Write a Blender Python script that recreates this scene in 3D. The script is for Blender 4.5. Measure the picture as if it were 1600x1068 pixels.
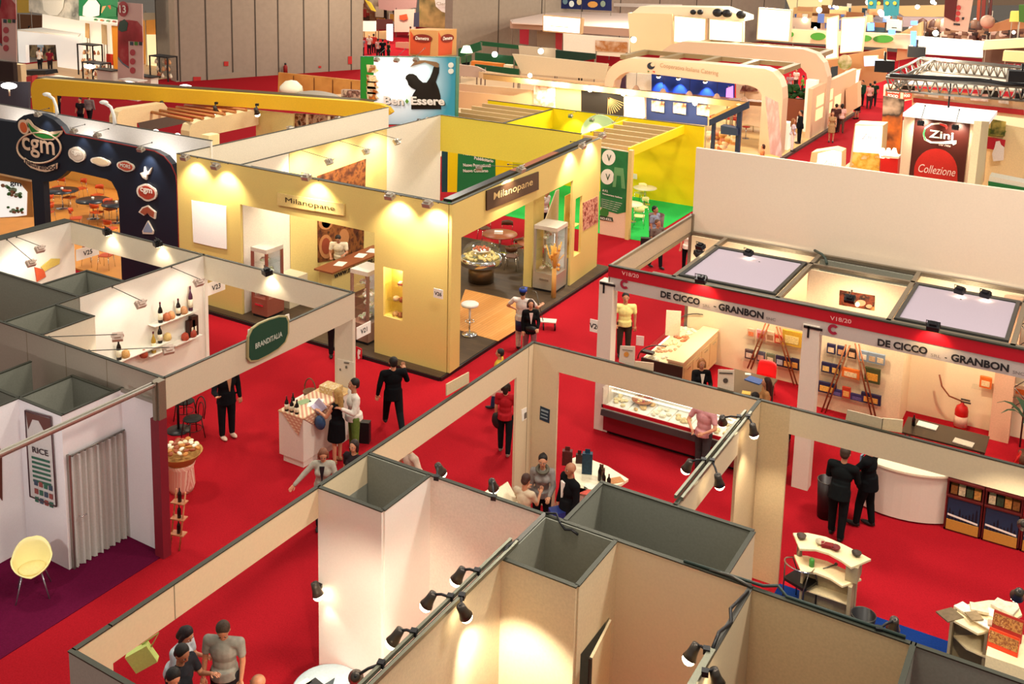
import bpy,bmesh,math,random
from mathutils import Vector,Matrix,Quaternion
random.seed(7)
SC=bpy.context.scene
COL=SC.collection
for _o in list(bpy.data.objects):
 bpy.data.objects.remove(_o)

# ---------------------------------------------------------------- camera
CAM_H=11.5
PITCH,ROLL,YAW=math.radians(80.53866),math.radians(1.36016),math.radians(30.45748)
FPX,PPX,PPY=1605.458,800.0,156.389          # focal length and principal point, 1600x1068 frame
CR=Matrix.Rotation(YAW,3,'Z') @ Matrix.Rotation(PITCH,3,'X') @ Matrix.Rotation(ROLL,3,'Z')
cam_d=bpy.data.cameras.new('camera')
cam_d.sensor_fit='HORIZONTAL'
cam_d.sensor_width=36.0
cam_d.lens=FPX*36.0/1600.0
cam_d.shift_x=(800.0-PPX) /1600.0
cam_d.shift_y=-(534.0-PPY) /1600.0
cam_d.clip_end=600
cam_d.clip_start=0.2
cam=bpy.data.objects.new('camera',cam_d)
cam.matrix_world=Matrix.Translation((0,0,CAM_H)) @ CR.to_4x4()
COL.objects.link(cam)
SC.camera=cam

# ---------------------------------------------------------------- light of the hall, exposure
SC.view_settings.view_transform='Standard'
SC.view_settings.look='None'
SC.view_settings.gamma=1.0
SC.view_settings.use_curve_mapping=False
SC.view_settings.exposure=0.30
wd=bpy.data.worlds.new('hall_ambient')
SC.world=wd
wd.use_nodes=True
wd.node_tree.nodes['Background'].inputs[0].default_value=(1.0,0.92,0.82,1)
wd.node_tree.nodes['Background'].inputs[1].default_value=0.36

def area_lamp(name,loc,size,energy,color):
 d=bpy.data.lights.new(name,'AREA')
 d.shape='DISK';d.size=size;d.energy=energy;d.color=color
 o=bpy.data.objects.new(name,d);o.location=loc
 COL.objects.link(o)
 return o
# hall lamps hanging under the roof, far above the stands
for _lx,_ly,_e in ((-22,12,1500),(-4,10,1500),(-12,26,2000),(-30,30,2500),(2,18,2600),(-14,48,3600),
      (-38,55,3200),(4,60,5000),(-20,80,6500),(-60,75,4200),(10,95,8000)):
 area_lamp('hall_lamp',(_lx,_ly,16),2.5,_e*0.62,(1.0,0.90,0.76))

# ---------------------------------------------------------------- picture geometry: a pixel of the photograph to a point of the place
def ray(x,y):
 return CR @ Vector(((x-PPX) /FPX,-(y-PPY) /FPX,-1.0))
def PZ(x,y,z=0.0):
 d=ray(x,y);t=(z-CAM_H) /d.z
 return Vector((d.x*t,d.y*t,z))
def PY(x,y,Y):
 d=ray(x,y);t=Y/d.y
 return Vector((d.x*t,Y,CAM_H+d.z*t))
def PX(x,y,X):
 d=ray(x,y);t=X/d.x
 return Vector((X,d.y*t,CAM_H+d.z*t))
def PD(x,y,p):                                   # height on the vertical through ground point p
 d=ray(x,y);t=(d.x*p[0] +d.y*p[1]) /(d.x ** 2+d.y ** 2)
 return CAM_H+d.z*t

# ---------------------------------------------------------------- materials
def lin(c):
 if isinstance(c,str):
  c=tuple(int(c[i:i+2],16) /255 for i in (0,2,4))
 return tuple((v/12.92 if v <= 0.04045 else ((v+0.055) /1.055) ** 2.4) for v in c)
MC={}
def mat(name,col,rough=0.6,metal=0.0,var=0.06,scale=30.0,bump=0.0,spec=0.35,emit=None,es=0.0,trans=0.0,alpha=1.0):
 if name in MC:return MC[name]
 m=bpy.data.materials.new(name);m.use_nodes=True
 nt=m.node_tree;b=nt.nodes['Principled BSDF']
 c=lin(col)
 b.inputs['Roughness'].default_value=rough
 b.inputs['Metallic'].default_value=metal
 b.inputs['Specular IOR Level'].default_value=spec
 b.inputs['Base Color'].default_value=(*c,1)
 if var>0 or bump>0:
  tc=nt.nodes.new('ShaderNodeTexCoord');nz=nt.nodes.new('ShaderNodeTexNoise')
  nz.inputs['Scale'].default_value=scale;nz.inputs['Detail'].default_value=3
  nt.links.new(tc.outputs['Object'],nz.inputs['Vector'])
  if var>0:
   rp=nt.nodes.new('ShaderNodeValToRGB')
   rp.color_ramp.elements[0].position=0.3;rp.color_ramp.elements[1].position=0.7
   rp.color_ramp.elements[0].color=(*[v*(1-var) for v in c],1)
   rp.color_ramp.elements[1].color=(*[min(1,v*(1+var)) for v in c],1)
   nt.links.new(nz.outputs['Fac'],rp.inputs['Fac'])
   nt.links.new(rp.outputs['Color'],b.inputs['Base Color'])
  if bump>0:
   bp=nt.nodes.new('ShaderNodeBump');bp.inputs['Strength'].default_value=bump
   bp.inputs['Distance'].default_value=0.01
   nt.links.new(nz.outputs['Fac'],bp.inputs['Height']);nt.links.new(bp.outputs['Normal'],b.inputs['Normal'])
 if emit is not None:
  b.inputs['Emission Color'].default_value=(*lin(emit),1)
  b.inputs['Emission Strength'].default_value=es
 if trans>0:b.inputs['Transmission Weight'].default_value=trans
 if alpha<1:b.inputs['Alpha'].default_value=alpha
 MC[name] =m
 return m
def ramp_mat(name,cols,kind='noise',scale=5.0,rough=0.6,stretch=(1,1,1),bump=0.0,detail=4,metal=0.0):
 """procedural picture-like pattern: a ramp of several colours over noise, voronoi or waves"""
 if name in MC:return MC[name]
 m=bpy.data.materials.new(name);m.use_nodes=True
 nt=m.node_tree;b=nt.nodes['Principled BSDF']
 b.inputs['Roughness'].default_value=rough;b.inputs['Specular IOR Level'].default_value=0.3
 b.inputs['Metallic'].default_value=metal
 tc=nt.nodes.new('ShaderNodeTexCoord');mp=nt.nodes.new('ShaderNodeMapping')
 mp.inputs['Scale'].default_value=stretch
 nt.links.new(tc.outputs['Object'],mp.inputs['Vector'])
 if kind=='voronoi':
  n=nt.nodes.new('ShaderNodeTexVoronoi');n.inputs['Scale'].default_value=scale
  sp=nt.nodes.new('ShaderNodeSeparateColor');nt.links.new(n.outputs['Color'],sp.inputs[0]);out=sp.outputs[0]
 elif kind=='wave':
  n=nt.nodes.new('ShaderNodeTexWave');n.inputs['Scale'].default_value=scale
  n.inputs['Distortion'].default_value=1.2;out=n.outputs['Fac']
 else:
  n=nt.nodes.new('ShaderNodeTexNoise');n.inputs['Scale'].default_value=scale
  n.inputs['Detail'].default_value=detail;out=n.outputs['Fac']
 nt.links.new(mp.outputs['Vector'],n.inputs['Vector'])
 rp=nt.nodes.new('ShaderNodeValToRGB');e=rp.color_ramp.elements
 lo,hi=(0.3,0.7) if kind=='noise' else (0.0,1.0)
 k=len(cols)
 while len(e) <k:e.new(0.5)
 for i,cc in enumerate(cols):
  e[i].position=lo+(hi-lo) *i/max(1,k-1);e[i].color=(*lin(cc),1)
 if kind=='voronoi':rp.color_ramp.interpolation='CONSTANT'
 nt.links.new(out,rp.inputs['Fac']);nt.links.new(rp.outputs['Color'],b.inputs['Base Color'])
 if bump>0:
  bp=nt.nodes.new('ShaderNodeBump');bp.inputs['Strength'].default_value=bump;bp.inputs['Distance'].default_value=0.01
  nt.links.new(out,bp.inputs['Height']);nt.links.new(bp.outputs['Normal'],b.inputs['Normal'])
 MC[name] =m
 return m
def glass(name='clear_glass',col='fbfdfc',alpha=0.09):
 if name in MC:return MC[name]
 m=bpy.data.materials.new(name);m.use_nodes=True;nt=m.node_tree
 for n in list(nt.nodes):nt.nodes.remove(n)
 o=nt.nodes.new('ShaderNodeOutputMaterial');mx=nt.nodes.new('ShaderNodeMixShader')
 t=nt.nodes.new('ShaderNodeBsdfTransparent');g=nt.nodes.new('ShaderNodeBsdfGlossy')
 t.inputs[0].default_value=(*lin(col),1);g.inputs[0].default_value=(0.9,0.9,0.9,1);g.inputs[1].default_value=0.05
 mx.inputs[0].default_value=alpha
 nt.links.new(t.outputs[0],mx.inputs[1]);nt.links.new(g.outputs[0],mx.inputs[2]);nt.links.new(mx.outputs[0],o.inputs[0])
 MC[name] =m
 return m
def planks(name,c1,c2,ang=0.0,w=0.12,L=1.4,rough=0.5):
 if name in MC:return MC[name]
 m=bpy.data.materials.new(name);m.use_nodes=True;nt=m.node_tree;b=nt.nodes['Principled BSDF']
 b.inputs['Roughness'].default_value=rough;b.inputs['Specular IOR Level'].default_value=0.3
 tc=nt.nodes.new('ShaderNodeTexCoord');mp=nt.nodes.new('ShaderNodeMapping');mp.inputs['Rotation'].default_value=(0,0,ang)
 br=nt.nodes.new('ShaderNodeTexBrick');br.inputs['Scale'].default_value=1.0
 br.inputs['Brick Width'].default_value=L;br.inputs['Row Height'].default_value=w;br.inputs['Mortar Size'].default_value=0.004
 br.inputs['Color1'].default_value=(*lin(c1),1);br.inputs['Color2'].default_value=(*lin(c2),1)
 br.inputs['Mortar'].default_value=(*[v*0.45 for v in lin(c1)],1)
 nt.links.new(tc.outputs['Object'],mp.inputs['Vector']);nt.links.new(mp.outputs['Vector'],br.inputs['Vector'])
 nt.links.new(br.outputs['Color'],b.inputs['Base Color'])
 MC[name] =m
 return m

# ---------------------------------------------------------------- mesh builder
WL={}                                            # world location of every root
def orth(n):
 n=Vector(n).normalized()
 a=Vector((0,0,1)) if abs(n.z) <0.9 else Vector((1,0,0))
 u=a.cross(n).normalized()
 return u,n.cross(u)
class MB:
 def __init__(s):
  s.v=[];s.f=[];s.m=[];s.sm=[]
 def add(s,vs,fs,m=0,smooth=False):
  b=len(s.v);s.v += [tuple(p) for p in vs]
  for f in fs:
   s.f.append(tuple(b+i for i in f));s.m.append(m);s.sm.append(smooth)
  return s
 def box(s,x0,x1,y0,y1,z0,z1,m=0):
  if x0>x1:x0,x1=x1,x0
  if y0>y1:y0,y1=y1,y0
  if z0>z1:z0,z1=z1,z0
  vs=[(x,y,z) for z in (z0,z1) for y in (y0,y1) for x in (x0,x1)]
  return s.add(vs,[(0,2,3,1),(4,5,7,6),(0,1,5,4),(2,6,7,3),(0,4,6,2),(1,3,7,5)],m)
 def obox(s,c,size,rot=0.0,m=0,bev=0.0):
  R=Matrix.Rotation(rot,3,'Z') if not isinstance(rot,Matrix) else rot
  hx,hy,hz=size[0] /2,size[1] /2,size[2] /2
  c=Vector(c)
  vs=[c+R @ Vector((x,y,z)) for z in (-hz,hz) for y in (-hy,hy) for x in (-hx,hx)]
  return s.add(vs,[(0,2,3,1),(4,5,7,6),(0,1,5,4),(2,6,7,3),(0,4,6,2),(1,3,7,5)],m)
 def cyl(s,p0,p1,r0,r1=None,n=12,m=0,smooth=True):
  r1=r0 if r1 is None else r1
  p0=Vector(p0);p1=Vector(p1);u,w=orth(p1-p0)
  vs=[]
  for p,r in ((p0,r0),(p1,r1)):
   for i in range(n):
    a=2*math.pi*i/n
    vs.append(p+(u*math.cos(a) +w*math.sin(a)) *r)
  s.add(vs,[(i,(i+1) % n,n+(i+1) % n,n+i) for i in range(n)],m,smooth)
  b=len(s.v) -2*n
  s.f.append(tuple(b+i for i in reversed(range(n))));s.m.append(m);s.sm.append(False)
  s.f.append(tuple(b+n+i for i in range(n)));s.m.append(m);s.sm.append(False)
  return s
 def tube(s,pts,r,n=8,m=0,closed=False):
  pts=[Vector(p) for p in pts];k=len(pts);vs=[]
  pu=None
  for i,p in enumerate(pts):
   if closed:d=pts[(i+1) % k] -pts[i-1]
   else:d=pts[min(k-1,i+1)] -pts[max(0,i-1)]
   d.normalize()
   if pu is None:u,w=orth(d)
   else:
    u=(pu-d*pu.dot(d));u=u.normalized() if u.length>1e-6 else orth(d)[0]
    w=d.cross(u)
   pu=u
   rr=r[i] if isinstance(r,(list,tuple)) else r
   for j in range(n):
    a=2*math.pi*j/n
    vs.append(p+(u*math.cos(a) +w*math.sin(a)) *rr)
  fs=[]
  for i in range(k if closed else k-1):
   a=i*n;b=((i+1) % k) *n
   fs += [(a+j,a+(j+1) % n,b+(j+1) % n,b+j) for j in range(n)]
  s.add(vs,fs,m,True)
  if not closed:
   b0=len(s.v) -k*n
   s.f.append(tuple(b0+i for i in reversed(range(n))));s.m.append(m);s.sm.append(False)
   s.f.append(tuple(len(s.v) -n+i for i in range(n)));s.m.append(m);s.sm.append(False)
  return s
 def lathe(s,c,prof,n=20,m=0,smooth=True):
  c=Vector(c);vs=[]
  for r,z in prof:
   for j in range(n):
    a=2*math.pi*j/n
    vs.append(c+Vector((r*math.cos(a),r*math.sin(a),z)))
  fs=[]
  for i in range(len(prof) -1):
   fs += [(i*n+j,i*n+(j+1) % n,(i+1) *n+(j+1) % n,(i+1) *n+j) for j in range(n)]
  s.add(vs,fs,m,smooth)
  b0=len(s.v) -len(vs)
  if prof[0][0] >1e-5:s.f.append(tuple(b0+j for j in reversed(range(n))));s.m.append(m);s.sm.append(False)
  if prof[-1][0] >1e-5:s.f.append(tuple(len(s.v) -n+j for j in range(n)));s.m.append(m);s.sm.append(False)
  return s
 def ball(s,c,r,R=None,n=10,k=7,m=0):
  c=Vector(c);r=(r,r,r) if not isinstance(r,(tuple,list)) else r
  vs=[Vector((0,0,-r[2]))];
  for i in range(1,k):
   t=-math.pi/2+math.pi*i/k
   for j in range(n):
    a=2*math.pi*j/n
    vs.append(Vector((r[0] *math.cos(t) *math.cos(a),r[1] *math.cos(t) *math.sin(a),r[2] *math.sin(t))))
  vs.append(Vector((0,0,r[2])))
  fs=[(0,1+(j+1) % n,1+j) for j in range(n)]
  for i in range(k-2):
   a=1+i*n;b=a+n
   fs += [(a+j,a+(j+1) % n,b+(j+1) % n,b+j) for j in range(n)]
  a=1+(k-2) *n
  fs += [(a+j,a+(j+1) % n,len(vs) -1) for j in range(n)]
  if R is not None:vs=[R @ p for p in vs]
  return s.add([c+p for p in vs],fs,m,True)
 def limb(s,p0,p1,r0,r1,n=12):
  s.cyl(p0,p1,r0,r1,n);s.ball(p0,r0,n=n);s.ball(p1,r1,n=n);return s
 def prism(s,pts,off,m=0):
  """closed outline of 3-D points given thickness by the vector off"""
  pts=[Vector(p) for p in pts];off=Vector(off);n=len(pts)
  vs=pts+[p+off for p in pts]
  nrm=Vector((0,0,0))
  for i in range(n):nrm += pts[i].cross(pts[(i+1) % n])
  front=tuple(range(n)) if nrm.dot(off) <0 else tuple(reversed(range(n)))
  back=tuple(n+i for i in reversed(front))
  fs=[front,back] +[(i,(i+1) % n,n+(i+1) % n,n+i) if nrm.dot(off) >0 else ((i+1) % n,i,n+i,n+(i+1) % n) for i in range(n)]
  return s.add(vs,fs,m)
 # outlines read off the photograph, laid on a plane of the place
 def py(s,Y,pts,t=0.03,m=0):return s.prism([PY(x,y,Y) for x,y in pts],(0,t,0),m)
 def px(s,X,pts,t=0.03,m=0):return s.prism([PX(x,y,X) for x,y in pts],(-t,0,0),m)
 def pz(s,Z,pts,t=0.03,m=0):return s.prism([PZ(x,y,Z) for x,y in pts],(0,0,-t),m)
 def merge(s,o,m=None):
  b=len(s.v);s.v += o.v
  for f,mm,sm in zip(o.f,o.m,o.sm):
   s.f.append(tuple(b+i for i in f));s.m.append(mm if m is None else m);s.sm.append(sm)
  return s
 def xf(s,M):
  s.v=[tuple(M @ Vector(p)) for p in s.v];return s
 def mesh(s,name,mats,origin):
  me=bpy.data.meshes.new(name)
  me.from_pydata([(p[0] -origin[0],p[1] -origin[1],p[2] -origin[2]) for p in s.v],[],s.f)
  if not isinstance(mats,(list,tuple)):mats=[mats]
  for mm in mats:me.materials.append(mm)
  me.polygons.foreach_set('material_index',s.m)
  me.polygons.foreach_set('use_smooth',s.sm)
  me.update()
  return me
 def part(s,name,mats,parent,label=None,kind=None):
  o=bpy.data.objects.new(name,s.mesh(name,mats,WL[parent.name]))
  COL.objects.link(o);o.parent=parent;WL[o.name] =WL[parent.name]
  if label:o['label'] =label
  if kind:o['kind'] =kind
  return o
 def solo(s,name,mats,label=None,cat=None,group=None,kind=None):
  xs=[p[0] for p in s.v];ys=[p[1] for p in s.v];zs=[p[2] for p in s.v]
  org=((min(xs) +max(xs)) /2,(min(ys) +max(ys)) /2,min(zs))
  o=bpy.data.objects.new(name,s.mesh(name,mats,org))
  COL.objects.link(o);o.location=org;WL[o.name] =Vector(org)
  tagit(o,label,cat,group,kind)
  return o
def tagit(o,label=None,cat=None,group=None,kind=None):
 if label:o['label'] =label
 if cat:o['category'] =cat
 if group:o['group'] =group
 if kind:o['kind'] =kind
 return o
def thing(name,label,cat,loc,group=None,rz=0.0):
 o=bpy.data.objects.new(name,None);COL.objects.link(o)
 o.empty_display_size=0.1
 o.location=loc;WL[o.name] =Vector(loc)
 return tagit(o,label,cat,group)
def kids(o):return [c for c in bpy.data.objects if c.parent==o]
def dup(root,loc,rz=0.0,label=None,group=None,sc=None):
 r=root.copy();COL.objects.link(r);r.location=loc;r.rotation_euler=(0,0,rz)
 if sc:r.scale=(sc,sc,sc)
 if label:r['label'] =label
 if group:r['group'] =group
 def rec(a,b):
  for ch in CH.get(a.name,[]):
   c=ch.copy();COL.objects.link(c);c.parent=b;rec(ch,c)
 rec(root,r)
 return r
CH={}
def snapshot():
 CH.clear()
 for o in bpy.data.objects:
  if o.parent:CH.setdefault(o.parent.name,[]).append(o)
_TX={}
def text(s,size=1.0,bold=0.0,shear=0.0,spacing=1.0):
 key=(s,bold,shear,spacing)
 if key not in _TX:
  cu=bpy.data.curves.new('t','FONT');cu.body=s;cu.size=1.0;cu.offset=bold;cu.shear=shear
  cu.space_character=spacing;cu.resolution_u=3
  ob=bpy.data.objects.new('t',cu);COL.objects.link(ob)
  dg=bpy.context.evaluated_depsgraph_get();me=ob.evaluated_get(dg).to_mesh()
  vs=[v.co.copy() for v in me.vertices];fs=[tuple(p.vertices) for p in me.polygons]
  ob.evaluated_get(dg).to_mesh_clear()
  bpy.data.objects.remove(ob);bpy.data.curves.remove(cu)
  _TX[key] =(vs,fs)
 return _TX[key]
def put_text(mb,s,o,u,v,width=None,height=None,bold=0.012,shear=0.0,m=0,lift=0.004,center=False,spacing=1.0,warp=None):
 """lettering laid on a plane: o lower-left corner, u along, v up (unit vectors); width and height in metres"""
 vs,fs=text(s,1.0,bold,shear,spacing)
 if not vs:return
 x0=min(p.x for p in vs);x1=max(p.x for p in vs);y0=min(p.y for p in vs);y1=max(p.y for p in vs)
 sx=(width/(x1-x0)) if width else None;sy=(height/(y1-y0)) if height else None
 sx=sx or sy;sy=sy or sx
 u=Vector(u).normalized();v=Vector(v).normalized();n=u.cross(v)
 out=[]
 for p in vs:
  a=(p.x-x0) *sx;b=(p.y-y0) *sy
  if center:a -= (x1-x0) *sx/2
  if warp:a,b=warp(a,b,(x1-x0) *sx,(y1-y0) *sy)
  out.append(Vector(o) +u*a+v*b+n*lift)
 mb.add(out,fs,m)
def text_px(mb,s,plane,c,p0,p1,h_px,**kw):
 """lettering between two photograph points of its baseline on the plane X, Y or Z = c, h_px tall in the photograph"""
 F={'X':PX,'Y':PY,'Z':PZ}[plane]
 a=F(*p0,c);b=F(*p1,c);t=F(p0[0],p0[1] -h_px,c)
 u=(b-a);w=u.length;u.normalize()
 v=(t-a);v=v-u*v.dot(u);h=v.length
 put_text(mb,s,a,u,v,width=w,height=h,**kw)
def ellipse(cx,cy,rx,ry,n=20,a0=0.0,rot=0.0):
 cr,sr=math.cos(rot),math.sin(rot);out=[]
 for i in range(n):
  a=a0+2*math.pi*i/n;x=rx*math.cos(a);y=ry*math.sin(a)
  out.append((cx+x*cr-y*sr,cy+x*sr+y*cr))
 return out
def round_poly(pts,rads,k=5):
 """2-D polygon with rounded corners"""
 out=[];n=len(pts)
 for i in range(n):
  p=Vector(pts[i]);a=Vector(pts[i-1]) -p;b=Vector(pts[(i+1) % n]) -p
  r=rads[i] if isinstance(rads,(list,tuple)) else rads
  if r <= 0:out.append(tuple(p));continue
  a.normalize();b.normalize();A=p+a*r;B=p+b*r
  for j in range(k+1):
   t=j/k
   out.append(tuple(A*(1-t) ** 2+p*2*t*(1-t) +B*t*t))
 return out
XV,YV,ZV=Vector((1,0,0)),Vector((0,1,0)),Vector((0,0,1))

# common materials
WHITE=mat('white_laminate','e6ddd0',0.55,var=0.03)
CREAM=mat('cream_laminate','ead9bb',0.55,var=0.03)
GREYIN=mat('grey_unfinished_board','8a8b7f',0.8,var=0.06)
ALU=mat('brushed_aluminium','9a958c',0.35,0.85,var=0.05,scale=60)
DKALU=mat('dark_aluminium','5d5b55',0.4,0.7,var=0.05)
BLACK=mat('black_plastic','17161a',0.4,var=0.0)
CHROME=mat('polished_chrome','d8d8d8',0.12,1.0,var=0.0)
REDC=mat('red_carpet_pile','9a1620',0.95,var=0.13,scale=40,bump=0.3,spec=0.05)
YEL=mat('yellow_painted_board','d8c072',0.6,var=0.03)
BYEL=mat('bright_yellow_board','f6d90c',0.6,var=0.03)
GLASS=glass()

# ================================================================ floor and hall walls
def slab(name,x0,x1,y0,y1,z0,z1,m,label=None,cat=None,kind='structure',group=None):
 return MB().box(x0,x1,y0,y1,z0,z1).solo(name,m,label,cat,group,kind)
FLOORG=mat('hall_concrete','8f857a',0.8,var=0.05,scale=2)
slab('floor',-140,90,-5,260,-0.3,-0.02,FLOORG)
slab('floor',-34,12,3,110,-0.02,0.0,REDC).data.materials[0] =REDC
slab('floor',-75,-34,22,110,-0.02,0.0,REDC)
def carpet(name,x0,x1,y0,y1,m,label,z=0.012):
 return slab(name,x0,x1,y0,y1,0.0,z,m,label,'carpet',kind=None)
PURP=mat('maroon_carpet_pile','5a0f30',0.95,var=0.12,scale=40,bump=0.3,spec=0.05)
GRNC=mat('green_carpet_pile','2fae4c',0.95,var=0.12,scale=40,bump=0.3,spec=0.05)
BLUC=mat('blue_carpet_pile','14306e',0.95,var=0.12,scale=40,bump=0.3,spec=0.05)
carpet('stand_carpet',-24,-14.07,4,11.82,PURP,'dark maroon carpet of the front left stand with the cream chair')
carpet('stand_carpet',-24,-14.57,34.75,44.5,GRNC,'bright green carpet of the yellow walled stand')
carpet('stand_carpet',-4.2,6,11.76,17.04,BLUC,'dark blue carpet behind the curved desks at lower right')
# the great partition between the halls, with its open passage
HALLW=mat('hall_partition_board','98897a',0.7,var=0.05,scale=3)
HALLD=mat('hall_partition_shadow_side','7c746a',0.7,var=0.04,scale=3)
SEAM=mat('partition_seam','4a423a',0.8,var=0)
def hall_wall(name,p0,p1,h,th,seams,m=HALLW):
 p0=Vector((p0[0],p0[1],0));p1=Vector((p1[0],p1[1],0));d=(p1-p0).normalized();n=Vector((d.y,-d.x,0))
 if n.y>0:n=-n
 mb=MB();c=(p0+p1) /2;rz=math.atan2(d.y,d.x)
 mb.obox(c-n*th/2+Vector((0,0,h/2)),((p1-p0).length,th,h),rz)
 for s in seams:
  q=p0+(p1-p0) *s
  mb.obox(q+n*0.01+Vector((0,0,h/2)),(0.09,0.04,h),rz,m=1)
 return mb.solo(name,[m,SEAM],kind='structure'),p0,d,n
hall_wall('wall_left',(-58.2,51.0),(-52.3,65.0),15,1.2,[0.02,0.15,0.28,0.40,0.52,0.66,0.80,0.93])
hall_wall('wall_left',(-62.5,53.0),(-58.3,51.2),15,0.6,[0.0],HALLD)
hall_wall('wall_back',(-49.0,73.0),(-32.0,113.5),15,1.2,[0.11,0.22,0.33,0.44,0.56,0.68,0.8,0.92])
# ================================================================ helpers for stands
RAIL=mat('wall_top_profile','3f4036',0.45,0.5,var=0.04)
def wall(name,label,x0,x1,y0,y1,z0,z1,m=CREAM,cat='wall panel',seams=(),openings=None,group=None,rail=True,edge=None):
 """a stand wall: board with joint lines, dark profile along its top"""
 t=thing(name,label,cat,((x0+x1) /2,(y0+y1) /2,z0),group)
 mb=MB()
 alongx=abs(x1-x0) >abs(y1-y0)
 if openings:
  # openings: list of (a0,a1,za,zb) cut from the board
  cuts=sorted(openings);lo,hi=(min(x0,x1),max(x0,x1)) if alongx else (min(y0,y1),max(y0,y1));a=lo
  def seg(a0,a1,za,zb):
   if a1-a0<1e-4 or zb-za<1e-4:return
   if alongx:mb.box(a0,a1,y0,y1,za,zb)
   else:mb.box(x0,x1,a0,a1,za,zb)
  for c0,c1,za,zb in cuts:
   seg(a,c0,z0,z1);seg(c0,c1,z0,za);seg(c0,c1,zb,z1);a=c1
  seg(a,hi,z0,z1)
 else:mb.box(x0,x1,y0,y1,z0,z1)
 for s in seams:
  if alongx:mb.box(s-0.006,s+0.006,min(y0,y1) -0.003,max(y0,y1) +0.003,z0,z1,m=1)
  else:mb.box(min(x0,x1) -0.003,max(x0,x1) +0.003,s-0.006,s+0.006,z0,z1,m=1)
 mb.part('board',[m,mat('board_joint','8b7a62',0.8,var=0)],t)
 if rail:
  g=0.008
  MB().box(min(x0,x1) -g,max(x0,x1) +g,min(y0,y1) -g,max(y0,y1) +g,z1,z1+0.018).part('top_profile',edge or RAIL,t)
 return t
LENS=mat('lit_lamp_lens','fff1d0',0.4,var=0,emit='ffe9bd',es=14.0)
WARM=(1.0,0.86,0.64)
def beam(parent,p,aim,e,col=WARM,size=75,blend=0.7,rad=0.04):
 d=bpy.data.lights.new('lamp_light','SPOT');d.energy=e;d.color=col;d.spot_size=math.radians(size)
 d.spot_blend=blend;d.shadow_soft_size=rad
 o=bpy.data.objects.new('lamp_light',d);COL.objects.link(o);o.parent=parent
 v=(Vector(aim) -Vector(p)).normalized()
 o.rotation_euler=v.to_track_quat('-Z','Y').to_euler()
 o.location=Vector(p) +v*0.05-WL[parent.name]
 return o
def flood(p,aim,label,e=60,m=None,arm=None,s=1.0,group=None,size=100,col=WARM):
 """box-shaped halogen floodlight: housing, glass, bracket and optional long arm; p = centre of the lens side"""
 p=Vector(p);v=(Vector(aim) -p).normalized();q=v.to_track_quat('-Z','Y').to_matrix()
 t=thing('halogen_floodlight',label,'spotlight',p,group)
 hm=m or mat('silver_lamp_housing','b5ada0',0.35,0.6,var=0.03)
 MB().obox(p-v*0.05*s,(0.19*s,0.15*s,0.09*s),q).obox(p-v*0.11*s,(0.11*s,0.09*s,0.05*s),q).part('housing',hm,t)
 MB().obox(p-v*0.002,(0.15*s,0.11*s,0.012),q).part('lens',LENS,kid(t))
 u=q @ Vector((1,0,0));c=p-v*0.06*s
 MB().tube([c+u*0.105*s,c+u*0.105*s-v*0.1*s,c-u*0.105*s-v*0.1*s,c-u*0.105*s],0.008*s,6).part('bracket',hm,t)
 if arm is not None:
  MB().tube([c-v*0.1*s,Vector(arm)],0.009,6).ball(arm,0.025).part('arm',DKALU,t)
 beam(t,p,aim,e,col,size)
 return t
def canlight(p,aim,label,e=45,base=None,group=None,s=1.35,col=WARM,size=80):
 """small flared spotlight with a glowing bulb on a short elbow"""
 p=Vector(p);v=(Vector(aim) -p).normalized()
 t=thing('clip_spotlight',label,'spotlight',p,group)
 hm=mat('graphite_lamp_housing','4b443e',0.35,0.6,var=0.03)
 q=v.to_track_quat('Z','Y').to_matrix()
 hb=MB().lathe((0,0,0),[(0.018*s,-0.15*s),(0.04*s,-0.145*s),(0.045*s,-0.09*s),(0.05*s,-0.05*s),(0.066*s,0),(0.06*s,0),(0.045*s,-0.04*s)],16)
 hb.v=[tuple(p+q @ Vector(x)) for x in hb.v]
 hb.part('housing',hm,t)
 bb=MB().ball((0,0,0.012*s),(0.06*s,0.06*s,0.05*s),n=12)
 bb.v=[tuple(p+q @ Vector(x)) for x in bb.v]
 bb.part('bulb',LENS,kid(t))
 if base is not None:
  base=Vector(base);k=p-v*0.13*s
  MB().tube([k,k.lerp(base,0.5) +Vector((0,0,0.02)),base],0.013*s,8).ball(k,0.024*s).part('elbow',BLACK,t)
  MB().obox(base,(0.06*s,0.06*s,0.05*s),0.3).part('clamp',BLACK,t)
 beam(t,p+v*0.08,aim,e*2.6,col,size)
 return t
def kid(t):return [o for o in COL.objects if o.parent==t][-1]
def picture(name,label,cat,plane,c,corners,m,t=0.02,blobs=(),frame=None,group=None):
 """flat printed panel from the four photographed corners on plane X or Y = c; blobs = [(material, [pixels])]"""
 mb=MB()
 f=mb.py if plane=='Y' else mb.px
 f(c,corners,t)
 mats=[m] if not isinstance(m,list) else list(m)
 for bm_,pts in blobs:
  if bm_ not in mats:mats.append(bm_)
  o=MB();g=o.py if plane=='Y' else o.px
  g(c,pts,0.004)
  k=0.004*(1+(len(mats) % 4)) +0.002
  o.v=[(x,y-k,z) if plane=='Y' else (x+k,y,z) for x,y,z in o.v]
  mb.merge(o,mats.index(bm_))
 return mb.solo(name,mats,label,cat,group)
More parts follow.
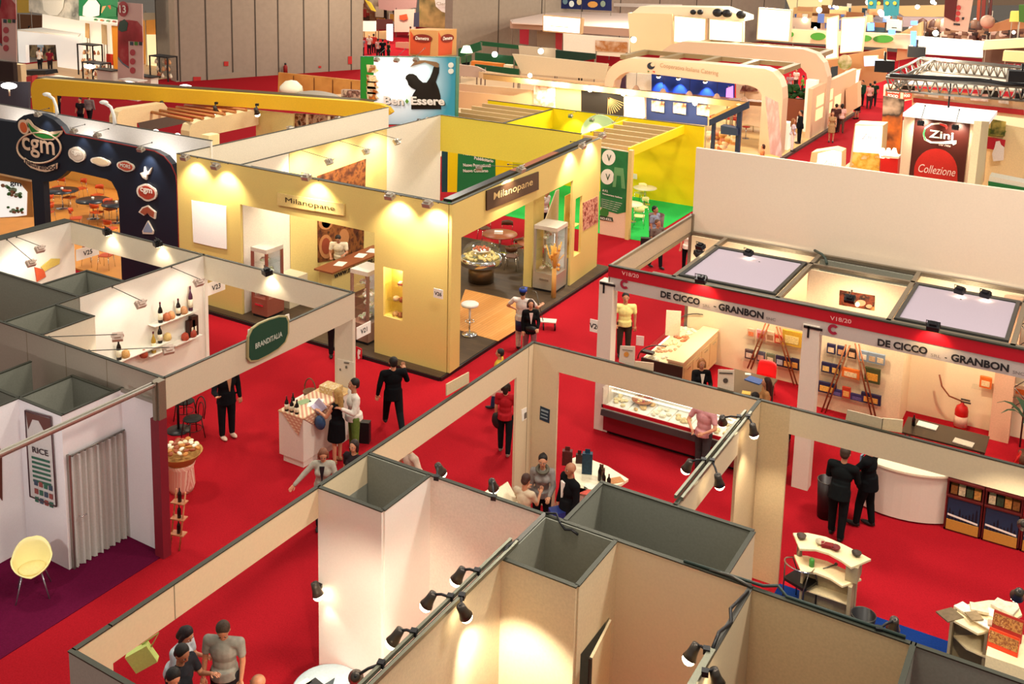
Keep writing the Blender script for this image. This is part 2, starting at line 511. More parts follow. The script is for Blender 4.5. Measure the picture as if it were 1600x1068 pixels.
def bottle(p,h=0.3,r=0.037,m=None,cap=None,lab=None,label='bottle',group=None,n=12):
 t=thing('bottle',label,'bottle',p,group)
 x,y,z=p
 g=MB().lathe(p,[(r*.9,0),(r,h*.03),(r,h*.58),(r*.75,h*.68),(r*.36,h*.78),(r*.33,h*.93)],n).part('glass_body',m or mat('dark_wine_glass','1c1210',0.12,var=0),t)
 MB().lathe((x,y,z+h*.9),[(r*.38,0),(r*.38,h*.1),(0.0,h*.1)],n).part('cap',cap or mat('bottle_capsule','5a1018',0.4,var=0),t)
 if lab:MB().lathe((x,y,z+h*.15),[(r*1.02,0),(r*1.02,h*.33)],n).part('paper_label',lab,g)
 return t
def sheet(p,w,d,rz,m,name='sheet_of_paper',label='',cat='paper',th=0.004,group=None):
 return MB().obox((p[0],p[1],p[2] +th/2),(w,d,th),rz).solo(name,m,label,cat,group)
PAPER=mat('white_paper','f2ede2',0.7,var=0.01)
def PP(x,y,o,n):
 d=ray(x,y);c=Vector((0,0,CAM_H));o=Vector(o);n=Vector(n)
 return c+d*((o-c).dot(n) /d.dot(n))
def pp(mb,pl,pts,t=0.03,m=0):
 o,n=pl;n=Vector(n).normalized()
 return mb.prism([PP(x,y,o,n) for x,y in pts],-n*t,m)
def text_pp(mb,s,pl,p0,p1,h_px,**kw):
 o,n=pl;a=PP(*p0,o,n);b=PP(*p1,o,n);t=PP(p0[0],p0[1] -h_px,o,n)
 u=(b-a);w=u.length;u.normalize();v=t-a;v=v-u*v.dot(u)
 put_text(mb,s,a,u,v,width=w,height=v.length,**kw)
def place_local(mb,loc,rz):return mb.xf(Matrix.Translation(loc) @ Matrix.Rotation(rz,4,'Z'))

# ================================================================ stand block at left: low header walls, white shelving wall, oval green sign
H1=3.4
LC=mat('pale_laminate_left','ded6c0',0.55,var=0.03)
LW=mat('shelf_wall_white','ece7da',0.5,var=0.02)
wall('booth_wall','long cream header board running from the corner above the fridge to the corner post',-18.77,-14.08,17.13,17.18,2.8,H1,LC,'wall panel')
wall('booth_wall','cream header board above the V25 plate, with a black floodlight clipped on it',-23.83,-18.77,17.13,17.18,2.8,H1,LC)
wall('booth_wall','pale wall at far left with an orange and yellow hanging leaflet',-24.2,-23.83,13.0,17.2,0,H1,LW)
wall('booth_wall','tall white wall with two shelves of bottles and three small lamps',-18.82,-18.77,13.62,17.18,0,H1,LW,seams=())
wall('booth_wall','plain narrow wall panel holding the V23 plate at its end',-18.82,-18.73,17.1,17.2,0,2.8,LW,rail=False)
wall('booth_wall','grey back wall of the oval sign stand above the low grey boxes',-24,-14.08,11.82,11.87,0,H1,mat('taupe_board_back','b3a493',0.7,var=0.03),seams=(-22.8,-21.6,-20.4,-19.2,-18.0,-16.8,-15.6))
wall('booth_wall','grey unfinished wall of the storage cell at far left',-24.0,-18.82,13.60,13.65,0,H1,GREYIN)
wall('booth_wall','grey inner wall closing the storage cell behind the white shelving wall',-20.10,-18.82,14.78,14.83,0,H1,GREYIN)
wall('booth_wall','short grey wall of the storage cell, below the V25 header',-20.13,-20.08,13.65,14.83,0,H1,GREYIN)
wall('storage_wall','cream front of the small open storage box beside the shelving wall',-17.62,-17.57,11.87,13.08,0,H1,LC)
wall('storage_wall','grey rear side of the small open storage box beside the shelving wall',-18.77,-17.62,13.03,13.08,0,H1,GREYIN)
wall('storage_wall','grey left side of the small open storage box below the lamps',-18.82,-18.77,11.87,13.60,0,H1,GREYIN)
wall('booth_header','beige header board carrying the oval dark green sign',-14.11,-14.06,11.87,17.18,2.8,H1,mat('beige_header_board','cdbfa6',0.6,var=0.03))
wall('booth_post','beige corner post behind the couple at the tasting counter',-14.58,-14.06,17.1,17.2,0,2.8,mat('beige_post_board','d8cbb4',0.6,var=0.03),'post',rail=False)
# oval sign and white plate behind it
t=thing('oval_sign','dark green oval sign with grey lettering on the beige header board','sign',PX(421,560,-14.0))
out=ellipse(420.5,533,36,33,28,rot=-0.42)
out=[(387.5,545),(388,526),(394,513),(405,505),(421,498),(438,493),(449,493),(452,500),(452,520),(447,534),(436,545),(420,555),(402,564),(391,565),(387.5,560)]
MB().px(-14.0,out,0.05).part('rim',mat('pale_gold_edge','a89c70',0.5,var=0),t)
inn=[(420+(x-420) *0.93,529+(y-529) *0.93) for x,y in out]
fc=MB().px(-13.99,inn,0.03).part('face',mat('bottle_green_face','0f4231',0.45,var=0.02),t)
mb=MB();text_px(mb,'BRANDITALIA','X',-13.98,(399,545),(441,525),8.5,bold=0.02);mb.part('lettering',mat('pale_grey_letters','b9c2b4',0.5,var=0),fc)
MB().px(-14.05,[(388,515),(452,490),(453,499),(388,530)],0.02).solo('sign_board',WHITE,'white board edge standing up behind the oval green sign','board')
# stand number plates
def plate(s,p,w,h,face,label):
 t=thing('number_plate',label,'sign',p)
 o=Vector(p)
 if face=='y':                                   # plate standing out of a panel, seen from -y
  MB().box(o.x,o.x+w,o.y-.01,o.y+.01,o.z-h/2,o.z+h/2).part('plate',PAPER,t)
  mb=MB();put_text(mb,s,(o.x+w*.5,o.y-.011,o.z-h*.22),XV,ZV,height=h*.42,bold=.02,center=True)
 else:
  MB().box(o.x-.01,o.x+.01,o.y,o.y+w,o.z-h/2,o.z+h/2).part('plate',PAPER,t)
  mb=MB();put_text(mb,s,(o.x+.011,o.y+w*.5,o.z-h*.22),YV,ZV,height=h*.42,bold=.02,center=True)
 mb.part('number',mat('black_print','222022',0.6,var=0),kid(t))
plate('V25',PX(119,399,-23.8),0.72,0.32,'x','white plate V25 sticking out at the end of the far left wall')
plate('V23',PX(323,453,-18.75),0.6,0.32,'x','white plate V23 at the end of the white shelving wall')
plate('V21',PX(557,521,-14.05),0.5,0.28,'x','small white plate V21 on the corner post left of the yellow pier')
# black floodlights clipped on the cream header
for (px_,py_),txt in (((168,366),'black floodlight on the cream header right of the V25 corner'),((247,384),'black floodlight on the cream header in front of the dark blue arch'),((418,429),'black floodlight on the cream header below the tall display fridge')):
 p=PY(px_,py_,16.98)
 flood(p,p+Vector((0.05,0.12,-1)),txt,25,mat('black_lamp_housing','1b1a1a',0.4,0.3,var=0),arm=(p.x,17.15,H1),s=1.25,size=120)
# small pale lamps on thin arms
ph=mat('pale_pink_lamp_housing','c9b3a4',0.5,var=0.02)
for (a,b),(px_,py_),X,aimx,txt in (
  ((170,450),(218,477),-17.95,-18.77,'small pale lamp on a thin arm, middle one on the white shelving wall'),
  ((262,416),(309,443),-17.95,-18.77,'small pale lamp on a thin arm, nearest the V23 plate'),
  ((30,375),(61,391),-23.0,-23.83,'small pale lamp on a thin arm at the far left wall'),
  ((8,420),(47,413),-23.0,-23.83,'small pale lamp above the orange leaflet')):
 p=PX(px_,py_,X)
 flood(p,(aimx,p.y+.1,p.z-0.9),txt,22,ph,arm=(aimx,p.y-0.05,H1-0.02),s=1.1,size=130,col=(1,.93,.8))
p=PZ(184,528,3.1);flood(p,p+Vector((-.7,.6,-1)),'small pale lamp reaching in from the grey back wall',15,ph,arm=(-17.4,11.9,H1),s=1.1,size=110,col=(1,.93,.8))
p=PZ(262,548,3.0);flood(p,p+Vector((-.9,.4,-1)),'small pale lamp low above the lower bottle shelf',15,ph,arm=(-16.2,11.9,H1),s=1.1,size=110,col=(1,.93,.8))
# leaflet hanging on the left wall
mb=MB().px(-23.79,[(54,417),(69,421),(72,432),(58,440)],0.02).px(-23.78,[(64,417),(80,404),(94,404),(93,412),(78,419),(70,424)],0.02,m=1)
mb.solo('leaflet',[mat('orange_print','cf5a34',0.6),mat('yellow_print','d9bf62',0.6)],'orange and yellow leaflet hanging on the pale far left wall','poster')
# shelves and bottles on the white wall
for nm,z0,(xa,xb),lb in (('upper',0,(238,306),'thin white upper shelf on the bottle wall'),('lower',0,(205,318),'thin white middle shelf on the bottle wall'),('bottom',0,(165,262),'thin white lowest shelf on the bottle wall')):
 yb={'upper':(507,484),'lower':(541,534),'bottom':(560,541)}[nm]
 a=PX(xa,yb[0],-18.62);b=PX(xb,yb[1],-18.62)
 if nm=='lower':
  z=1.55;a=PX(230,545,-18.62);b=PX(312,531,-18.62);z=(a.z+b.z) /2
 else:z=(a.z+b.z) /2
 MB().box(-18.77,-18.52,a.y,b.y,z-.02,z).solo('wall_shelf',LW,lb,'shelf')
 if nm=='upper':ZU=z
 elif nm=='lower':ZL=z
 else:ZB=z
dkw=mat('dark_wine_glass','1c1210',0.12,var=0);gold=mat('amber_oil_glass','a8842c',0.15,var=0);brn=mat('brown_box_print','3a1c14',0.5)
labm=mat('cream_label','e6dcc0',0.6,var=0)
SB=(((251,505),'U',.5,dkw,'tall dark bottle at left of the upper shelf'),((279,496),'U',.42,dkw,'dark bottle with white label on the upper shelf'),
  ((298,483),'U',.62,mat('violet_cone_glass','4a2438',.2),'slender purple cone-shaped bottle at right of the upper shelf'),
  ((240,537),'L',.52,gold,'amber oil bottle standing on the middle shelf'),((251,556),'B',.46,dkw,'dark bottle beside the round white lamp on the lowest shelf'),
  ((186,557),'B',.5,dkw,'dark bottle at left of the lowest shelf'))
for (a,b),w,h,m_,lb in SB:
 z={'U':ZU,'L':ZL,'B':ZB}[w];p=PX(a,b,-18.63);bottle((-18.63,p.y,z),h,0.055,m_,lab=labm,label=lb)
for (a,b),w,c,lb in (((260,500),'U','b0603c','reddish packet lying on the upper shelf'),((267,499),'U','c98c5a','tan packet lying on the upper shelf'),((287,491),'U','b5825a','small basket at right of the upper shelf'),((224,541),'L','a8462c','red jar at left of the middle shelf'),
      ((196,552),'B','c99a5c','orange packet beside the left dark bottle'),((289,536),'L','b2472f','red packet before the brown boxes on the middle shelf'),((301,533),'L','9c3a28','red packet at the right end of the middle shelf'),((262,550),'B','cfb070','straw packet at right of the lowest shelf')):
 z={'U':ZU,'L':ZL,'B':ZB}[w];p=PX(a,b,-18.63)
 MB().lathe((-18.62,p.y,z),[(.08,0),(.1,.05),(.08,.14),(.03,.18)],10).solo('food_packet',mat('packet_' +c,c,.5,var=.2,scale=50),lb,'packet')
for (a,h,lb) in ((299,.42,'left brown gift box on the middle shelf'),(304,.5,'right brown gift box on the middle shelf')):
 p=PX(a,530,-18.65);q=MB().box(-18.74,-18.6,p.y-.09,p.y+.09,ZL,ZL+h);q.box(-18.598,-18.595,p.y-.03,p.y+.03,ZL+.12,ZL+.25,m=1);q.solo('gift_box',[brn,labm],lb,'box')
# tasting counter
cx0,cx1,cy0,cy1=-14.72,-14.03,15.42,17.05
t=thing('tasting_counter','white tasting counter with checked cloth corners, wine bottles and papers on top','counter',((cx0+cx1) /2,(cy0+cy1) /2,0))
MB().box(cx0,cx1,cy0,cy1,0.14,1.12).part('body',WHITE,t)
MB().box(cx0+.1,cx1-.02,cy0+.02,cy1-.02,0,0.14).part('plinth',WHITE,t)
MB().box(cx0-.01,cx1+.01,cy0-.01,cy1+.01,1.12,1.145).part('top',mat('tan_counter_top','d9b57c',0.5),t)
def checks(name):
 m=bpy.data.materials.new(name);m.use_nodes=True;nt=m.node_tree;b=nt.nodes['Principled BSDF'];b.inputs['Roughness'].default_value=.9
 tc=nt.nodes.new('ShaderNodeTexCoord');w=[]
 for ax,sc_ in (('X',0),('Z',1)):
  n=nt.nodes.new('ShaderNodeTexWave');n.bands_direction='DIAGONAL' if ax=='X' else 'Z';n.inputs['Scale'].default_value=5;nt.links.new(tc.outputs['Object'],n.inputs['Vector']);w.append(n)
 mx=nt.nodes.new('ShaderNodeMath');mx.operation='MULTIPLY';nt.links.new(w[0].outputs['Fac'],mx.inputs[0]);nt.links.new(w[1].outputs['Fac'],mx.inputs[1])
 rp=nt.nodes.new('ShaderNodeValToRGB');rp.color_ramp.elements[0].color=(*lin('c98a70'),1);rp.color_ramp.elements[1].color=(*lin('ecd9b4'),1)
 nt.links.new(mx.outputs[0],rp.inputs['Fac']);nt.links.new(rp.outputs['Color'],b.inputs['Base Color']);return m
CHK=checks('checked_cloth_weave')
mb=MB().box(cx0,cx1,cy0+.0,cy1-.5,1.147,1.153)
mb.prism([(cx0+.08,cy0-.013,1.15),(cx1+.013,cy0-.013,1.15),(cx1-.12,cy0-.013,.72)],(0,-.006,0))
mb.prism([(cx1+.013,cy0-.013,1.15),(cx1+.013,cy0+1.0,1.15),(cx1+.013,cy0+.55,.68)],(.006,0,0))
mb.solo('checked_cloth',CHK,'red and cream checked cloth hanging in points off the white tasting counter','tablecloth')
ZT=1.155
for (a,b),h,lb in (((448,641),.33,'dark wine bottle with white label at the left corner of the counter'),((458,636),.33,'wine bottle at the back of the cluster on the counter'),((456,643),.3,'short dark bottle between two taller ones'),((464,646),.32,'wine bottle nearest the front corner of the counter')):
 p=PZ(a,b,ZT);bottle((min(max(p.x,cx0+.06),cx1-.06),p.y,ZT),h,0.045,lab=labm,label=lb)
p=PZ(500,615,ZT+.02)
sheet((cx1-.25,16.1,ZT),.3,.4,.5,PAPER,label='white sheet lying on the tan counter top')
sheet((cx1-.5,16.0,ZT),.2,.28,-.3,mat('green_print','8fa878',.6),label='green leaflet lying on the counter near the bottles')
MB().box(cx0+.15,cx1-.1,16.55,16.85,ZT-.01,ZT+.16).solo('paper_stack',ramp_mat('stack_of_leaflets',['e8dcb8','c9a25c','efe6d0'],scale=14),'stack of yellowish leaflets on the back of the counter','paper stack')
t=thing('wicker_basket','small dark basket with a curved handle behind the counter','basket',(cx0-.25,16.7,0.9))
MB().lathe((cx0-.25,16.7,.86),[(.12,0),(.17,.16),(.15,.16),(.1,.02)],16).part('bowl',mat('dark_wicker','6a4a30',.8,bump=.4),t)
MB().tube([(cx0-.42,16.7,1.0)] +[(cx0-.25-.17*math.cos(a),16.7,1.02+.3*math.sin(a)) for a in [i*math.pi/8 for i in range(9)]],.014,6).part('handle',mat('dark_wicker','6a4a30'),t)
MB().box(cx0-.5,cx0-.02,16.4,17.0,0,.86).solo('low_cabinet',WHITE,'low white cabinet standing behind the tasting counter','cabinet')
picture('notice','white sheet with small drawings on the beige corner post','notice','Y',17.09,[(527,560),(553,566),(553,612),(527,606)],mat('post_notice','ded2c0',.6,var=.02),.01,blobs=[(mat('notice_grey','6a6258',.5),[(538,565),(546,566),(546,568),(538,567)]),(mat('notice_grey','6a6258'),[(540,571),(543,571),(543,575),(540,575)]),(mat('notice_grey','6a6258'),[(531,575),(533,575),(533,579),(531,578)])])
picture('round_notice','red notice with white drawing on the podium edge beside the post','sign','Y',20.5,[(556,541),(565,545),(565,560),(558,570),(556,568)],mat('notice_red','c8202c',.5),.02,blobs=[(PAPER,[(560,545),(564,547),(563,553),(561,554),(563,558),(560,563),(559,550)])])
# bentwood chairs, round table base
def bentwood(loc,rz,label,m=None):
 m=m or mat('dark_bentwood','2a1512',.4,var=0)
 t=thing('bistro_chair',label,'chair',loc);X,Y,Z=loc
 Rz=Matrix.Rotation(rz,4,'Z');T=Matrix.Translation(loc)
 def P(mb,n,mm,parent=t):mb.xf(T @ Rz);return mb.part(n,mm,parent)
 P(MB().lathe((0,0,.44),[(.2,0),(.215,.015),(.2,.03),(0,.035)],20),'seat',mat('black_cane_seat','10100f',.6,var=0))
 for sx in (-1,1):
  for sy in (-1,1):
   P(MB().cyl((sx*.14,sy*.14,.44),(sx*.19,sy*.19,0),.014,.011,8),'leg',m)
 P(MB().tube([(.2*math.cos(a),.2*math.sin(a),.22) for a in [i*math.pi/8 for i in range(16)]],.008,6,closed=True),'stretcher_ring',m)
 ar=[(-.19,-.17,.46)] +[(-.2*math.cos(a),-.2-.05*math.sin(a),.66+.24*math.sin(a)) for a in [i*math.pi/8 for i in range(9)]] +[(.19,-.17,.46)]
 P(MB().tube(ar,.013,8),'back_hoop',m)
 ar=[(-.1,-.19,.46)] +[(-.11*math.cos(a),-.21-.02*math.sin(a),.62+.15*math.sin(a)) for a in [i*math.pi/8 for i in range(9)]] +[(.1,-.19,.46)]
 P(MB().tube(ar,.01,8),'inner_hoop',m)
 return t
bentwood((*PZ(302,683)[:2],0.0),2.9,'dark bentwood bistro chair with round black seat beside the round table foot')
bentwood((*PZ(290,655)[:2],0.0),0.2,'dark bentwood chair whose hoop back shows above the beige header')
t=thing('bistro_table','black round footed bistro table seen behind the beige header','table',PZ(279,672))
p=PZ(279,672)
MB().lathe(p,[(.27,0),(.27,.02),(.05,.05)],20).part('foot',BLACK,t);MB().cyl(p,p+ZV*1.0,.03).part('column',BLACK,t);MB().lathe(p+ZV*1.0,[(.3,0),(.3,.025),(0,.03)],20).part('top',BLACK,t)
# basket of packets on a striped sack
p=PZ(284,764)
t=thing('display_sack','pink striped paper sack stand under the packet basket','sack',p)
MB().lathe(p,[(.24,0),(.27,.1),(.25,.5),(.3,.62)],14).part('sack',ramp_mat('pink_striped_paper',['d98a7c','f0c8b6','cf6f66','efd2bd'],'wave',6,rough=.8),t)
t=thing('wicker_basket','round wicker basket heaped with small packets beside the beige post','basket',p+ZV*.62)
MB().lathe(p+ZV*.62,[(.28,0),(.42,.2),(.44,.22),(.4,.2),(.26,.04)],22).part('bowl',mat('straw_wicker','b88a4a',.8,bump=.6,scale=60),t)
rnd=random.Random(3)
for i in range(30):
 a=i*2.4;r_=.066*math.sqrt(i+.5);c=p+Vector((r_*math.cos(a),r_*math.sin(a),.93+.06*(1-r_/.36)))
 mb=MB().ball(c,(.07,.055,.03),Matrix.Rotation(rnd.uniform(0,3),3,'Z') @ Matrix.Rotation(rnd.uniform(-.5,.5),3,'X'))
 mb.solo('snack_packet',mat(*rnd.choice([('cream_packet','efe0b8'),('white_packet','f4ecd8'),('tan_packet','c8843c'),('brown_packet','9c4c28')]),.5),'small packet heaped in the round wicker basket','packet','packets in the wicker basket')
# wooden bottle rack on the floor
p=PZ(272,856)
t=thing('bottle_rack','slim wooden folding rack with dark bottles beside the maroon post','rack',p)
woodm=mat('light_beech','b5714a',.5)
for dx in (-.1,.14):MB().tube([p+Vector((dx,0,0)),p+Vector((dx+.1,.1,1.15))],.016,6).part('upright',woodm,t)
for dz in (.3,.62,.95):MB().obox(p+Vector((.05+dz*.08,.05,dz)),(.28,.16,.02),.3).part('shelf_board',woodm,t)
for k,dz in enumerate((.31,.63,.96)):bottle(p+Vector((.06+dz*.08,.05,dz)),.27,.036,label=['dark bottle on the lowest board of the folding rack','dark bottle on the middle board of the folding rack','dark bottle on the top board of the folding rack'][k])

# ================================================================ maroon carpet stand at front left
LWH=mat('cool_white_board','e8e3e4',0.5,var=0.02)
wall('booth_wall','cool white wall with a leaning shadow and a poster edge at far left',-16.38,-16.33,6.2,10.52,0,2.95,LWH)
wall('booth_wall','cool white wall carrying the tall menu poster behind the cream chair',-16.33,-15.13,10.50,10.55,0,2.95,LWH)
wall('storage_wall','cool white wall above and beside the grey curtain',-15.18,-15.13,10.55,11.8,0,2.95,LWH,openings=[(10.62,11.74,0.0,2.15)])
wall('booth_wall','cool white wall right of the grey curtain, next to the maroon post',-15.13,-14.2,11.75,11.8,0,2.95,LWH,rail=False)
for (x0,x1,y0,y1,lb) in ((-16.38,-15.18,11.6,11.65,'grey partition top at the back of the low storage boxes'),(-16.38,-16.33,10.55,11.6,'grey partition between the two low storage boxes'),(-17.6,-17.55,9.6,11.6,'grey partition at the left of the low storage boxes'),(-17.55,-16.38,10.50,10.55,'low grey partition meeting the left edge of the photograph')):
 wall('storage_wall',lb,x0,x1,y0,y1,0,2.95,GREYIN)
flood((-14.35,7.3,3.05),(-15.6,10.4,1.1),'white floodlight on the overhead rail throwing the chair shadow on the wall',130,arm=(-14.08,7.3,H1-.05),size=95,col=(1,.93,.9))
# curtain: folded cloth
pts=[];N=60
for i in range(N+1):y=10.6+(11.76-10.6) *i/N;pts.append((-15.08+.045*math.sin(i*.95) +.02*math.sin(i*2.3),y))
mb=MB();vs=[(x,y,z) for z in (0.03,2.16) for x,y in pts]
mb.add(vs,[(i,i+1,N+2+i,N+1+i) for i in range(N)],0,True)
t=thing('door_curtain','grey white pleated curtain hanging in the doorway of the maroon carpet stand','curtain',(-15.08,11.18,0))
mb.part('cloth',mat('grey_curtain_cloth','bdb9b4',.8,var=.05),t)
MB().cyl((-15.08,10.58,2.17),(-15.08,11.78,2.17),.016).part('rod',ALU,t)
MB().box(-15.13,-15.06,10.555,10.59,0,2.2).part('frame_edge',ALU,t)
MB().tube([(-15.0,10.66,1.02),(-14.94,10.66,1.02),(-14.94,10.78,1.02)],.012,6).part('handle',CHROME,t)
# poster
t=thing('wall_poster','tall menu poster headed RICE with green bars and rows of small pictures','poster',PY(64,790,10.48))
cor=[(39,641),(79,652),(88,791),(47,775)]
MB().py(10.47,cor,.02).part('sheet',mat('poster_off_white','c9c4c0',.5,var=.03),t)
mb=MB()
for a,b in ((0,1),(1,2),(2,3),(3,0)):
 A=PY(*cor[a],10.465);B=PY(*cor[b],10.465);mb.cyl(A,B,.014,n=6)
mb.part('border',mat('poster_brown_border','4a2a30',.5),t)
MB().py(10.462,[(40,643),(78,654),(80,672),(70,676),(60,657),(50,655),(44,670)],.004).part('dark_heading',mat('poster_brown','5a2c22',.5),t)
mb=MB();text_px(mb,'RICE','Y',10.46,(51,706),(76,713),9,bold=.02);mb.part('heading_letters',mat('poster_ink','33242a',.5,var=0),t)
mb=MB()
for k in range(6):
 y=712+k*7.2;mb.py(10.458,[(49+k*.5,y),(77+k*.5,y+8),(77.5+k*.5,y+11.5),(49.2+k*.5,y+3.5)],.003)
mb.part('green_bars',mat('poster_green','1f5c46',.5,var=0),t)
mb=MB()
for r in range(3):
 for c in range(4):
  x=53+c*7.6+r*.7;y=749+r*13+c*2.8
  mb.py(10.457,[(x,y),(x+5.5,y+2),(x+5.8,y+10),(x+.3,y+8)],.003,m=(r+c) % 3)
mb.part('small_pictures',[mat('ink_blue','2c3f55',.5),mat('ink_red','8a3a34',.5),mat('poster_green','1f5c46')],t)
MB().px(-16.31,[(-4,692),(3,706),(4,782),(-4,770)],.02).solo('wall_poster',mat('poster_brown','5a2c22'),'edge of a dark framed poster at the left border of the photograph','poster')
# cream shell chair
def shell_chair(loc,rz):
 t=thing('shell_armchair','cream yellow moulded shell armchair with four thin metal legs on maroon carpet','chair',loc)
 M_=Matrix.Translation(loc) @ Matrix.Rotation(rz,4,'Z')
 nu,nv=28,12;vs=[]
 for j in range(nv+1):
  v=j/nv
  for i in range(nu):
   a=2*math.pi*i/nu-math.pi/2      # -pi/2 = front
   back=0.5-0.5*math.cos(a+math.pi/2)   # 0 front .. 1 back
   rim=0.43+0.10*min(1,back*2.2) ** 1.5+0.27*max(0,back-.62) /.38
   side=abs(math.cos(a));rim += 0.10*side*(1-back*.3)
   R=(.05+.95*v ** .6)
   rx,ry=.29*R,.25*R
   z=.40+(rim-.40) *max(0,(v-.35) /.65) ** 1.7
   vs.append((rx*math.cos(a),ry*math.sin(a) *(1+.12*v),z))
 vs.append((0,0,.40));fs=[]
 for j in range(nv):fs += [(j*nu+i,j*nu+(i+1) % nu,(j+1) *nu+(i+1) % nu,(j+1) *nu+i) for i in range(nu)]
 fs += [(len(vs) -1,i,(i+1) % nu) for i in range(nu)]
 mb=MB().add(vs,fs,0,True);mb.xf(M_);o=mb.part('shell',mat('cream_yellow_plastic','f2e6a0',.35,var=.01),t)
 md=o.modifiers.new('thick','SOLIDIFY');md.thickness=.018
 mb=MB().lathe((0,0,.425),[(.19,0),(.2,.02),(.16,.035),(0,.04)],24);mb.xf(M_);mb.part('seat_cushion',mat('pale_yellow_cushion','e0d08a',.8),t)
 for sx in (-1,1):
  for sy in (-1,1):
   mb=MB().cyl((sx*.13,sy*.12,.41),(sx*.23,sy*.22,0),.012,.010,8);mb.xf(M_);mb.part('leg',mat('satin_steel','a9a9ad',.3,.8,var=0),t)
 return t
pc=(PZ(43,946) +PZ(18,930) +PZ(84,928) +PZ(65,906)) /4
shell_chair((pc.x,pc.y,0.012),math.radians(52)).scale=(1.14,1.14,1.1)
# overhead rail and posts
t=thing('overhead_rail','aluminium overhead rail crossing in front of the grey storage boxes','rail',(-14.08,9,H1-.07))
MB().box(-14.11,-14.05,4.5,11.62,H1-.08,H1-.02).part('beam',ALU,t)
MB().box(-14.14,-14.11,4.5,11.62,H1-.03,H1-.0).box(-14.05,-14.02,4.5,11.62,H1-.03,H1-.0).part('flange',mat('pale_aluminium','c2bcb0',.35,.7),t)
MB().box(-15.0,-14.14,11.64,11.69,H1-.42,H1-.36).part('tie_bar',ALU,t)
t=thing('booth_post','maroon square post with an aluminium upper column beside the grey curtain stand','post',(-14.08,11.7,0))
MB().box(-14.2,-13.98,11.62,11.80,0,2.7).part('maroon_box',mat('maroon_post_board','7a1e2c',.5),t)
MB().box(-14.15,-13.98,11.64,11.80,2.7,H1+.02).box(-14.10,-14.03,11.60,11.64,2.7,H1+.02).part('aluminium_column',mat('warm_aluminium','8c8170',.4,.6),t)

# ================================================================ yellow bakery stand with podium
HM=4.6
DKW=planks('dark_parquet','4a3826','3c2c1e',0,.14)
t=thing('stand_podium','dark parquet podium of the yellow bakery stand with black edge','podium',(-18,25.8,0))
MB().prism([(-24,20.62,0),(-14.05,20.58,0),(-14.2,31.1,0),(-24,31.1,0)],(0,0,.1)).part('parquet',DKW,t)
MB().box(-24,-14.06,20.55,20.6,0,.09).prism([(-14.05,20.58,0),(-14.0,20.58,0),(-14.15,31.1,0),(-14.2,31.1,0)],(0,0,.09)).part('edge_strip',BLACK,t)
pz=[PZ(727,452,.1),PZ(806,470,.1),PZ(806,516,.1),PZ(778,533,.1),PZ(705,512,.1)]
MB().prism([(p.x,p.y,.1) for p in pz],(0,0,.008)).solo('floor_insert',planks('light_oak_boards','cf9250','c58540',math.pi/2,.1),'light oak floor area with the white bar stool on the dark podium','floor')
YB=mat('yellow_painted_board','dfc262')
wall('booth_wall','tall yellow wall at left carrying the plain white panel',-23.94,-21.34,20.9,20.98,.1,HM,YB)
wall('booth_header','yellow header board of the bakery stand over the wide front opening',-21.34,-16.43,20.9,20.98,3.45,HM,YB)
wall('booth_wall','broad yellow pier with a lit display niche at the aisle corner',-16.43,-14.08,20.9,20.98,.1,HM,YB,openings=[(-16.13,-15.5,1.2,2.57)])
RWP=((-13.98,20.92,0),(0.998,0.0645,0));RN=Vector(RWP[1]).normalized();RD=Vector((-RN.y,RN.x,0))
def rw(s,z=0,d=0):return Vector(RWP[0]) +RD*s+ZV*z-RN*d
def slant(mb,s0,s1,z0,z1,th=.08,d=0,m=0):
 return mb.prism([rw(s0,z0,d),rw(s1,z0,d),rw(s1,z1,d),rw(s0,z1,d)],-RN*th,m)
t=thing('booth_wall','long yellow aisle wall of the bakery stand with corner pier, header and niche','wall panel',rw(5))
slant(MB(),0,.5,.1,HM).part('corner_pier',YB,t)
slant(MB(),.5,7.7,3.62,HM).part('header',YB,t)
mb=slant(MB(),7.7,10.0,.1,1.0);slant(mb,7.7,10.0,2.95,HM);slant(mb,7.7,7.95,1.0,2.95);slant(mb,8.5,10.0,1.0,2.95);mb.part('end_wall',YB,t)
slant(MB(),6.9,7.7,.1,3.62,.3,1.0).part('pillar',YB,t)
mb=slant(MB(),0,10,HM,HM+.02,.1);mb.part('top_profile',RAIL,t)
MB().box(-16.3,-15.35,20.99,21.3,1.0,1.2).box(-16.3,-16.16,20.99,21.3,1.2,2.57).box(-15.47,-15.35,20.99,21.3,1.2,2.57).box(-16.3,-15.35,21.3,21.34,1.0,2.7).box(-16.3,-15.35,20.99,21.3,2.57,2.7).solo('niche_box',mat('lit_niche_yellow','ecd36a',.5),'yellow box lining behind the display niche in the front pier','niche')
d=bpy.data.lights.new('niche_light','POINT');d.energy=12;d.color=WARM;d.shadow_soft_size=.05;o=bpy.data.objects.new('niche_light',d);o.location=(-15.8,21.15,2.5);COL.objects.link(o)
for z,lb in ((1.62,'lower glass shelf in the front niche'),(2.06,'upper glass shelf in the front niche')):MB().box(-16.13,-15.5,21.0,21.28,z,z+.012).solo('glass_shelf',GLASS,lb,'shelf')
rnd=random.Random(5)
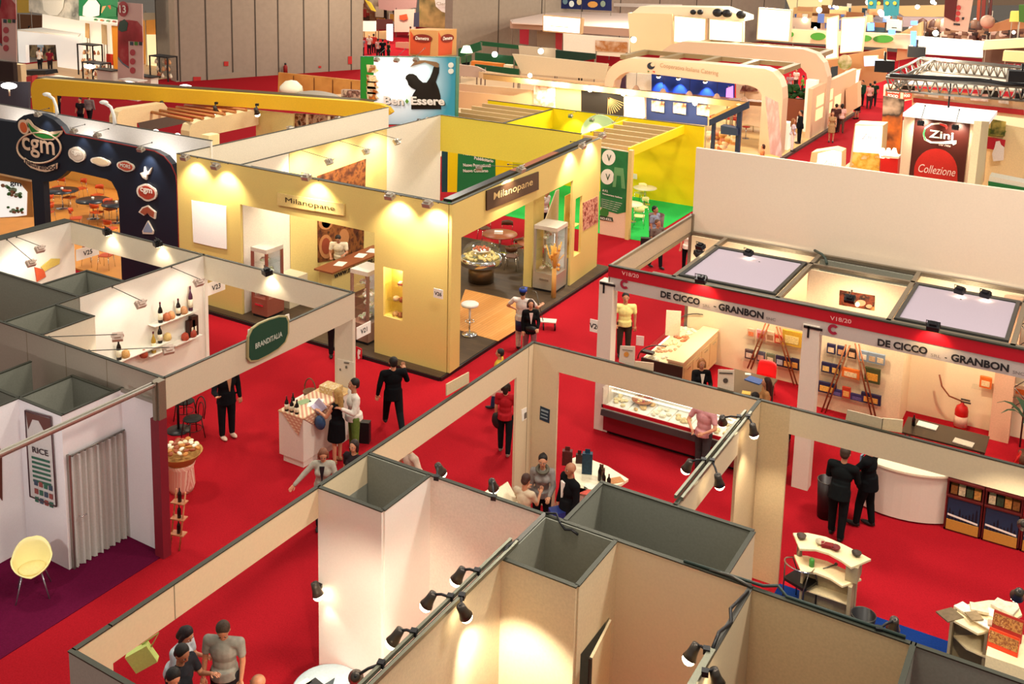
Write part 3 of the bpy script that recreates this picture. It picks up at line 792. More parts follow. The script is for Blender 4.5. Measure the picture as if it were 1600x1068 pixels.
for k,(x,z,c,lb) in enumerate(((-15.7,1.2,'a3643a','round bread roll at right on the floor of the front niche'),(-15.86,1.2,'c79a5e','round pale roll at left on the floor of the front niche'),(-15.65,1.632,'9c4f2c','small cake at right on the lower niche shelf'),(-15.85,1.632,'d8b98c','small cake at left on the lower niche shelf'),(-15.7,2.072,'e8d8bc','layered white and red cake on the upper niche shelf'))):
 mb=MB().lathe((x,21.1,z),[(.07,0),(.09,.03),(.085,.09),(.05,.12),(0,.13)],14)
 if k==4:mb.lathe((x,21.1,z+.04),[(.092,0),(.094,.03)],14,m=1)
 mb.solo('pastry',[mat('pastry_' +c,c,.7,var=.2,scale=60),mat('red_icing','b03020',.5)],lb,'pastry')
mb=MB();picture('wall_panel_sign','large plain white panel on the yellow wall right of the dark blue arch','panel','Y',20.87,[(299,313),(353,322),(354,389),(336,386),(302,378)],mat('white_panel_sheet','ffffff',.6))
# name boards
t=thing('name_board','yellow nameboard with dark letters Milanopane on the front header','sign',PY(485,318,20.85))
MB().py(20.84,[(433,301),(537,319),(537,337),(433,320)],.05).part('board',mat('pale_yellow_board','dcc37c',.5),t)
mb=MB();text_px(mb,'Milanopane','Y',20.83,(446,318),(523,332),10,bold=0);mb.part('letters',mat('dark_brown_letters','3a2a18',.4),kid(t))
t=thing('name_board','dark brown nameboard with pale letters Milanopane on the aisle header','sign',rw(2.4,3.9))
mb=MB();pp(mb,(rw(0,0,-.05),RN),[(761,298),(842,268),(842,296),(761,329)],.04);mb.part('board',mat('dark_brown_board','3d2a1c',.4),t)
mb=MB();text_pp(mb,'Milanopane',(rw(0,0,-.055),RN),(771,316),(832,292),15,bold=.005);mb.part('letters',mat('brushed_gold_letters','d8c48c',.3,.4),kid(t))
plate('V26',PX(694,458,-13.95) +Vector((-.25,-.1,0)),.28,.24,'y','small white plate V26 on the yellow corner pier')
# inside the bakery stand
YI=mat('pale_yellow_board','dcc37c')
wall('booth_wall','white side wall rising behind the left tall fridge',-21.39,-21.34,21.0,31.1,.1,HM,mat('inner_white_board','e9e0ce',.55),openings=None)
MB().box(-21.338,-21.32,22.95,27.8,.1,HM).solo('wall_lining',YI,'pale yellow stretch of the inner side wall around the bread basket picture','panel')
wall('booth_header','bright yellow header board closing the rear of the bakery stand',-21.34,-15.5,31.08,31.14,3.25,HM,mat('clear_yellow_board','e6d24e',.6))
wall('booth_wall','second white inner wall parallel to the yellow panelled one',-23.9,-23.85,21.0,31.2,2.5,HM,mat('inner_white_board','e9e0ce'))
DKB=mat('dark_soffit_board','34352c',.6)
mb=MB().box(-21.3,-14.4,21.02,21.35,HM-.12,HM-.08);mb.solo('soffit_strip',DKB,'dark strip of ceiling trim just behind the front yellow header','trim')
mb=MB();slant(mb,.5,9.9,HM-.1,HM-.02,.25,.3);slant(mb,4.2,7.2,HM-.02,HM-.01,.22,.31,m=1)
mb.solo('soffit_strip',[mat('black_trim','15161a',.3),mat('brown_wood_trim','8a4a2a',.5)],'black and brown trim running behind the aisle header','trim')
picture('wall_picture','large picture of bread baskets on the yellow inner wall','picture','X',-21.3,[(496,275),(572,248),(568,397),(497,410)],ramp_mat('bread_basket_print',['2a1710','5c2f1a','8e5528','38190f'],scale=3.5),.02,
  blobs=[(mat('basket_tan','b5794a',.7),ellipse(509,385,11,19,14)),(mat('loaf_red_brown','8e3f24',.7),ellipse(509,384,7,13,12)),(mat('basket_tan','b5794a'),ellipse(508,348,11,11,12)),(mat('loaf_red_brown','8e3f24'),ellipse(509,348,7,8,12)),(mat('basket_tan','b5794a'),ellipse(537,370,8,13,12))])
t=thing('reception_desk','yellow reception desk with a brown top and a line of small black lettering','desk',(-20,24.4,.1))
MB().box(-20.3,-19.8,23.1,25.8,.1,1.05).part('body',YI,t)
MB().box(-20.42,-19.7,23.0,25.9,1.05,1.1).part('top',mat('brown_desk_top','8a4c2c',.4),t)
mb=MB();put_text(mb,'www.milanopane.it',(-19.79,23.2,.78),YV,ZV,width=2.1,bold=.02);mb.part('lettering',mat('black_print','222022'),t)
for dx,c,lb in ((-19.3,PAPER,'white papers spread at left on the brown desk top'),(-18.3,PAPER,'white papers in the middle of the brown desk top'),(-17.7,mat('pale_blue_paper','d5dbe0',.6),'pale blue papers at the man with dark hair on the brown desk')):
 sheet((-20.05,dx+43.1,1.1),.3,.42,.3,c,label=lb)
def fridge(loc,w,d,h,rz,label,shell,glow=30):
 t=thing('display_fridge',label,'fridge',loc);X,Y,Z=loc
 def P(mb,n,mm,par=None):place_local(mb,loc,rz);return mb.part(n,mm,par or t)
 fr=.07;hb=h*.28
 P(MB().box(-w/2,w/2,-d/2,d/2,.08,hb),'base',shell)
 P(MB().box(-w/2+.03,w/2-.03,-d/2+.03,d/2-.03,0,.08),'plinth',BLACK)
 P(MB().box(-w/2,w/2,-d/2,d/2,h-.12,h),'top_cap',mat('fridge_grey_cap','c9bdae',.4))
 mb=MB()
 for sx in (-1,1):
  for sy in (-1,1):mb.box(sx*w/2,sx*(w/2-fr),sy*d/2,sy*(d/2-fr),hb,h-.12)
 P(mb,'frame',shell)
 P(MB().box(-w/2+.01,w/2-.01,-d/2+.005,-d/2+.015,hb,h-.12),'front_glass',GLASS)
 P(MB().box(w/2-.015,w/2-.005,-d/2+.01,d/2-.01,hb,h-.12),'side_glass',GLASS)
 P(MB().box(-w/2+fr,w/2-fr,d/2-.06,d/2-.04,hb,h-.12),'back_panel',mat('fridge_inner_white','e8ece6',.4))
 P(MB().cyl((w/2-.09,-d/2+.09,hb+.05),(w/2-.09,-d/2+.09,h-.2),.022,n=10),'light_tube',mat('fridge_tube_light','ffffff',.3,var=0,emit='f2fbff',es=9))
 pr_=ramp_mat('fridge_food',['d9c27a','6f8f4a','efe9d8','a8622f','f3ead2'],scale=14)
 for k in range(4):
  z=hb+.04+(h-.2-hb) *k/4
  sh=P(MB().box(-w/2+fr,w/2-fr,-d/2+.08,d/2-.08,z,z+.015),'shelf',GLASS)
  mb=MB();r=random.Random(k+int(h*100))
  for i in range(6):mb.ball((r.uniform(-w/2+.16,w/2-.16),r.uniform(-d/2+.18,d/2-.16),z+.07),(.08,.08,.06),n=8,k=5)
  P(mb,'tray_of_food',pr_,sh)
 P(MB().box(-.16,.16,-d/2-.02,-d/2,hb*.62,hb*.72),'handle',CHROME)
 return t
fridge((-20.75,21.35,.1),.62,.7,2.1,.0,'tall red brown display fridge at the left of the bakery front',mat('red_brown_fridge','8a4a3a',.4))
fridge((-17.15,21.5,.1),.62,.72,2.1,.0,'tall bronze display fridge squeezed against the front pier',mat('bronze_fridge','8e6a58',.4))
fridge((-14.93,28.05,.1),.8,.85,2.15,.06,'big silver display fridge standing in the aisle opening',mat('silver_fridge','b3a898',.35,.5))
MB().box(-21.2,-20.5,22.0,22.8,.1,1.0).solo('chest_freezer',mat('beige_freezer','cfc0a4',.5),'low beige freezer behind the left tall fridge','freezer')
# decorative wheat sheaf
p=Vector((-14.4,27.35,.1));t=thing('wheat_sheaf','tall dried wheat and bread bouquet in a trunk beside the silver fridge','decoration',p)
MB().cyl(p,p+ZV*.95,.08,.07,10).part('trunk',mat('straw_trunk','c9954e',.8,bump=.4),t)
mb=MB();r=random.Random(9)
for i in range(26):
 a=r.uniform(0,6.28);s=r.uniform(.05,.32);mb.tube([p+ZV*.9,p+Vector((s*.5*math.cos(a),s*.5*math.sin(a),1.25)),p+Vector((s*math.cos(a),s*math.sin(a),r.uniform(1.4,1.85)))],[.01,.012,.02],5)
mb.part('stalks',mat('golden_straw','d9a648',.7),t)
mb=MB()
for i in range(8):a=i*.9;mb.ball(p+Vector((.14*math.cos(a),.14*math.sin(a),.95+.09*i)),.055,n=8,k=6)
mb.part('bread_rolls',mat('golden_crust','d0913c',.6),t)
# drum counter with glass dome
p=Vector((-17.1,27.35,.1));t=thing('bread_drum','round steel bread counter under a clear dome','display counter',p)
MB().lathe(p,[(.42,.02),(.42,.55)],32).part('pedestal',mat('bronze_steel','7a6248',.35,.8),t)
MB().lathe(p,[(.4,0),(.4,.05)],24).part('foot',BLACK,t)
MB().lathe(p,[(.6,.55),(.68,.6),(.68,.82),(.64,.84),(.6,.80),(0,.80)],36).part('steel_rim',CHROME,t)
mb=MB();r=random.Random(4)
for i in range(70):
 a=r.uniform(0,6.28);s=.56*math.sqrt(r.random());mb.ball(p+Vector((s*math.cos(a),s*math.sin(a),.86+.1*(1-s/.6))),(.075,.05,.045),Matrix.Rotation(r.uniform(0,3),3,'Z'),n=7,k=5)
mb.part('heap_of_bread',mat('pale_bread','ead08a',.7,var=.25,scale=30),t,kind='stuff')
MB().lathe(p,[(0,1.05),(.3,1.05),(.3,1.08),(0,1.08)],24).part('upper_tray',mat('white_tray','eee6d8',.4),t)
mb=MB()
for i in range(18):a=i*1.1;s=.08+.011*i;mb.ball(p+Vector((s*math.cos(a),s*math.sin(a),1.12)),(.05,.04,.035),n=7,k=5)
mb.part('pizza_pieces',mat('tomato_bread','c4602f',.6),t)
MB().lathe(p,[(.66*math.cos(a),.84+.56*math.sin(a)) for a in [i*math.pi/16 for i in range(9)]],32).part('dome',GLASS,t)
def bar_stool_table(loc,label):
 t=thing('bar_table',label,'table',loc);p=Vector(loc)
 MB().lathe(p,[(.22,0),(.22,.02),(.05,.05)],22).part('foot',CHROME,t)
 MB().cyl(p+ZV*.03,p+ZV*.42,.022).part('column',CHROME,t)
 MB().cyl(p+ZV*.42,p+ZV*.86,.032).part('gas_sleeve',mat('white_plastic','e8e6e0',.4),t)
 MB().tube([p+Vector((.13*math.cos(a),.13*math.sin(a),.4)) for a in [i*math.pi/8 for i in range(16)]],.01,6,closed=True).part('foot_ring',CHROME,t)
 MB().lathe(p,[(.24,.86),(.25,.88),(.25,.92),(.23,.935),(0,.94)],28).part('round_seat',mat('white_plastic','e8e6e0'),t)
bar_stool_table((-14.95,23.35,.108),'white round bar stool with chrome foot on the light oak floor')
for k,(a,b,lb) in enumerate(((710,450,'orange bread rolls stack at the left edge of the oak floor'),(709,458,'small bread heap below the rolls stack'))):
 p=PZ(a,b,.9);
 mb=MB();r=random.Random(k)
 for i in range(9):mb.ball(p+Vector((r.uniform(-.12,.12),r.uniform(-.1,.1),r.uniform(-.12,.12))),.07,n=7,k=5)
 q=MB().cyl((p.x,p.y,.108),(p.x,p.y,p.z-.12),.1);tt=thing('bread_stand',lb,'bread stand',(p.x,p.y,.108));q.part('pedestal',woodm,tt);mb.part('bread',mat('golden_crust','d0913c'),tt)
# cafe tables and chairs
def cafe_table(loc,r,label,m,h=.74):
 t=thing('cafe_table',label,'table',loc);p=Vector(loc)
 MB().lathe(p,[(.26,0),(.25,.02),(.04,.04)],24).part('foot',CHROME,t)
 MB().cyl(p+ZV*.03,p+ZV*(h-.03),.028).part('column',CHROME,t)
 MB().lathe(p,[(r,h-.03),(r,h),(0,h)],36).part('top',m,t)
 return t
def cafe_chair(loc,rz,label,m,leg=None,group=None):
 leg=leg or CHROME
 t=thing('cafe_chair',label,'chair',loc,group)
 def P(mb,n,mm):place_local(mb,loc,rz);return mb.part(n,mm,t)
 vs=round_poly([(-.2,-.19),(.2,-.19),(.21,.21),(-.21,.21)],.09)
 P(MB().prism([(x,y,.44) for x,y in vs],(0,0,.025)),'seat',m)
 N=12;v=[]
 for j in range(2):
  for i in range(N+1):
   a=math.pi*(.12+.76*i/N)
   for th in (0,.018):
    v.append(((.23-th) *math.cos(a),-(.2-th) *math.sin(a) -.03-.03*j,.64+j*.2-(0.03*abs(math.cos(a)) *(1 if j else -1))))
 fs=[];W=2*(N+1)
 for i in range(N):
  a=2*i;fs += [(a,a+2,W+a+2,W+a),(a+1,W+a+1,W+a+3,a+3),(W+a,W+a+2,W+a+3,W+a+1),(a,a+1,a+3,a+2)]
 fs += [(0,W,W+1,1),(2*N,2*N+1,W+2*N+1,W+2*N)]
 P(MB().add(v,fs,0,True),'backrest',m)
 for sx in (-1,1):
  P(MB().tube([(sx*.2,.2,0),(sx*.17,.16,.43)],.011,6),'leg',leg)
  P(MB().tube([(sx*.21,-.22,0),(sx*.17,-.17,.44)],.011,6),'leg',leg)
  P(MB().tube([(sx*.17,-.17,.44),(sx*.19,-.16,.55),(sx*.19,-.14,.7)],.010,6),'back_support',leg)
 return t
BRW=mat('walnut_top','8e4e28',.4,var=.12,scale=12)
for (a,b,lb) in ((781,365,'walnut round table behind the glass dome'),(836,378,'walnut round table beside the silver fridge')):
 p=PZ(a,b,.84);cafe_table((p.x,p.y,.1),.62,lb,BRW)
 MB().obox((p.x-.05,p.y,.885),(.3,.16,.09),.5).solo('napkin_box',PAPER,'white napkin box on the ' +lb,'box')
snapshot()
CH0=None
for (a,b,rz,lb) in ((757,356,2.6,'dark wooden chair left of the walnut table behind the dome'),(806,385,1.2,'dark wooden chair between the two walnut tables, chrome legs'),(800,400,.3,'chair in front of the walnut table, its hoop back towards the drum'),(832,402,-.2,'dark chair before the table beside the silver fridge'),(792,362,3.6,'dark chair at the far side of the walnut table'),(842,398,-1.2,'dark chair half hidden by the silver fridge')):
 p=PZ(a,b,.55)
 cafe_chair((p.x,p.y,.1),rz,lb,mat('walnut_shell','5c3522',.4))
# floodlights of the bakery stand
for (a,b),lb in (((480,280),'silver floodlight above the yellow nameboard'),((610,310),'silver floodlight at the left on the front yellow pier'),((669,322),'silver floodlight at the right on the front yellow pier'),((290,249),'silver floodlight leftmost on the yellow wall above the white panel'),((338,263),'silver floodlight right of its twin above the white panel')):
 p=PY(a,b,20.45);flood(p,(p.x,20.95,p.z-1.25),lb,190,arm=(p.x,20.9,HM),s=1.25,size=105)
for (a,b),lb in (((813,268),'silver floodlight over the dark brown nameboard'),((909,231),'silver floodlight on the aisle header above the small picture'),((940,215),'silver floodlight at the far corner of the yellow aisle wall')):
 q=PP(a,b,rw(0,0,-.42),RN);flood(q,q+Vector((-.42,0,-1.3)),lb,200,arm=q+Vector((-.4,0,.15)),s=1.25,size=105)
for (a,b),lb in (((512,254),'silver floodlight on a long arm, front one of three inside the bakery stand'),((570,238),'silver floodlight on a long arm, middle one of three inside the bakery stand'),((618,223),'silver floodlight on a long arm, rear one of three inside the bakery stand')):
 p=PZ(a,b,4.35);flood(p,(-21.4,p.y,3.5),lb,150,arm=(-21.36,p.y,HM),s=1.25,size=120)
for (a,b),lb in (((530,190),'silver floodlight on the far white inner wall, right one'),((455,205),'silver floodlight on the far white inner wall, left one')):
 p=PZ(a,b,4.35);flood(p,(-23.8,p.y,3.4),lb,150,arm=(-23.87,p.y,HM),s=1.25,size=120)
p=Vector((-16.4,26,4.2));flood(p,(-16.9,27,1),'silver floodlight inside the aisle header shining on the bread drum',90,arm=(-14.6,26,4.5),size=120)
p=Vector((-18.6,22.0,3.9));flood(p,(-20.8,24.6,1.2),'silver floodlight hidden behind the front header over the reception desk',130,arm=(-18.6,21.0,4.3),size=120)
p=Vector((-20.2,21.6,3.9));flood(p,(-20.8,22.4,1.2),'silver floodlight hidden behind the front header over the left fridge',40,arm=(-20.2,21.0,4.3),size=120)
# aisle wall picture and niche content
mb=MB();pp(mb,(rw(0,0,-.01),RN),[(911,317),(934,306),(935,347),(911,361)],.02)
mb.solo('wall_picture',ramp_mat('dried_meat_print',['5a1512','9c4a3a','d8a48c','7a1f1a'],scale=7),'small dark red food picture on the end of the yellow aisle wall','picture')
mb=slant(MB(),7.9,8.55,.95,3.0,.02,.35);slant(mb,7.9,8.55,.95,1.0,.3,.08);slant(mb,7.9,8.55,1.95,1.97,.3,.08);mb.solo('niche_box',mat('lit_niche_yellow','ecd36a'),'yellow lined niche in the end of the aisle wall','niche')
for z,c,lb in ((1.0,'c98a3a','golden sheaf of bread at the bottom of the aisle niche'),(1.97,'d9a648','golden bread figure on the upper shelf of the aisle niche')):
 p=rw(8.2,z,.22);MB().lathe(p,[(.08,0),(.05,.15),(.1,.35),(.04,.6),(0,.65)],10).solo('bread_figure',mat('figure_' +c,c,.6),lb,'bread figure')
mb=MB().prism([(-15.6,28.2,1.2),(-15.6,29.6,2.9),(-15.6,29.8,2.9),(-15.6,29.8,1.2)],(-.03,0,0));mb.solo('stair_panel',mat('pale_beige_panel','d9c7a8',.5),'pale slanted panel rising behind the silver fridge','panel')

# ================================================================ dark blue arch stand at left
NV=mat('midnight_blue_board','0e1828',.5,var=.03)
outer=[(-14,185),(0,187.7),(24.3,191),(30,185),(37.5,180),(46,178),(56,177),(64,178),(71,180.6),(84,187),(95.5,197.4),(103,209),(130,213.5),(187,224.6),(222.8,232),(241.5,235.8),(256.5,244),(267.7,257),(275,274),(277,291),(279,358)]
inner=[(187.3,360),(185.4,310),(182.6,298.6),(174,283.6),(166.6,279.8),(116,268),(105,266.7),(97,275),(88,280.8),(78.6,283.6),(67.4,284)]
Y0=20.92
P0=[PY(x,y,Y0) for x,y in outer]
P1=[PY(x,y,Y0) for x,y in inner]
rleg=P0[-1].x
pts=P0+[Vector((rleg-.02,Y0,.02)),Vector((PY(187.3,360,Y0).x,Y0,.02))] +P1+[Vector((P1[-1].x,Y0,.02)),Vector((P1[-1].x-.6,Y0,.02)),PY(49.6,280.8,Y0),PY(0,270.5,Y0),PY(-14,267,Y0)]
t=thing('entrance_arch','big midnight blue rounded arch front with a round bulge for the round vegetable logo','arch',(rleg-4,Y0,0))
MB().prism(pts,(0,.22,0)).part('board',NV,t)
mb=MB();redm=mat('thin_red_edge','8a2020',.5)
e=[p+Vector((0,-.004,0)) for p in P0[10:]];mb.tube(e+[Vector((rleg-.02,Y0,.05))],.02,6)
mb.part('red_edge',redm,t)
PAL=mat('pale_peach_letters','e3c4a4',.45,var=.02)
t=thing('company_logo','round pale outlined logo with green pepper, orange bulb and the letters cgm','logo',PY(62,260,20.8))
def C(x,y):return (x/5.341,160+y/5.341)
ring=[C(325+182*math.cos(a),378+128*math.sin(a)) for a in [i*math.pi/18 for i in range(36)]]
cc=[PY(x,y,20.86) for x,y in ring]
MB().tube(cc,.035,6,closed=True).part('oval_ring',PAL,t)
chili_o=[C(215,150),C(225,138),C(245,150),C(275,190),C(330,225),(C(400,248)),C(470,240),C(515,235),C(508,265),C(480,290),C(440,315),C(360,312),C(300,292),C(255,250),C(228,200)]
chili_i=[C(232,165),C(262,200),C(300,232),C(350,255),C(410,272),C(470,264),C(500,250),C(480,275),C(430,302),C(360,300),C(300,278),C(258,240),C(238,200)]
MB().py(20.85,chili_o,.05).part('pepper_outline',PAL,t);MB().py(20.84,chili_i,.04).part('green_pepper',mat('pepper_green','1f7a2a',.4),t)
MB().py(20.85,[C(195+(x) *1.0,205+y) for x,y in [(58*math.cos(a) *.75+12*math.sin(a),62*math.sin(a)) for a in [i*math.pi/10 for i in range(20)]]],.05).part('bulb_outline',PAL,t)
MB().py(20.84,[C(195+x,208+y) for x,y in [(38*math.cos(a) *.75+8*math.sin(a),44*math.sin(a)) for a in [i*math.pi/10 for i in range(20)]]],.04).part('orange_bulb',mat('bulb_orange','d0602a',.4),t)
mb=MB();text_px(mb,'cgm','Y',20.84,C(190,440),C(462,492),29,bold=.015);mb.part('large_letters',PAL,t)
band=[C(203,462),C(260,510),C(330,535),(C(400,535)),C(475,505),C(470,555),C(410,575),C(380,580),C(330,572),C(255,545),C(200,495)]
MB().py(20.83,band,.04).part('lower_band',PAL,t)
mb=MB();text_px(mb,'naturalfood','Y',20.82,C(212,505),C(468,560),9,bold=.02,warp=lambda a,b,W,H:(a,b-.9*H*(1-(2*a/W-1) ** 2) *.55));mb.part('small_letters',mat('dark_plum','2c1a24',.5),t)
for k,(x,y,w,h,c,s,lb) in enumerate(((638,435,70,64,'c8b8a4','cgm','small oval brand plaque with green pepper, first right of the big logo'),(835,495,82,36,'e0c8a0','','cream carrot-shaped plaque, second right of the big logo'),(1045,533,72,44,'c8553c','MORS','red and white plaque lettered in red, third right of the big logo'),
  (1212,590,45,55,'e8e2d4','','white bird-shaped plaque under the bright spotlight'),(1222,752,84,72,'b0402c','cgm','oval plaque with green pepper and red ribbon on the arch leg'),(1230,915,76,58,'a8553a','','brown fish-shaped plaque on the arch leg'),(1232,1030,46,44,'8fa0b8','','triangular plaque hanging lowest on the arch leg'))):
 t=thing('brand_plaque',lb,'plaque',PY(*C(x,y),20.88))
 if k==6:o_=[(x-w,y+h),(x,y-h),(x+w,y+h),(x+w*.9,y+h*1.6),(x-w*.9,y+h*1.5)]
 elif k==3:o_=[(x-w,y),(x-w*.3,y-h*.2),(x-w*.2,y-h),(x+w*.1,y-h*.2),(x+w*.6,y-h*.3),(x+w*1.2,y-h*.9),(x+w*.7,y+h*.2),(x+w*.3,y+h*.3),(x+w*.2,y+h),(x-w*.5,y+h*.7)]
 elif k==5:o_=[(x-w,y),(x-w*.6,y-h*.7),(x,y-h),(x+w*.5,y-h*.4),(x+w*.9,y),(x+w*.8,y+h),(x+w*.3,y+h*.6),(x,y+h*.1),(x-w*.4,y+h*.5)]
 else:
  o_=[(x+w*math.cos(a) *(1 if abs(math.sin(a)) <.8 else .8),y+h*math.sin(a) +.18*w*math.cos(a)) for a in [i*math.pi/10 for i in range(20)]]
 MB().py(20.87,[C(*q) for q in o_],.05).part('outline',mat('plaque_edge','e6dac6',.5),t)
 MB().py(20.86,[C(x+(a-x) *.82,y+(b-y) *.78) for a,b in o_],.03).part('face',mat('plaque_' +c,c,.5),t)
 if s:
  mb=MB();text_px(mb,s,'Y',20.85,C(x-w*.6,y+h*.05),C(x+w*.6,y+h*.05+w*.25),h*.7/5.34,bold=.03);mb.part('letters',mat('plaque_white','f3ead8',.5),t)
for (a,b),e_,lb in (((60,181),30,'small silver floodlight on top of the round bulge of the arch'),((116,207),35,'small silver floodlight over the first brand plaque'),((153,214),35,'small silver floodlight over the second brand plaque'),((221,236),95,'bright silver floodlight over the bird-shaped plaque')):
 p=PY(a,b,20.6);flood(p,(p.x,20.95,p.z-1.0),lb,e_,arm=(p.x,21.0,p.z+.2),s=1.1,size=90,col=(1,.95,.9))
wall('booth_header','long white fascia board above and behind the dark blue arch',-36.0,-23.8,22.15,22.2,3.3,HM+.2,mat('white_fascia','f6f0e8',.5))
for x_,lb in ((-33,'added floodlight tucked behind the arch to brighten the left of the white fascia'),(-29.5,'added floodlight tucked behind the arch to brighten the middle of the white fascia'),(-26,'added floodlight tucked behind the arch to brighten the right of the white fascia')):flood((x_,21.3,3.75),(x_,22.15,4.3),lb,45,arm=(x_,21.14,3.6),size=150,col=(1,.95,.9))  # lamps added behind the arch only to brighten the white fascia board
OF=mat('orange_vinyl_floor','d08a3c',.5,var=.06,scale=2)
slab('stand_floor',-42,-24.1,20.9,28.5,0,.06,OF,'orange floor of the dark blue arch stand','floor',kind=None)
wall('booth_wall','warm yellow rear wall of the dark blue arch stand',-42,-33.0,28.4,28.5,0,2.3,mat('warm_yellow_wall','e2a84e',.6),rail=False)
wall('booth_wall','dark blue rear wall with small logos behind the red chairs',-33.0,-25,28.4,28.5,0,2.3,NV,rail=False)
ORC=mat('orange_red_chair_shell','c4481c',.4,var=.03)
BT=mat('black_round_top','20222a',.3,var=0)
for (a,b,r_,lb) in ((97,297,.62,'dark round table at left inside the arch'),(145,312,.62,'dark round table in the middle inside the arch'),(182,318,.55,'dark round table half hidden by the arch leg')):
 p=PZ(a,b,.8);cafe_table((p.x,p.y,.06),r_,lb,BT)
 MB().lathe((p.x,p.y,.8),[(.05,0),(.06,.1),(.03,.12),(0,.12)],10).solo('sugar_pot',mat('white_plastic','e8e6e0'),'small pot standing on the ' +lb,'pot')
for (a,b,rz,lb) in ((92,288,3.3,'orange red chair behind the left dark table'),(108,304,0.3,'orange red chair in front of the left dark table'),(126,290,3.0,'orange red chair between the two dark tables, at the back'),(152,300,3.3,'orange red chair behind the middle dark table'),(151,327,.2,'orange red chair in front of the middle dark table'),
     (74,313,1.2,'orange red chair low at the left edge of the opening'),(118,336,-.8,'orange red chair leaning at lower middle of the opening'),(74,327,2.0,'orange red chair at bottom left beside the arch post'),(172,322,-1.6,'orange red chair at the right side of the middle table'),(172,352,.1,'orange red chair lowest, just above the cream header')):
 p=PZ(a,b,.62);cafe_chair((p.x,p.y,.06),rz,lb,ORC)
for (a,b,rz,lb) in ((142,403,.2,'chrome legged chair seen below the V25 header, left one'),(166,408,.4,'chrome legged chair seen below the V25 header, right one')):
 p=PZ(a,b,.3);cafe_chair((p.x,p.y,.06),rz,lb,ORC)
p=Vector((-31,24,3.6));flood(p,(-31.5,24.5,0),'halogen lamp under the white fascia lighting the red chairs',150,arm=(-31,22.2,3.6),size=150)
p=Vector((-36,24.5,3.6));flood(p,(-36,25,0),'halogen lamp at the left under the white fascia',120,arm=(-36,22.2,3.6),size=150)
t=thing('salad_display','white refrigerated salad display with a photo of vegetables at the left image edge','display',PY(20,345,21.4))
MB().py(21.3,[(-12,271),(49,284),(52,339),(-12,341)],.3).part('wooden_frame',mat('orange_wood_frame','c98a3e',.5),t)
MB().py(21.28,[(-12,281),(30,286),(42,300),(41,336),(26,338),(-12,340)],.06).part('white_panel',mat('backlit_white_panel','f4f4f0',.4,emit='fffdf4',es=.5),t)
mb=MB();r=random.Random(2)
for i in range(22):x=3+r.random() *30;y=288+x*.25+r.random() *12;mb.py(21.27-i*.004,ellipse(x,y,3.2,2.6,8),.002,m=i % 3)
for i in range(16):x=6+r.random() *30;y=318+x*.2+r.random() *10;mb.py(21.27-i*.004,ellipse(x,y,2.6,2.0,8),.002,m=i % 3)
mb.part('vegetable_picture',[mat('leaf_green','3c6a2c',.6),mat('tomato_tan','9a6a4a',.6),mat('leaf_grey','8aa080',.6)],t,kind='stuff')
mb=MB();text_px(mb,'gm','Y',21.15,(16,291),(34,294),8,bold=.03);mb.part('letters',NV,t)
for k,(a,b,lb) in enumerate(((82,160,'white gooseneck lamp left above the white fascia'),(172,174,'white gooseneck lamp right above the white fascia'))):
 p=PY(a+8,b+22,22.17);t=thing('gooseneck_lamp',lb,'lamp',p);wp=mat('white_plastic','e8e6e0')
 MB().tube([p,p+Vector((-.05,0,.35)),p+Vector((-.18,0,.6)),p+Vector((-.4,-.05,.72))],[.07,.05,.05,.06],8).part('neck',wp,t)
 MB().ball(p+Vector((-.45,-.06,.74)),(.18,.12,.07)).part('head',wp,t)

# ================================================================ front island of plain beige stands
FB=mat('beige_laminate_front','dcc8a6',0.55,var=0.03)
FW=mat('white_laminate_front','efe5de',0.5,var=0.02)
H=3.4
def fw(lb,x0,x1,y0,y1,z0=0,z1=H,m=FW,name='booth_wall',**k):return wall(name,lb,x0,x1,y0,y1,z0,z1,m,**k)
fw('long beige header board rising from the four visitors corner to the double pier',-9.38,-9.33,6.98,16.3,2.93,H,FB,'booth_header',seams=(7.9,))
fw('beige corner panel beside the green bag visitor',-9.38,-9.33,6.5,6.98,0,H,FB)
fw('grey taupe wall at the bottom left corner of the photograph below the visitors',-9.38,-3.5,6.45,6.5,0,H,mat('taupe_laminate','aaa095',.55))
fw('beige pier face with a small framed notice, on the lower edge of the long header',-9.38,-9.33,16.3,17.0,0,H,FB,seams=(16.75,))
fw('beige pier face with the dark blue square notice',-9.33,-8.77,16.95,17.0,0,H,FB)
fw('beige header board running from the double pier to the pier with a lamp',-8.77,-4.75,16.95,17.0,2.93,H,FB,'booth_header')
fw('broad beige pier face right of the clip lamps, dark joint down its middle',-4.75,-4.21,16.95,17.0,0,H,mat('tan_laminate','cdb48c',.55))
fw('beige pier face left of the dark joint, turned to the clip lamps',-4.78,-4.73,15.75,16.95,0,H,mat('tan_laminate','cdb48c'))
fw('beige header board over the black suited men and the curved desk',-4.21,1.6,16.95,17.0,2.93,H,FB,'booth_header')
fw('lamp lit header board sloping to the lower left under the double rail',-4.78,-4.73,12.97,15.75,2.93,H,FB,'booth_header')
GI=GREYIN
# storage tower
fw('pale front of the tall storage tower with the lamp shadow on it',-9.34,-8.17,10.56,10.61,0,H,FW,'storage_wall')
fw('right hand face of the tall storage tower',-8.2,-8.15,10.61,11.72,0,H,FW,'storage_wall')
fw('grey left inner side of the tall storage tower',-9.38,-9.33,10.61,11.72,0,2.93,GI,'storage_wall',rail=False)
t=fw('wide pale wall behind the tower, meeting the double rail at its right end',-9.33,-6.26,11.72,11.77,0,H,mat('bright_white_laminate','e8ddd2',.5))
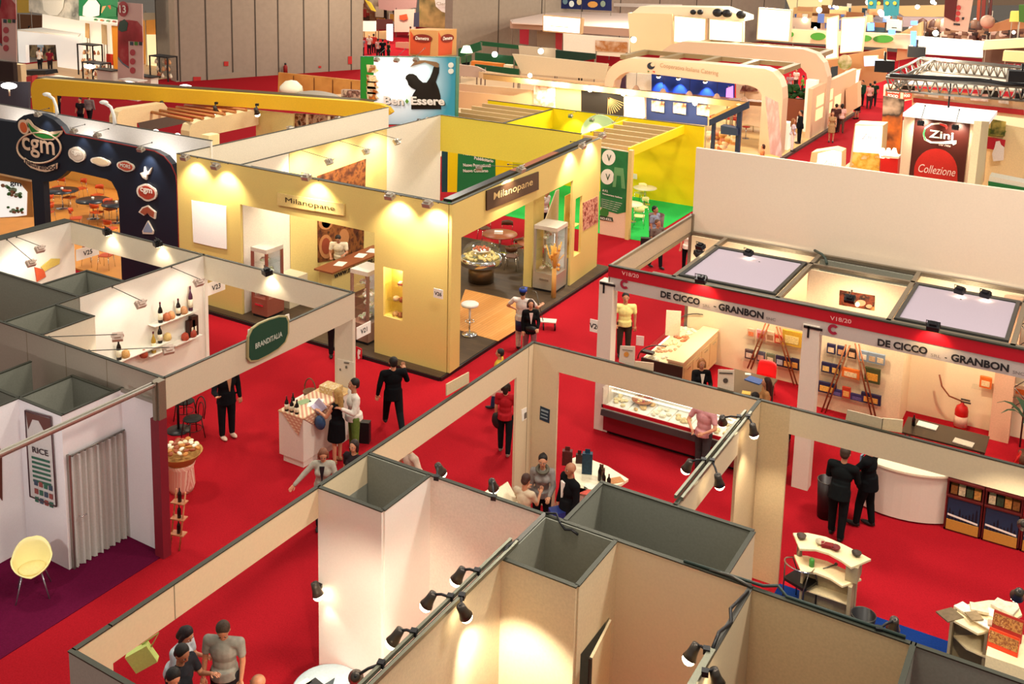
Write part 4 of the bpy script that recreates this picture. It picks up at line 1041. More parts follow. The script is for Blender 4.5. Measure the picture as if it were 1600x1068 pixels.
# right wing
fw('pale wall under the double rail with clip lamps on both sides',-6.24,-6.19,6.5,11.77,0,H,mat('sand_lit_laminate','e0cfae',.55),edge=DKALU)
fw('pale front of the second open storage tower in the middle',-6.19,-5.1,10.53,10.58,0,H,mat('sand_lit_laminate','e0cfae'),'storage_wall')
fw('right face of the second storage tower with the door standing ajar',-5.13,-5.08,10.58,11.72,0,H,mat('sand_lit_laminate','e0cfae'),'storage_wall',openings=[(10.7,11.55,0,2.38)])
fw('pale wall between the second tower and the right hand wall with a bulb lamp',-6.19,-3.25,11.72,11.77,0,H,FB)
fw('grey left side of the wide grey storage cell',-5.93,-5.88,11.77,12.93,0,H,GI,'storage_wall')
fw('wide grey rear side of the storage cell below the red carpet',-5.93,-3.6,12.93,12.98,0,H,GI,'storage_wall')
fw('small cream end of the wide grey storage cell',-3.62,-3.57,11.77,12.93,0,H,FB,'storage_wall')
fw('wall with a bulb lamp running to the bottom edge of the photograph',-3.27,-3.22,6.5,11.72,0,H,FB,edge=DKALU)
fw('broad tan wall at bottom right between the bulb lamps and the grey cell',-3.22,-1.33,11.70,11.75,0,H,mat('tan_shaded_laminate','d0b88e',.55))
fw('grey wall in the bottom right corner of the photograph',-1.28,1.8,11.70,11.75,0,H,GI)
fw('partition seen edge on between the tan wall and the bottom right grey wall',-1.33,-1.28,7.5,11.75,0,H,GI)
for x0,x1,y0,y1,lb in ((-9.32,-8.21,11.69,11.715,'grey lining at the back inside the tall storage tower'),(-6.18,-5.14,11.69,11.715,'grey lining at the back inside the second storage tower'),(-6.185,-6.165,10.59,11.69,'grey lining at the left inside the second storage tower'),(-5.87,-3.63,11.775,11.79,'grey lining at the front inside the wide storage cell')):
 MB().box(x0,x1,y0,y1,.02,H).solo('inner_lining',GI,lb,'lining')
# door leaf
t=thing('door_leaf','dark edged door leaf standing ajar in the second storage tower','door',(-5.05,10.72,0))
MB().prism([(-5.07,11.54,.02),(-4.97,10.74,.02),(-4.93,10.74,.02),(-5.04,11.54,.02)],(0,0,2.34)).part('leaf',mat('pale_door_board','e4cfa8',.5),t)
MB().box(-4.97,-4.93,10.71,10.74,0.02,2.36).part('dark_edge',mat('dark_rubber_edge','2e2620',.6,var=0),t)
wall('booth_header','beige header just outside the right border holding two clip lamps',-.02,.03,11.75,16.95,2.93,H,FB)
# double rail
t=thing('lamp_rail','double aluminium lamp rail on top of the long middle wall','rail',(-6.2,9,H+.02))
for dx in (-.05,.05):MB().box(-6.215+dx-.02,-6.215+dx+.02,6.6,10.9,H+.03,H+.085).part('track',mat('greenish_aluminium','8c8c7a',.35,.7),t)
t=thing('lamp_rail','double aluminium lamp rail on the sloping header with two white bulbs','rail',(-4.75,14.4,H+.02))
for dx in (-.05,.05):MB().box(-4.755+dx-.02,-4.755+dx+.02,13.1,16.3,H+.03,H+.085).part('track',mat('greenish_aluminium','8c8c7a'),t)
t=thing('lamp_rail','single lamp rail on the wall top near the bottom edge','rail',(-3.25,9,H+.02))
MB().box(-3.28,-3.2,7.0,10.3,H+.03,H+.085).part('track',mat('greenish_aluminium','8c8c7a'),t)
MB().tube([(-6.2,11.75,H+.03),(-6.05,11.78,H+.06),(-5.95,11.70,H),(-5.85,11.67,H-.06),(-5.75,11.67,H-.03),(-5.65,11.67,H-.07)],.016,6).solo('cable',BLACK,'black cable and plug draped over the corner of the second tower','cable')
MB().tube([(-6.18,10.55,H+.04),(-6.2,10.7,H+.09),(-6.19,10.95,H+.05)],.025,6).solo('cable',BLACK,'short black cable at the upper end of the double lamp rail','cable')
MB().tube([(-3.22,11.7,H+.03),(-3.5,11.76,H+.05),(-3.8,11.76,H+.03)],.02,6).solo('cable',DKALU,'grey cable at the cream end of the grey storage cell','cable')
MB().tube([(-3.24,11.6,H+.03),(-3.3,11.1,H+.07),(-3.22,10.9,H+.04),(-3.27,10.6,H+.08),(-3.24,10.3,H+.07)],.022,6).solo('cable',BLACK,'black cable with two connectors above the lamp rail near the bottom edge','cable')
MB().tube([(-4.15,11.76,H+.03),(-3.1,11.78,H+.05),(-2.95,11.9,H+.04),(-2.8,11.76,H+.03),(-1.4,11.76,H+.04)],.02,6).solo('cable',mat('dark_green_cable','2c3a34',.5),'dark cable looped along the wall top below the black chair','cable')
# clip lamps
CL=(((613,1003),-6.27,(-7.3,8.0,1.6),'lowest clip lamp on the left of the double rail'),((666,945),-6.27,(-7.4,8.9,1.5),'middle clip lamp with its bright bulb turned left of the double rail'),((713,906),-6.27,(-7.3,9.6,1.5),'upper clip lamp on the left of the double rail'),
  ((728,962),-6.16,(-5.6,10.4,1.2),'clip lamp on the right of the double rail lighting the tan wall'))
for (a,b),bx,aim,lb in CL:
 p=PZ(a,b,3.33);canlight(p,aim,lb,120,base=(bx,p.y+.12,H+.07),s=1.3)
for (a,b),base,aim,lb,e in (((690,738),(-8.05,11.74,H),(-8.0,13.2,1.2),'small clip lamp on the far edge of the tower wall, left one',40),((771,762),(-7.05,11.74,H),(-7.6,13.4,0.9),'clip lamp before the white kiosk with the roof-shaped top',40),
  ((1077,1028),(-3.29,10.25,H+.07),(-4.3,9.4,1.0),'clip lamp with bright bulb on the left of the bottom rail',60),((1122,1068),(-3.18,9.9,H+.07),(-2.4,10.4,1.0),'clip lamp just cut by the bottom edge of the photograph',45),
  ((1178,678),(-4.70,16.1,H+.07),(-4.2,16.3,1.0),'clip lamp hanging right of the upper end of the sloping rail',45),((1124,757),(-4.70,14.35,H+.07),(-4.2,14.8,.8),'clip lamp with bright bulb right of the sloping rail',55),
  ((1072,733),(-4.82,14.3,H+.07),(-6.2,14.5,.5),'clip lamp with round glowing bulb left of the sloping rail',45),((1129,660),(-4.82,16.0,H+.07),(-5.6,18.0,.5),'clip lamp pointing left at the long red freezer',45),
  ((1589,931),(.02,13.7,H),(-.8,15.4,1.0),'clip lamp over the brochure desk at the right border',60),((1599,820),(-.1,15.6,H),(-.8,18.6,1.0),'clip lamp at the right border next to the boxed goods shelf',40),((1395,982),(-1.7,11.76,H+.02),(-1.9,13.2,.4),'clip lamp on the wall top below the blue carpet',30),
  ((556,1058),(-6.27,8.1,H+.07),(-8.2,10.2,.8),'clip lamp over the round table with the laptop',170)):
 p=PZ(a,b,3.28);canlight(p,aim,lb,e,base=base,s=1.3)
p=PY(497,929,10.42);canlight(p,p+Vector((.3,.1,-1)),'clip lamp seen from behind on the left edge of the tall storage tower',3,base=(-9.3,10.54,p.z+.05))
# notices
picture('notice','dark blue square notice with pale lines on the beige pier','notice','Y',16.94,[(844,634),(859,640),(858,661),(843,655)],mat('navy_notice','25384a',.5),.015,blobs=[(mat('notice_text_grey','8fa0ac',.5),[(846,638),(857,642),(857,645),(846,641)]),(mat('notice_text_grey','8fa0ac'),[(846,644),(856,648),(856,650),(846,646)]),(mat('notice_text_grey','8fa0ac'),[(845,649),(856,653),(856,655),(845,651)])])
picture('notice','small framed notice on the narrow left face of the double pier','notice','X',-9.32,[(815,640),(823,636),(823,654),(816,658)],PAPER,.012,blobs=[(mat('notice_grey','6a6258',.5),[(819,645),(822,643),(822,652),(819,654)])])
MB().px(-9.40,[(698,600),(733,581),(733,598),(698,618)],.02).solo('sign_board',mat('beige_sign_back','cdb892',.5),'beige board standing up above the middle of the long header','board')
picture('sign_board','paper notice with an orange sun drawing standing above the header','notice','Y',17.02,[(969,540),(992,541),(991,573),(967,565)],mat('pale_notice','d8c4ae',.6),.015,blobs=[(mat('notice_orange','d08a3a',.6),ellipse(979,553,4,4,10)),(mat('notice_grey','6a6258'),[(973,545),(989,547),(989,548),(973,546)])])
MB().py(17.02,[(992,564),(1021,567),(1020,582),(991,573)],.02).solo('sign_board',mat('peach_plate','e0c4a4',.5),'small blank peach plate behind the header right of the sun notice','board')
picture('sign_board','beige notice with dark heading above the header beside the seated women','notice','Y',17.02,[(1122,577),(1147,578),(1146,611),(1121,604)],mat('pale_notice','d8c4ae'),.015,blobs=[(mat('notice_dark','4a4038',.6),[(1124,581),(1145,582),(1145,584),(1124,583)]),(mat('notice_dark','4a4038'),ellipse(1134,594,4,4,10))])
MB().py(17.05,[(1324,640),(1380,654),(1378,671),(1321,656)],.02).solo('sign_board',mat('grey_beige_board','bfae90',.5),'grey beige board standing up behind the right hand header','board')
MB().py(17.05,[(1379,653),(1411,656),(1409,676),(1377,671)],.02).solo('sign_board',mat('warm_cream_board','dcc49c',.5),'cream board beside the grey beige one behind the right hand header','board')
# white kiosk and boat-shaped counter
t=thing('tasting_counter','small white counter with a roof-shaped top at the foot of the double pier','counter',(-9.2,15.3,0))
MB().box(-9.25,-8.75,14.9,15.4,0,.95).part('body',FW,t)
MB().prism([(-9.5,14.75,.96),(-9.35,15.6,.96),(-8.7,15.5,.96),(-8.6,14.8,.96)],(0,0,.03)).part('top',mat('cream_top','efe3c4',.4),t)
MB().prism([(-9.3,14.95,.99),(-9.2,15.45,.99),(-9.0,15.45,1.25),(-9.05,14.95,1.25)],(.02,0,.01)).prism([(-8.75,14.95,.99),(-8.75,15.4,.99),(-9.0,15.45,1.25),(-9.05,14.95,1.25)],(.02,0,.01)).part('tented_card',mat('cream_top','efe3c4'),t)
top=[PZ(a,b,.95) for a,b in [(893,716),(905,712),(925,718),(950,728),(982,748),(972,755),(950,762),(930,768),(915,772),(905,770),(898,745)]]
t=thing('pointed_counter','white boat-shaped counter covered with bottles, bags and brochures','counter',(-8.0,16.9,0))
MB().prism([(p.x,p.y,.95) for p in top],(0,0,-.05)).part('top',mat('cream_top','efe3c4'),t)
c_=sum((Vector((p.x,p.y,0)) for p in top),Vector()) /len(top)
MB().prism([(c_.x+(p.x-c_.x) *.7,c_.y+(p.y-c_.y) *.7,.9) for p in top],(0,0,-.9)).part('base',FW,t)
for (a,b),s,c,lb,h in (((886,725),.2,'5a2420','dark red gift bag at the left tip of the boat-shaped counter',.3),((917,738),.2,'1f3b4e','dark blue bag standing on the boat-shaped counter',.42),((905,722),.14,'3a1a16','small dark brown bag on the boat-shaped counter',.18),((940,746),.12,'5a3a28','brown pack beside the blue bag',.2)):
 p=PZ(a,b,.96);MB().obox(p+ZV*h/2,(s,s*.6,h),.4).obox(p+ZV*(h+.04),(s*.5,.01,.08),.4).solo('gift_bag',mat('bag_' +c,c,.5,var=.25,scale=20),lb,'bag')
for (a,b,h,lb) in ((937,750,.34,'slim bottle between the bags and glasses on the boat-shaped counter'),(943,758,.3,'dark bottle nearest the point of the boat-shaped counter'),(951,760,.26,'short dark bottle on the boat-shaped counter')):
 p=PZ(a,b,.96);bottle(p,h,.04,label=lb)
for (a,b,c,rz,lb) in ((925,760,'e8e0cc',.4,'white brochure on the boat-shaped counter'),(914,768,'b8402c',.2,'red brochure at the near side of the boat-shaped counter'),(962,750,'b5763c',.9,'tan round leaflet near the point of the boat-shaped counter'),(905,764,'d8c8a8',1.2,'cream brochure behind the bald man')):
 p=PZ(a,b,.955);sheet(p,.3,.2,rz,mat('sheet_' +c,c,.5,var=.2,scale=25),label=lb)
# round table with laptop
pt=PZ(528,1062,.75);pt=Vector((-8.75,10.05,.012))
t=thing('round_table','pale blue round table with an open laptop at the foot of the storage tower','table',(pt.x,pt.y,0))
p=Vector((pt.x,pt.y,0));MB().lathe(p,[(.3,0),(.3,.02),(.04,.04)],24).part('foot',CHROME,t);MB().cyl(p,p+ZV*.72,.03).part('column',CHROME,t)
MB().lathe(p,[(.48,.72),(.5,.735),(.48,.75),(0,.75)],40).part('top',mat('pale_blue_top','a9b8c0',.3),t)
t=thing('laptop','open dark laptop seen from the side on the pale blue round table','laptop',(pt.x-.05,pt.y-.1,.752));R_=-.2
mb=MB().obox((0,0,.012),(.36,.26,.022));place_local(mb,(pt.x-.1,pt.y-.12,.752),R_);mb.part('base',BLACK,t)
mb=MB().prism([(.18,-.13,.02),(.18,.13,.02),(.26,.13,.26),(.26,-.13,.26)],(.012,0,.004));place_local(mb,(pt.x-.1,pt.y-.12,.752),R_);mb.part('screen',mat('dark_screen','151c22',.15,var=0),t)
MB().obox((pt.x-.32,pt.y-.18,.765),(.12,.3,.02),R_).solo('notebook',mat('cream_top','efe3c4'),'cream notebook beside the laptop','notebook')
for dx,dy,c,lb in ((.27,-.2,'b82a20','red cup on the round table'),(.36,-.08,'e8e0d0','white cup on the round table'),(.3,.1,'b5763c','small brown pot on the round table')):
 MB().lathe((pt.x+dx,pt.y+dy,.752),[(.03,0),(.04,.09),(.036,.09),(.028,.02)],12).solo('cup',mat('cup_' +c,c,.4),lb,'cup')
# curved desk right
def curved(z,pts,th,m,name,t):
 P_=[PZ(a,b,z) for a,b in pts];MB().prism([(p.x,p.y,z) for p in P_],(0,0,-th)).part(name,m,t)
t=thing('curved_desk','cream curved two-tier reception desk with small bowls on top','desk',(-3.35,16.75,.012))
WD=mat('cream_desk_laminate','ecd9ae',.45)
curved(1.12,[(1239,832),(1262,832),(1290,838),(1318,850),(1343,863),(1361,873),(1345,880),(1330,886),(1315,875),(1295,864),(1275,858),(1250,857)],.035,WD,'upper_top',t)
curved(.8,[(1241,866),(1262,868),(1292,876),(1322,890),(1346,904),(1330,910),(1316,915),(1298,903),(1275,894),(1252,892)],.035,WD,'lower_top',t)
MB().cyl((-3.85,16.85,.8),(-3.85,16.85,1.09),.05).part('column',ALU,t)
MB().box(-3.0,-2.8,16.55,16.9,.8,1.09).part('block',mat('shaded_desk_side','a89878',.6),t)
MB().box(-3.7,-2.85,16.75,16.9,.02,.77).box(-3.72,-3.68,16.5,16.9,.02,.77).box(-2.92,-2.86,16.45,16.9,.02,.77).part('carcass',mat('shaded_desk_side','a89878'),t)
MB().box(-3.68,-2.92,16.5,16.75,.4,.42).part('inner_shelf',WD,t)
for (a,b,c,lb) in ((1252,841,'4a3a30','open metal bowl at the left end of the curved desk'),(1281,850,'b5a88c','small glass dish on the curved desk'),(1305,859,'6a1216','dark red flower bowl in the middle of the curved desk'),(1338,868,'3a2c24','brown cup at the right end of the curved desk')):
 p=PZ(a,b,1.122);MB().lathe(p,[(.03,0),(.07,.03),(.085,.07),(.07,.06),(.02,.02)],14).solo('bowl',mat('bowl_' +c,c,.5),lb,'bowl')
p=PZ(1303,858,1.13);MB().obox(p+Vector((-.12,.02,.03)),(.2,.12,.05),.2).solo('napkin_pack',mat('dark_red_napkins','7a1418',.7),'dark red napkins beside the flower bowl on the curved desk','napkins')
p=PZ(1268,884,.802);MB().lathe(p,[(.045,0),(.045,.12),(.03,.14)],12).solo('jar',mat('green_lid_jar','3f8a3a',.4),'green jar standing on the lower tier of the curved desk','jar')
p=PZ(1286,888,.802);MB().tube([p,p+Vector((.1,.12,.02)),p+Vector((.16,.18,.03))],.012,6).ball(p+Vector((.17,.19,.04)),.03).solo('scissors',DKALU,'dark metal scissors on the lower tier of the curved desk','scissors')
# chrome-hoop black chair
def hoop_chair(loc,rz,label):
 t=thing('hoop_back_chair',label,'chair',loc)
 def P(mb,n,mm):place_local(mb,loc,rz);return mb.part(n,mm,t)
 P(MB().prism([(x,y,.45) for x,y in round_poly([(-.22,-.2),(.22,-.2),(.22,.22),(-.22,.22)],.06)],(0,0,.05)),'seat',mat('black_leather','161414',.4))
 P(MB().tube([(-.22,.05,.78)] +[(.26*math.cos(a),-.08-.2*math.sin(a),.80+.02*math.sin(a)) for a in [math.pi-i*math.pi/10 for i in range(11)]] +[(.22,.05,.78)],.014,8),'hoop',CHROME)
 for sx in (-1,1):
  P(MB().tube([(sx*.2,.2,0),(sx*.2,.2,.46),(sx*.22,.05,.78)],.012,6),'leg',mat('dark_chrome','6a6660',.3,.9,var=0))
  P(MB().tube([(sx*.2,-.2,0),(sx*.2,-.2,.46),(sx*.24,-.14,.79)],.012,6),'leg',mat('dark_chrome','6a6660'))
p=PZ(1252,905,.47);hoop_chair((p.x,p.y-.05,.012),-.35,'black chair with a shining chrome hoop back at the curved desk')
def bin_(loc,r,h,m,lb,inner=None):
 t=thing('waste_bin',lb,'bin',loc);p=Vector(loc)
 MB().lathe(p,[(r*.8,0),(r,h),(r*.94,h),(r*.76,.02),(0,.02)],24).part('body',m,t)
 MB().tube([p+Vector((r*math.cos(a),r*math.sin(a),h)) for a in [i*math.pi/12 for i in range(24)]],.008,6,closed=True).part('rim',DKALU,t)
p=PZ(1349,962,.4);bin_((p.x,p.y,.012),.2,.42,BLACK,'round black waste bin at the edge of the blue carpet')
# brochure desk at right border
t=thing('curved_desk','cream curved desk at the right border piled with brochures','desk',(-1.0,16.5,.012))
curved(1.02,[(1484,965),(1500,948),(1520,941),(1545,937),(1570,938),(1590,942),(1597,960),(1570,975),(1545,985),(1528,989)],.035,WD,'upper_top',t)
curved(.62,[(1490,992),(1560,990),(1556,1010),(1540,1025),(1510,1012)],.03,WD,'lower_top',t)
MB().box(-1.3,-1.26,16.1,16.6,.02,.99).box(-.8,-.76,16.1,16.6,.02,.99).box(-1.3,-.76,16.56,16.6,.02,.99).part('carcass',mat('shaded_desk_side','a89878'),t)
for k,(a,b,c,w,d_,rz,lb) in enumerate(((1484,960,'6a5a44',.32,.26,.9,'dark picture brochure hanging over the left edge of the brochure desk'),(1510,952,'e8dcc4',.3,.22,-.5,'white brochure pile left on the brochure desk'),(1530,950,'d6c6a8',.26,.2,.2,'beige brochure in the middle of the brochure desk'),(1522,962,'8a7658',.2,.2,.7,'brown brochure standing out on the brochure desk'),(1548,957,'f0e6d0',.28,.2,-.2,'white brochures right of the brown one'),(1570,948,'cfc2ae',.34,.26,-.3,'large pale folder at the back right of the brochure desk'),(1536,972,'efe3cc',.3,.16,-.4,'white folded brochures at the front edge of the brochure desk'),(1556,975,'b59a80',.22,.14,.1,'mauve brochures at the front right of the brochure desk'))):
 p=PZ(a,b,1.025+.03*(k % 4));MB().obox(p,(w,d_,.02+.012*(k % 3)),rz).solo('brochure',mat('brochure_' +c,c,.5,var=.2,scale=16),lb,'brochure')
t=thing('brochure_counter','tall cream counter with red food brochures at the right border','counter',(-.35,15.9,.012))
MB().box(-.72,.3,15.4,16.2,.012,1.1).part('body',WD,t)
for (x,y,z,c,lb) in ((-.5,16.0,1.28,'a02820','upright red brochure with roast photo, rear one on the tall cream counter'),(-.52,15.65,1.2,'d8401c','upright orange red brochure, front one on the tall cream counter')):
 t=thing('brochure_holder',lb,'brochure holder',(x,y,1.1));q=Matrix.Rotation(-.12,3,'Z') @ Matrix.Rotation(-.25,3,'X')
 MB().obox((x,y,z),(.42,.03,.34),q).part('cover',mat('cover_' +c,c,.5),t)
 MB().obox(Vector((x,y,z)) +q @ Vector((0,-.018,.05)),(.40,.01,.17),q).part('photo',ramp_mat('roast_photo',['5a2c14','c08a4a','7a3c1c','e0b070'],scale=18),t)
MB().box(-4.65,-4.35,11.85,12.1,.012,.9).solo('cardboard_box',WD,'pale box below the black chair next to the looped cable','box')

# ================================================================ frozen food stand: red and silver header with big lettering, ceiling grid, tall rear wall
DW=mat('warm_white_laminate','f0dcb8',.55,var=.02)
YD=20.5
t=thing('lettered_header','red and silver header board lettered DE CICCO SRL - GRANBON SNC twice over two bays','header',(-4,YD,3.45))
SBD=MB().box(-9.4,2.0,YD,YD+.05,3.45,4.0).part('silver_board',mat('silver_board','bdb0a8',.45,var=.03),t)
MB().box(-9.4,2.0,YD-.012,YD,3.75,4.0).part('red_band',mat('deep_red_band','b01224',.4,var=.02),t)
MB().box(-9.4,2.0,YD-.03,YD+.06,4.0,4.03).part('top_profile',RAIL,t)
LT={'w':mat('pale_pink_letters','e0a8a4',.5,var=0),'k':mat('black_print','222022'),'g':mat('grey_letters','7a706c',.5,var=0)}
for s_,a,b,h,mm,bo in (('V18/20',(971.5,429),(998,434.5),6,'w',.01),('DE CICCO',(1032,464),(1093.5,477),10.5,'k',.04),('SRL',(1098,478.5),(1110,480.5),4,'g',0),('-',(1115,479),(1119,480),1.6,'k',.02),('GRANBON',(1122.5,484),(1193,498.5),11,'k',.04),('SNC',(1197,499),(1212,501.5),4.2,'g',.01),
       ('V18/20',(1297,499.5),(1330,505.5),6.5,'w',.01),('DE CICCO',(1371,539.7),(1449,554),11.5,'k',.04),('SRL',(1454,556),(1470,559.5),4.5,'g',0),('-',(1476,559),(1479.5,560),1.6,'k',.02),('GRANBON',(1485.5,563.5),(1576,581.5),12,'k',.04),('SNC',(1582,583),(1600,587),5,'g',.01)):
 mb=MB();text_px(mb,s_,'Y',YD-.016,a,b,h,bold=bo);mb.part('lettering',LT[mm],SBD)
for a,b in ((976,444),(1302,514.5)):
 c=PY(a,b,YD-.014);mb=MB()
 pts=[(c.x+.11*math.cos(q),c.y,c.z+.11*math.sin(q)) for q in [math.radians(40+i*17.5) for i in range(17)]] +[(c.x+.05*math.cos(q),c.y,c.z+.05*math.sin(q)) for q in [math.radians(320-i*17.5) for i in range(17)]]
 mb.prism(pts,(0,-.004,0));mb.part('round_emblem',mat('emblem_red','9a1e38',.5,var=0),t)
for x0,lb in ((-9.6,'white square post at the left end of the lettered header'),(-4.95,'white square post in the middle of the lettered header')):
 t=thing('booth_post',lb,'post',(x0+.2,YD+.05,0))
 MB().box(x0,x0+.34,YD-.04,YD+.24,0,3.62).part('box_column',mat('post_white','dccfc0',.5,var=.02),t)
 MB().box(x0+.1,x0+.14,YD-.06,YD-.04,3.35,3.6).box(x0+.02,x0+.4,YD-.06,YD-.04,3.55,3.6).part('black_bracket',BLACK,t)
plate('V20',Vector((-9.86,YD+.1,2.45)),.26,.3,'y','small white plate V20 on the left white post of the lettered header')
t=thing('side_fascia','aluminium framed side fascia between the left post and the tall beige wall','header',(-9.37,23,3.45))
MB().box(-9.4,-9.34,YD,25.7,3.95,4.02).box(-9.4,-9.34,YD,25.7,3.45,3.55).box(-9.42,-9.32,25.62,25.72,0,4.02).part('frame',mat('warm_aluminium','8c8170'),t)
MB().box(-9.38,-9.36,YD,25.7,3.55,3.95).part('panel',mat('side_fascia_panel','cbb79c',.5),t)
wall('partition_wall','very tall blank beige wall rising behind the ceiling grid',-9.38,3.0,25.74,25.84,0,5.84,mat('tall_beige_board','ecd9c2',.6,var=.02),rail=False)
# ceiling grid
GZ=3.56
ga=mat('warm_aluminium','8c8170')
for nm,b,lb in (('grid_beam',(-9.34,2.0,25.6,25.7),'rearmost grooved beam of the ceiling grid along the tall wall'),('grid_beam',(-8.4,2.0,24.72,24.82),'cross beam of the ceiling grid behind the two lilac panels'),('grid_beam',(-8.9,2.0,21.86,21.96),'front cross beam of the ceiling grid behind the lettering'),
     ('grid_beam',(-8.42,-8.32,YD+.1,25.6),'leftmost lengthwise beam of the ceiling grid'),('grid_beam',(-5.95,-5.85,YD+.1,25.6),'lengthwise beam right of the left lilac panel'),('grid_beam',(-3.58,-3.48,YD+.1,25.6),'lengthwise beam left of the right lilac panel'),('grid_beam',(-1.2,-1.1,YD+.1,25.6),'lengthwise beam at the right end of the right lilac panel')):
 mb=MB()
 for dz in (0,.035,.07):mb.box(b[0],b[1],b[2],b[3],GZ-.1+dz,GZ-.075+dz)
 g=.012;mb.box(b[0] +g,b[1] -g,b[2] +g,b[3] -g,GZ-.09,GZ-.02);mb.solo(nm,ga,lb,'beam')
LIL=mat('lilac_ceiling_cloth','a89caa',.7,var=.02)
for x0,x1,lb in ((-8.28,-5.99,'left lilac cloth panel in a dark frame in the ceiling grid'),(-3.44,-1.24,'right lilac cloth panel in a dark frame in the ceiling grid')):
 t=thing('ceiling_panel',lb,'ceiling panel',((x0+x1) /2,23.3,GZ))
 MB().box(x0+.08,x1-.08,22.1,24.55,GZ-.02,GZ).part('cloth',LIL,t)
 MB().box(x0,x1,22.0,22.1,GZ-.05,GZ+.03).box(x0,x1,24.55,24.68,GZ-.05,GZ+.03).box(x0,x0+.08,22.1,24.55,GZ-.05,GZ+.03).box(x1-.08,x1,22.1,24.55,GZ-.05,GZ+.03).part('frame',mat('dark_grey_frame','343634',.4),t)
MB().box(-8.9,2,21.0,21.25,GZ-.12,GZ-.09).solo('white_strip',mat('bright_white_strip','fbf2e2',.5),'long white strip between the lettered header and the ceiling grid','strip')
# walls inside
wall('booth_wall','warm white rear wall with shelves left of the middle post',-9.3,-5.9,25.55,25.6,0,GZ-.1,DW,rail=False)
wall('storage_wall','warm white wall with three shelves and a dark picture above it',-5.9,-3.53,24.55,24.6,0,GZ-.1,mat('warm_peach_laminate','ecd2ac',.55),rail=False)
wall('storage_wall','grey storage rear side below the tall wall',-5.9,-3.53,25.5,25.55,0,GZ-.1,GREYIN,rail=False)
wall('storage_wall','short warm white side wall left of the recess with the extinguisher',-3.57,-3.52,24.6,25.6,0,GZ-.1,DW,rail=False)
wall('storage_wall','short warm side wall hidden left of the shelf wall',-5.92,-5.87,24.6,25.5,0,GZ-.1,DW,rail=False)
wall('booth_wall','warm white recessed wall behind the red fire extinguisher',-3.52,1.8,25.55,25.6,0,GZ-.1,DW,rail=False)
t=thing('lattice_column','warm square column with criss cross braces beside the palm','column',(-1.3,25.2,0))
MB().box(-1.62,-1.2,25.1,25.5,0,3.4).part('box_column',mat('peach_column','d8a888',.5),t)
mb=MB()
for k in range(5):z=.9+k*.5;mb.tube([(-1.2,25.08,z),(-.95,25.08,z+.25),(-1.2,25.08,z+.5)],.012,6)
mb.cyl((-.95,25.08,0),(-.95,25.08,3.4),.02).part('brace',DKALU,t)
picture('wall_picture','dark picture with sushi pieces seen through the ceiling grid','picture','Y',24.53,[(1312,453),(1367,462),(1366,485),(1311,476)],ramp_mat('sushi_print',['2a100a','7a3418','1a0a08','c87a40'],scale=4),.02,blobs=[(mat('salmon_pink','d8906a',.5),ellipse(1345,473,8,5,12)),(mat('salmon_pink','d8906a'),ellipse(1358,478,5,3,12)),(mat('rice_white','f0e0c8',.5),ellipse(1340,475,4,4,12))])
# freezers
def long_freezer():
 x0,x1,y0,y1=-9.3,-5.2,20.2,21.15
 t=thing('display_freezer','long dark red display freezer with pizza and sausages behind sloping glass','freezer',((x0+x1) /2,(y0+y1) /2,0))
 MB().box(x0,x1,y0+.12,y1,.12,.68).part('body',mat('deep_red_steel','7a1420',.4),t)
 MB().box(x0+.1,x1-.1,y0+.25,y1-.05,0,.12).part('plinth',BLACK,t)
 MB().prism([(x0,y0-.05,.55),(x0,y0+.1,.5),(x0,y0+.1,.68),(x0,y0-.02,.68)],(x1-x0,0,0)).part('bumper',mat('graphite_bumper','3a2c2e',.4),t)
 MB().prism([(x0,y0,.72),(x0,y0+.02,.72),(x0,y0+.02,.80),(x0,y0,.80)],(x1-x0,0,0)).part('red_trim',mat('deep_red_band','b01224'),t)
 MB().box(x0,x1,y0+.02,y1,.68,.72).part('deck',mat('freezer_white','f4efe4',.3),t)
 MB().box(x0,x1,y1-.1,y1,.72,1.2).part('rear_upstand',mat('deep_red_steel','7a1420'),t)
 MB().box(x0,x1,y1-.16,y1-.1,.74,1.18).part('inner_back',mat('freezer_white','f4efe4'),t)
 MB().prism([(x0,y0+.01,.8),(x0,y0+.02,.8),(x0,y1-.35,1.2),(x0,y1-.36,1.21)],(x1-x0,0,0)).part('sloping_glass',GLASS,t)
 MB().box(x0,x1,y1-.36,y1,1.2,1.22).part('glass_top',GLASS,t)
 MB().box(x0,x0+.03,y0,y1,.68,1.2).box(x1-.03,x1,y0,y1,.68,1.2).part('end_cheek',mat('clear_end','c9b8a8',.2),t)
 MB().box(x0,x1,y0+.3,y0+.34,1.13,1.15).part('lamp_tube',mat('freezer_tube_light','ffffff',.3,var=0,emit='fff4e0',es=5),t)
 r=random.Random(11)
 for k in range(8):
  a=x0+.1+k*.5;mb=MB().box(a,a+.46,y0+.1,y1-.2,.722,.76).part('tray',mat('freezer_white','f4efe4'),t)
  mb=MB()
  for i in range(9):mb.ball((r.uniform(a+.06,a+.4),r.uniform(y0+.18,y1-.28),.79),(.07,.05,.035),Matrix.Rotation(r.uniform(0,3),3,'Z'),n=7,k=5)
  c=['e6cf9c','d8b070','e8dcc0','d9c08a','c88a5a','e0c890','e6d8b8','d09868'][k]
  mb.part('frozen_food',mat('food_' +c,c,.7,var=.3,scale=30),kid(t))
 return t
long_freezer()
p=PZ(1004,625,.85);t=thing('pizza','whole topped pizza lying in the long dark red freezer','pizza',p)
MB().lathe(p,[(.24,0),(.25,.02),(.22,.03),(0,.025)],28).part('crust',mat('pizza_crust','a8642c',.7,var=.2),t)
mb=MB();r=random.Random(1)
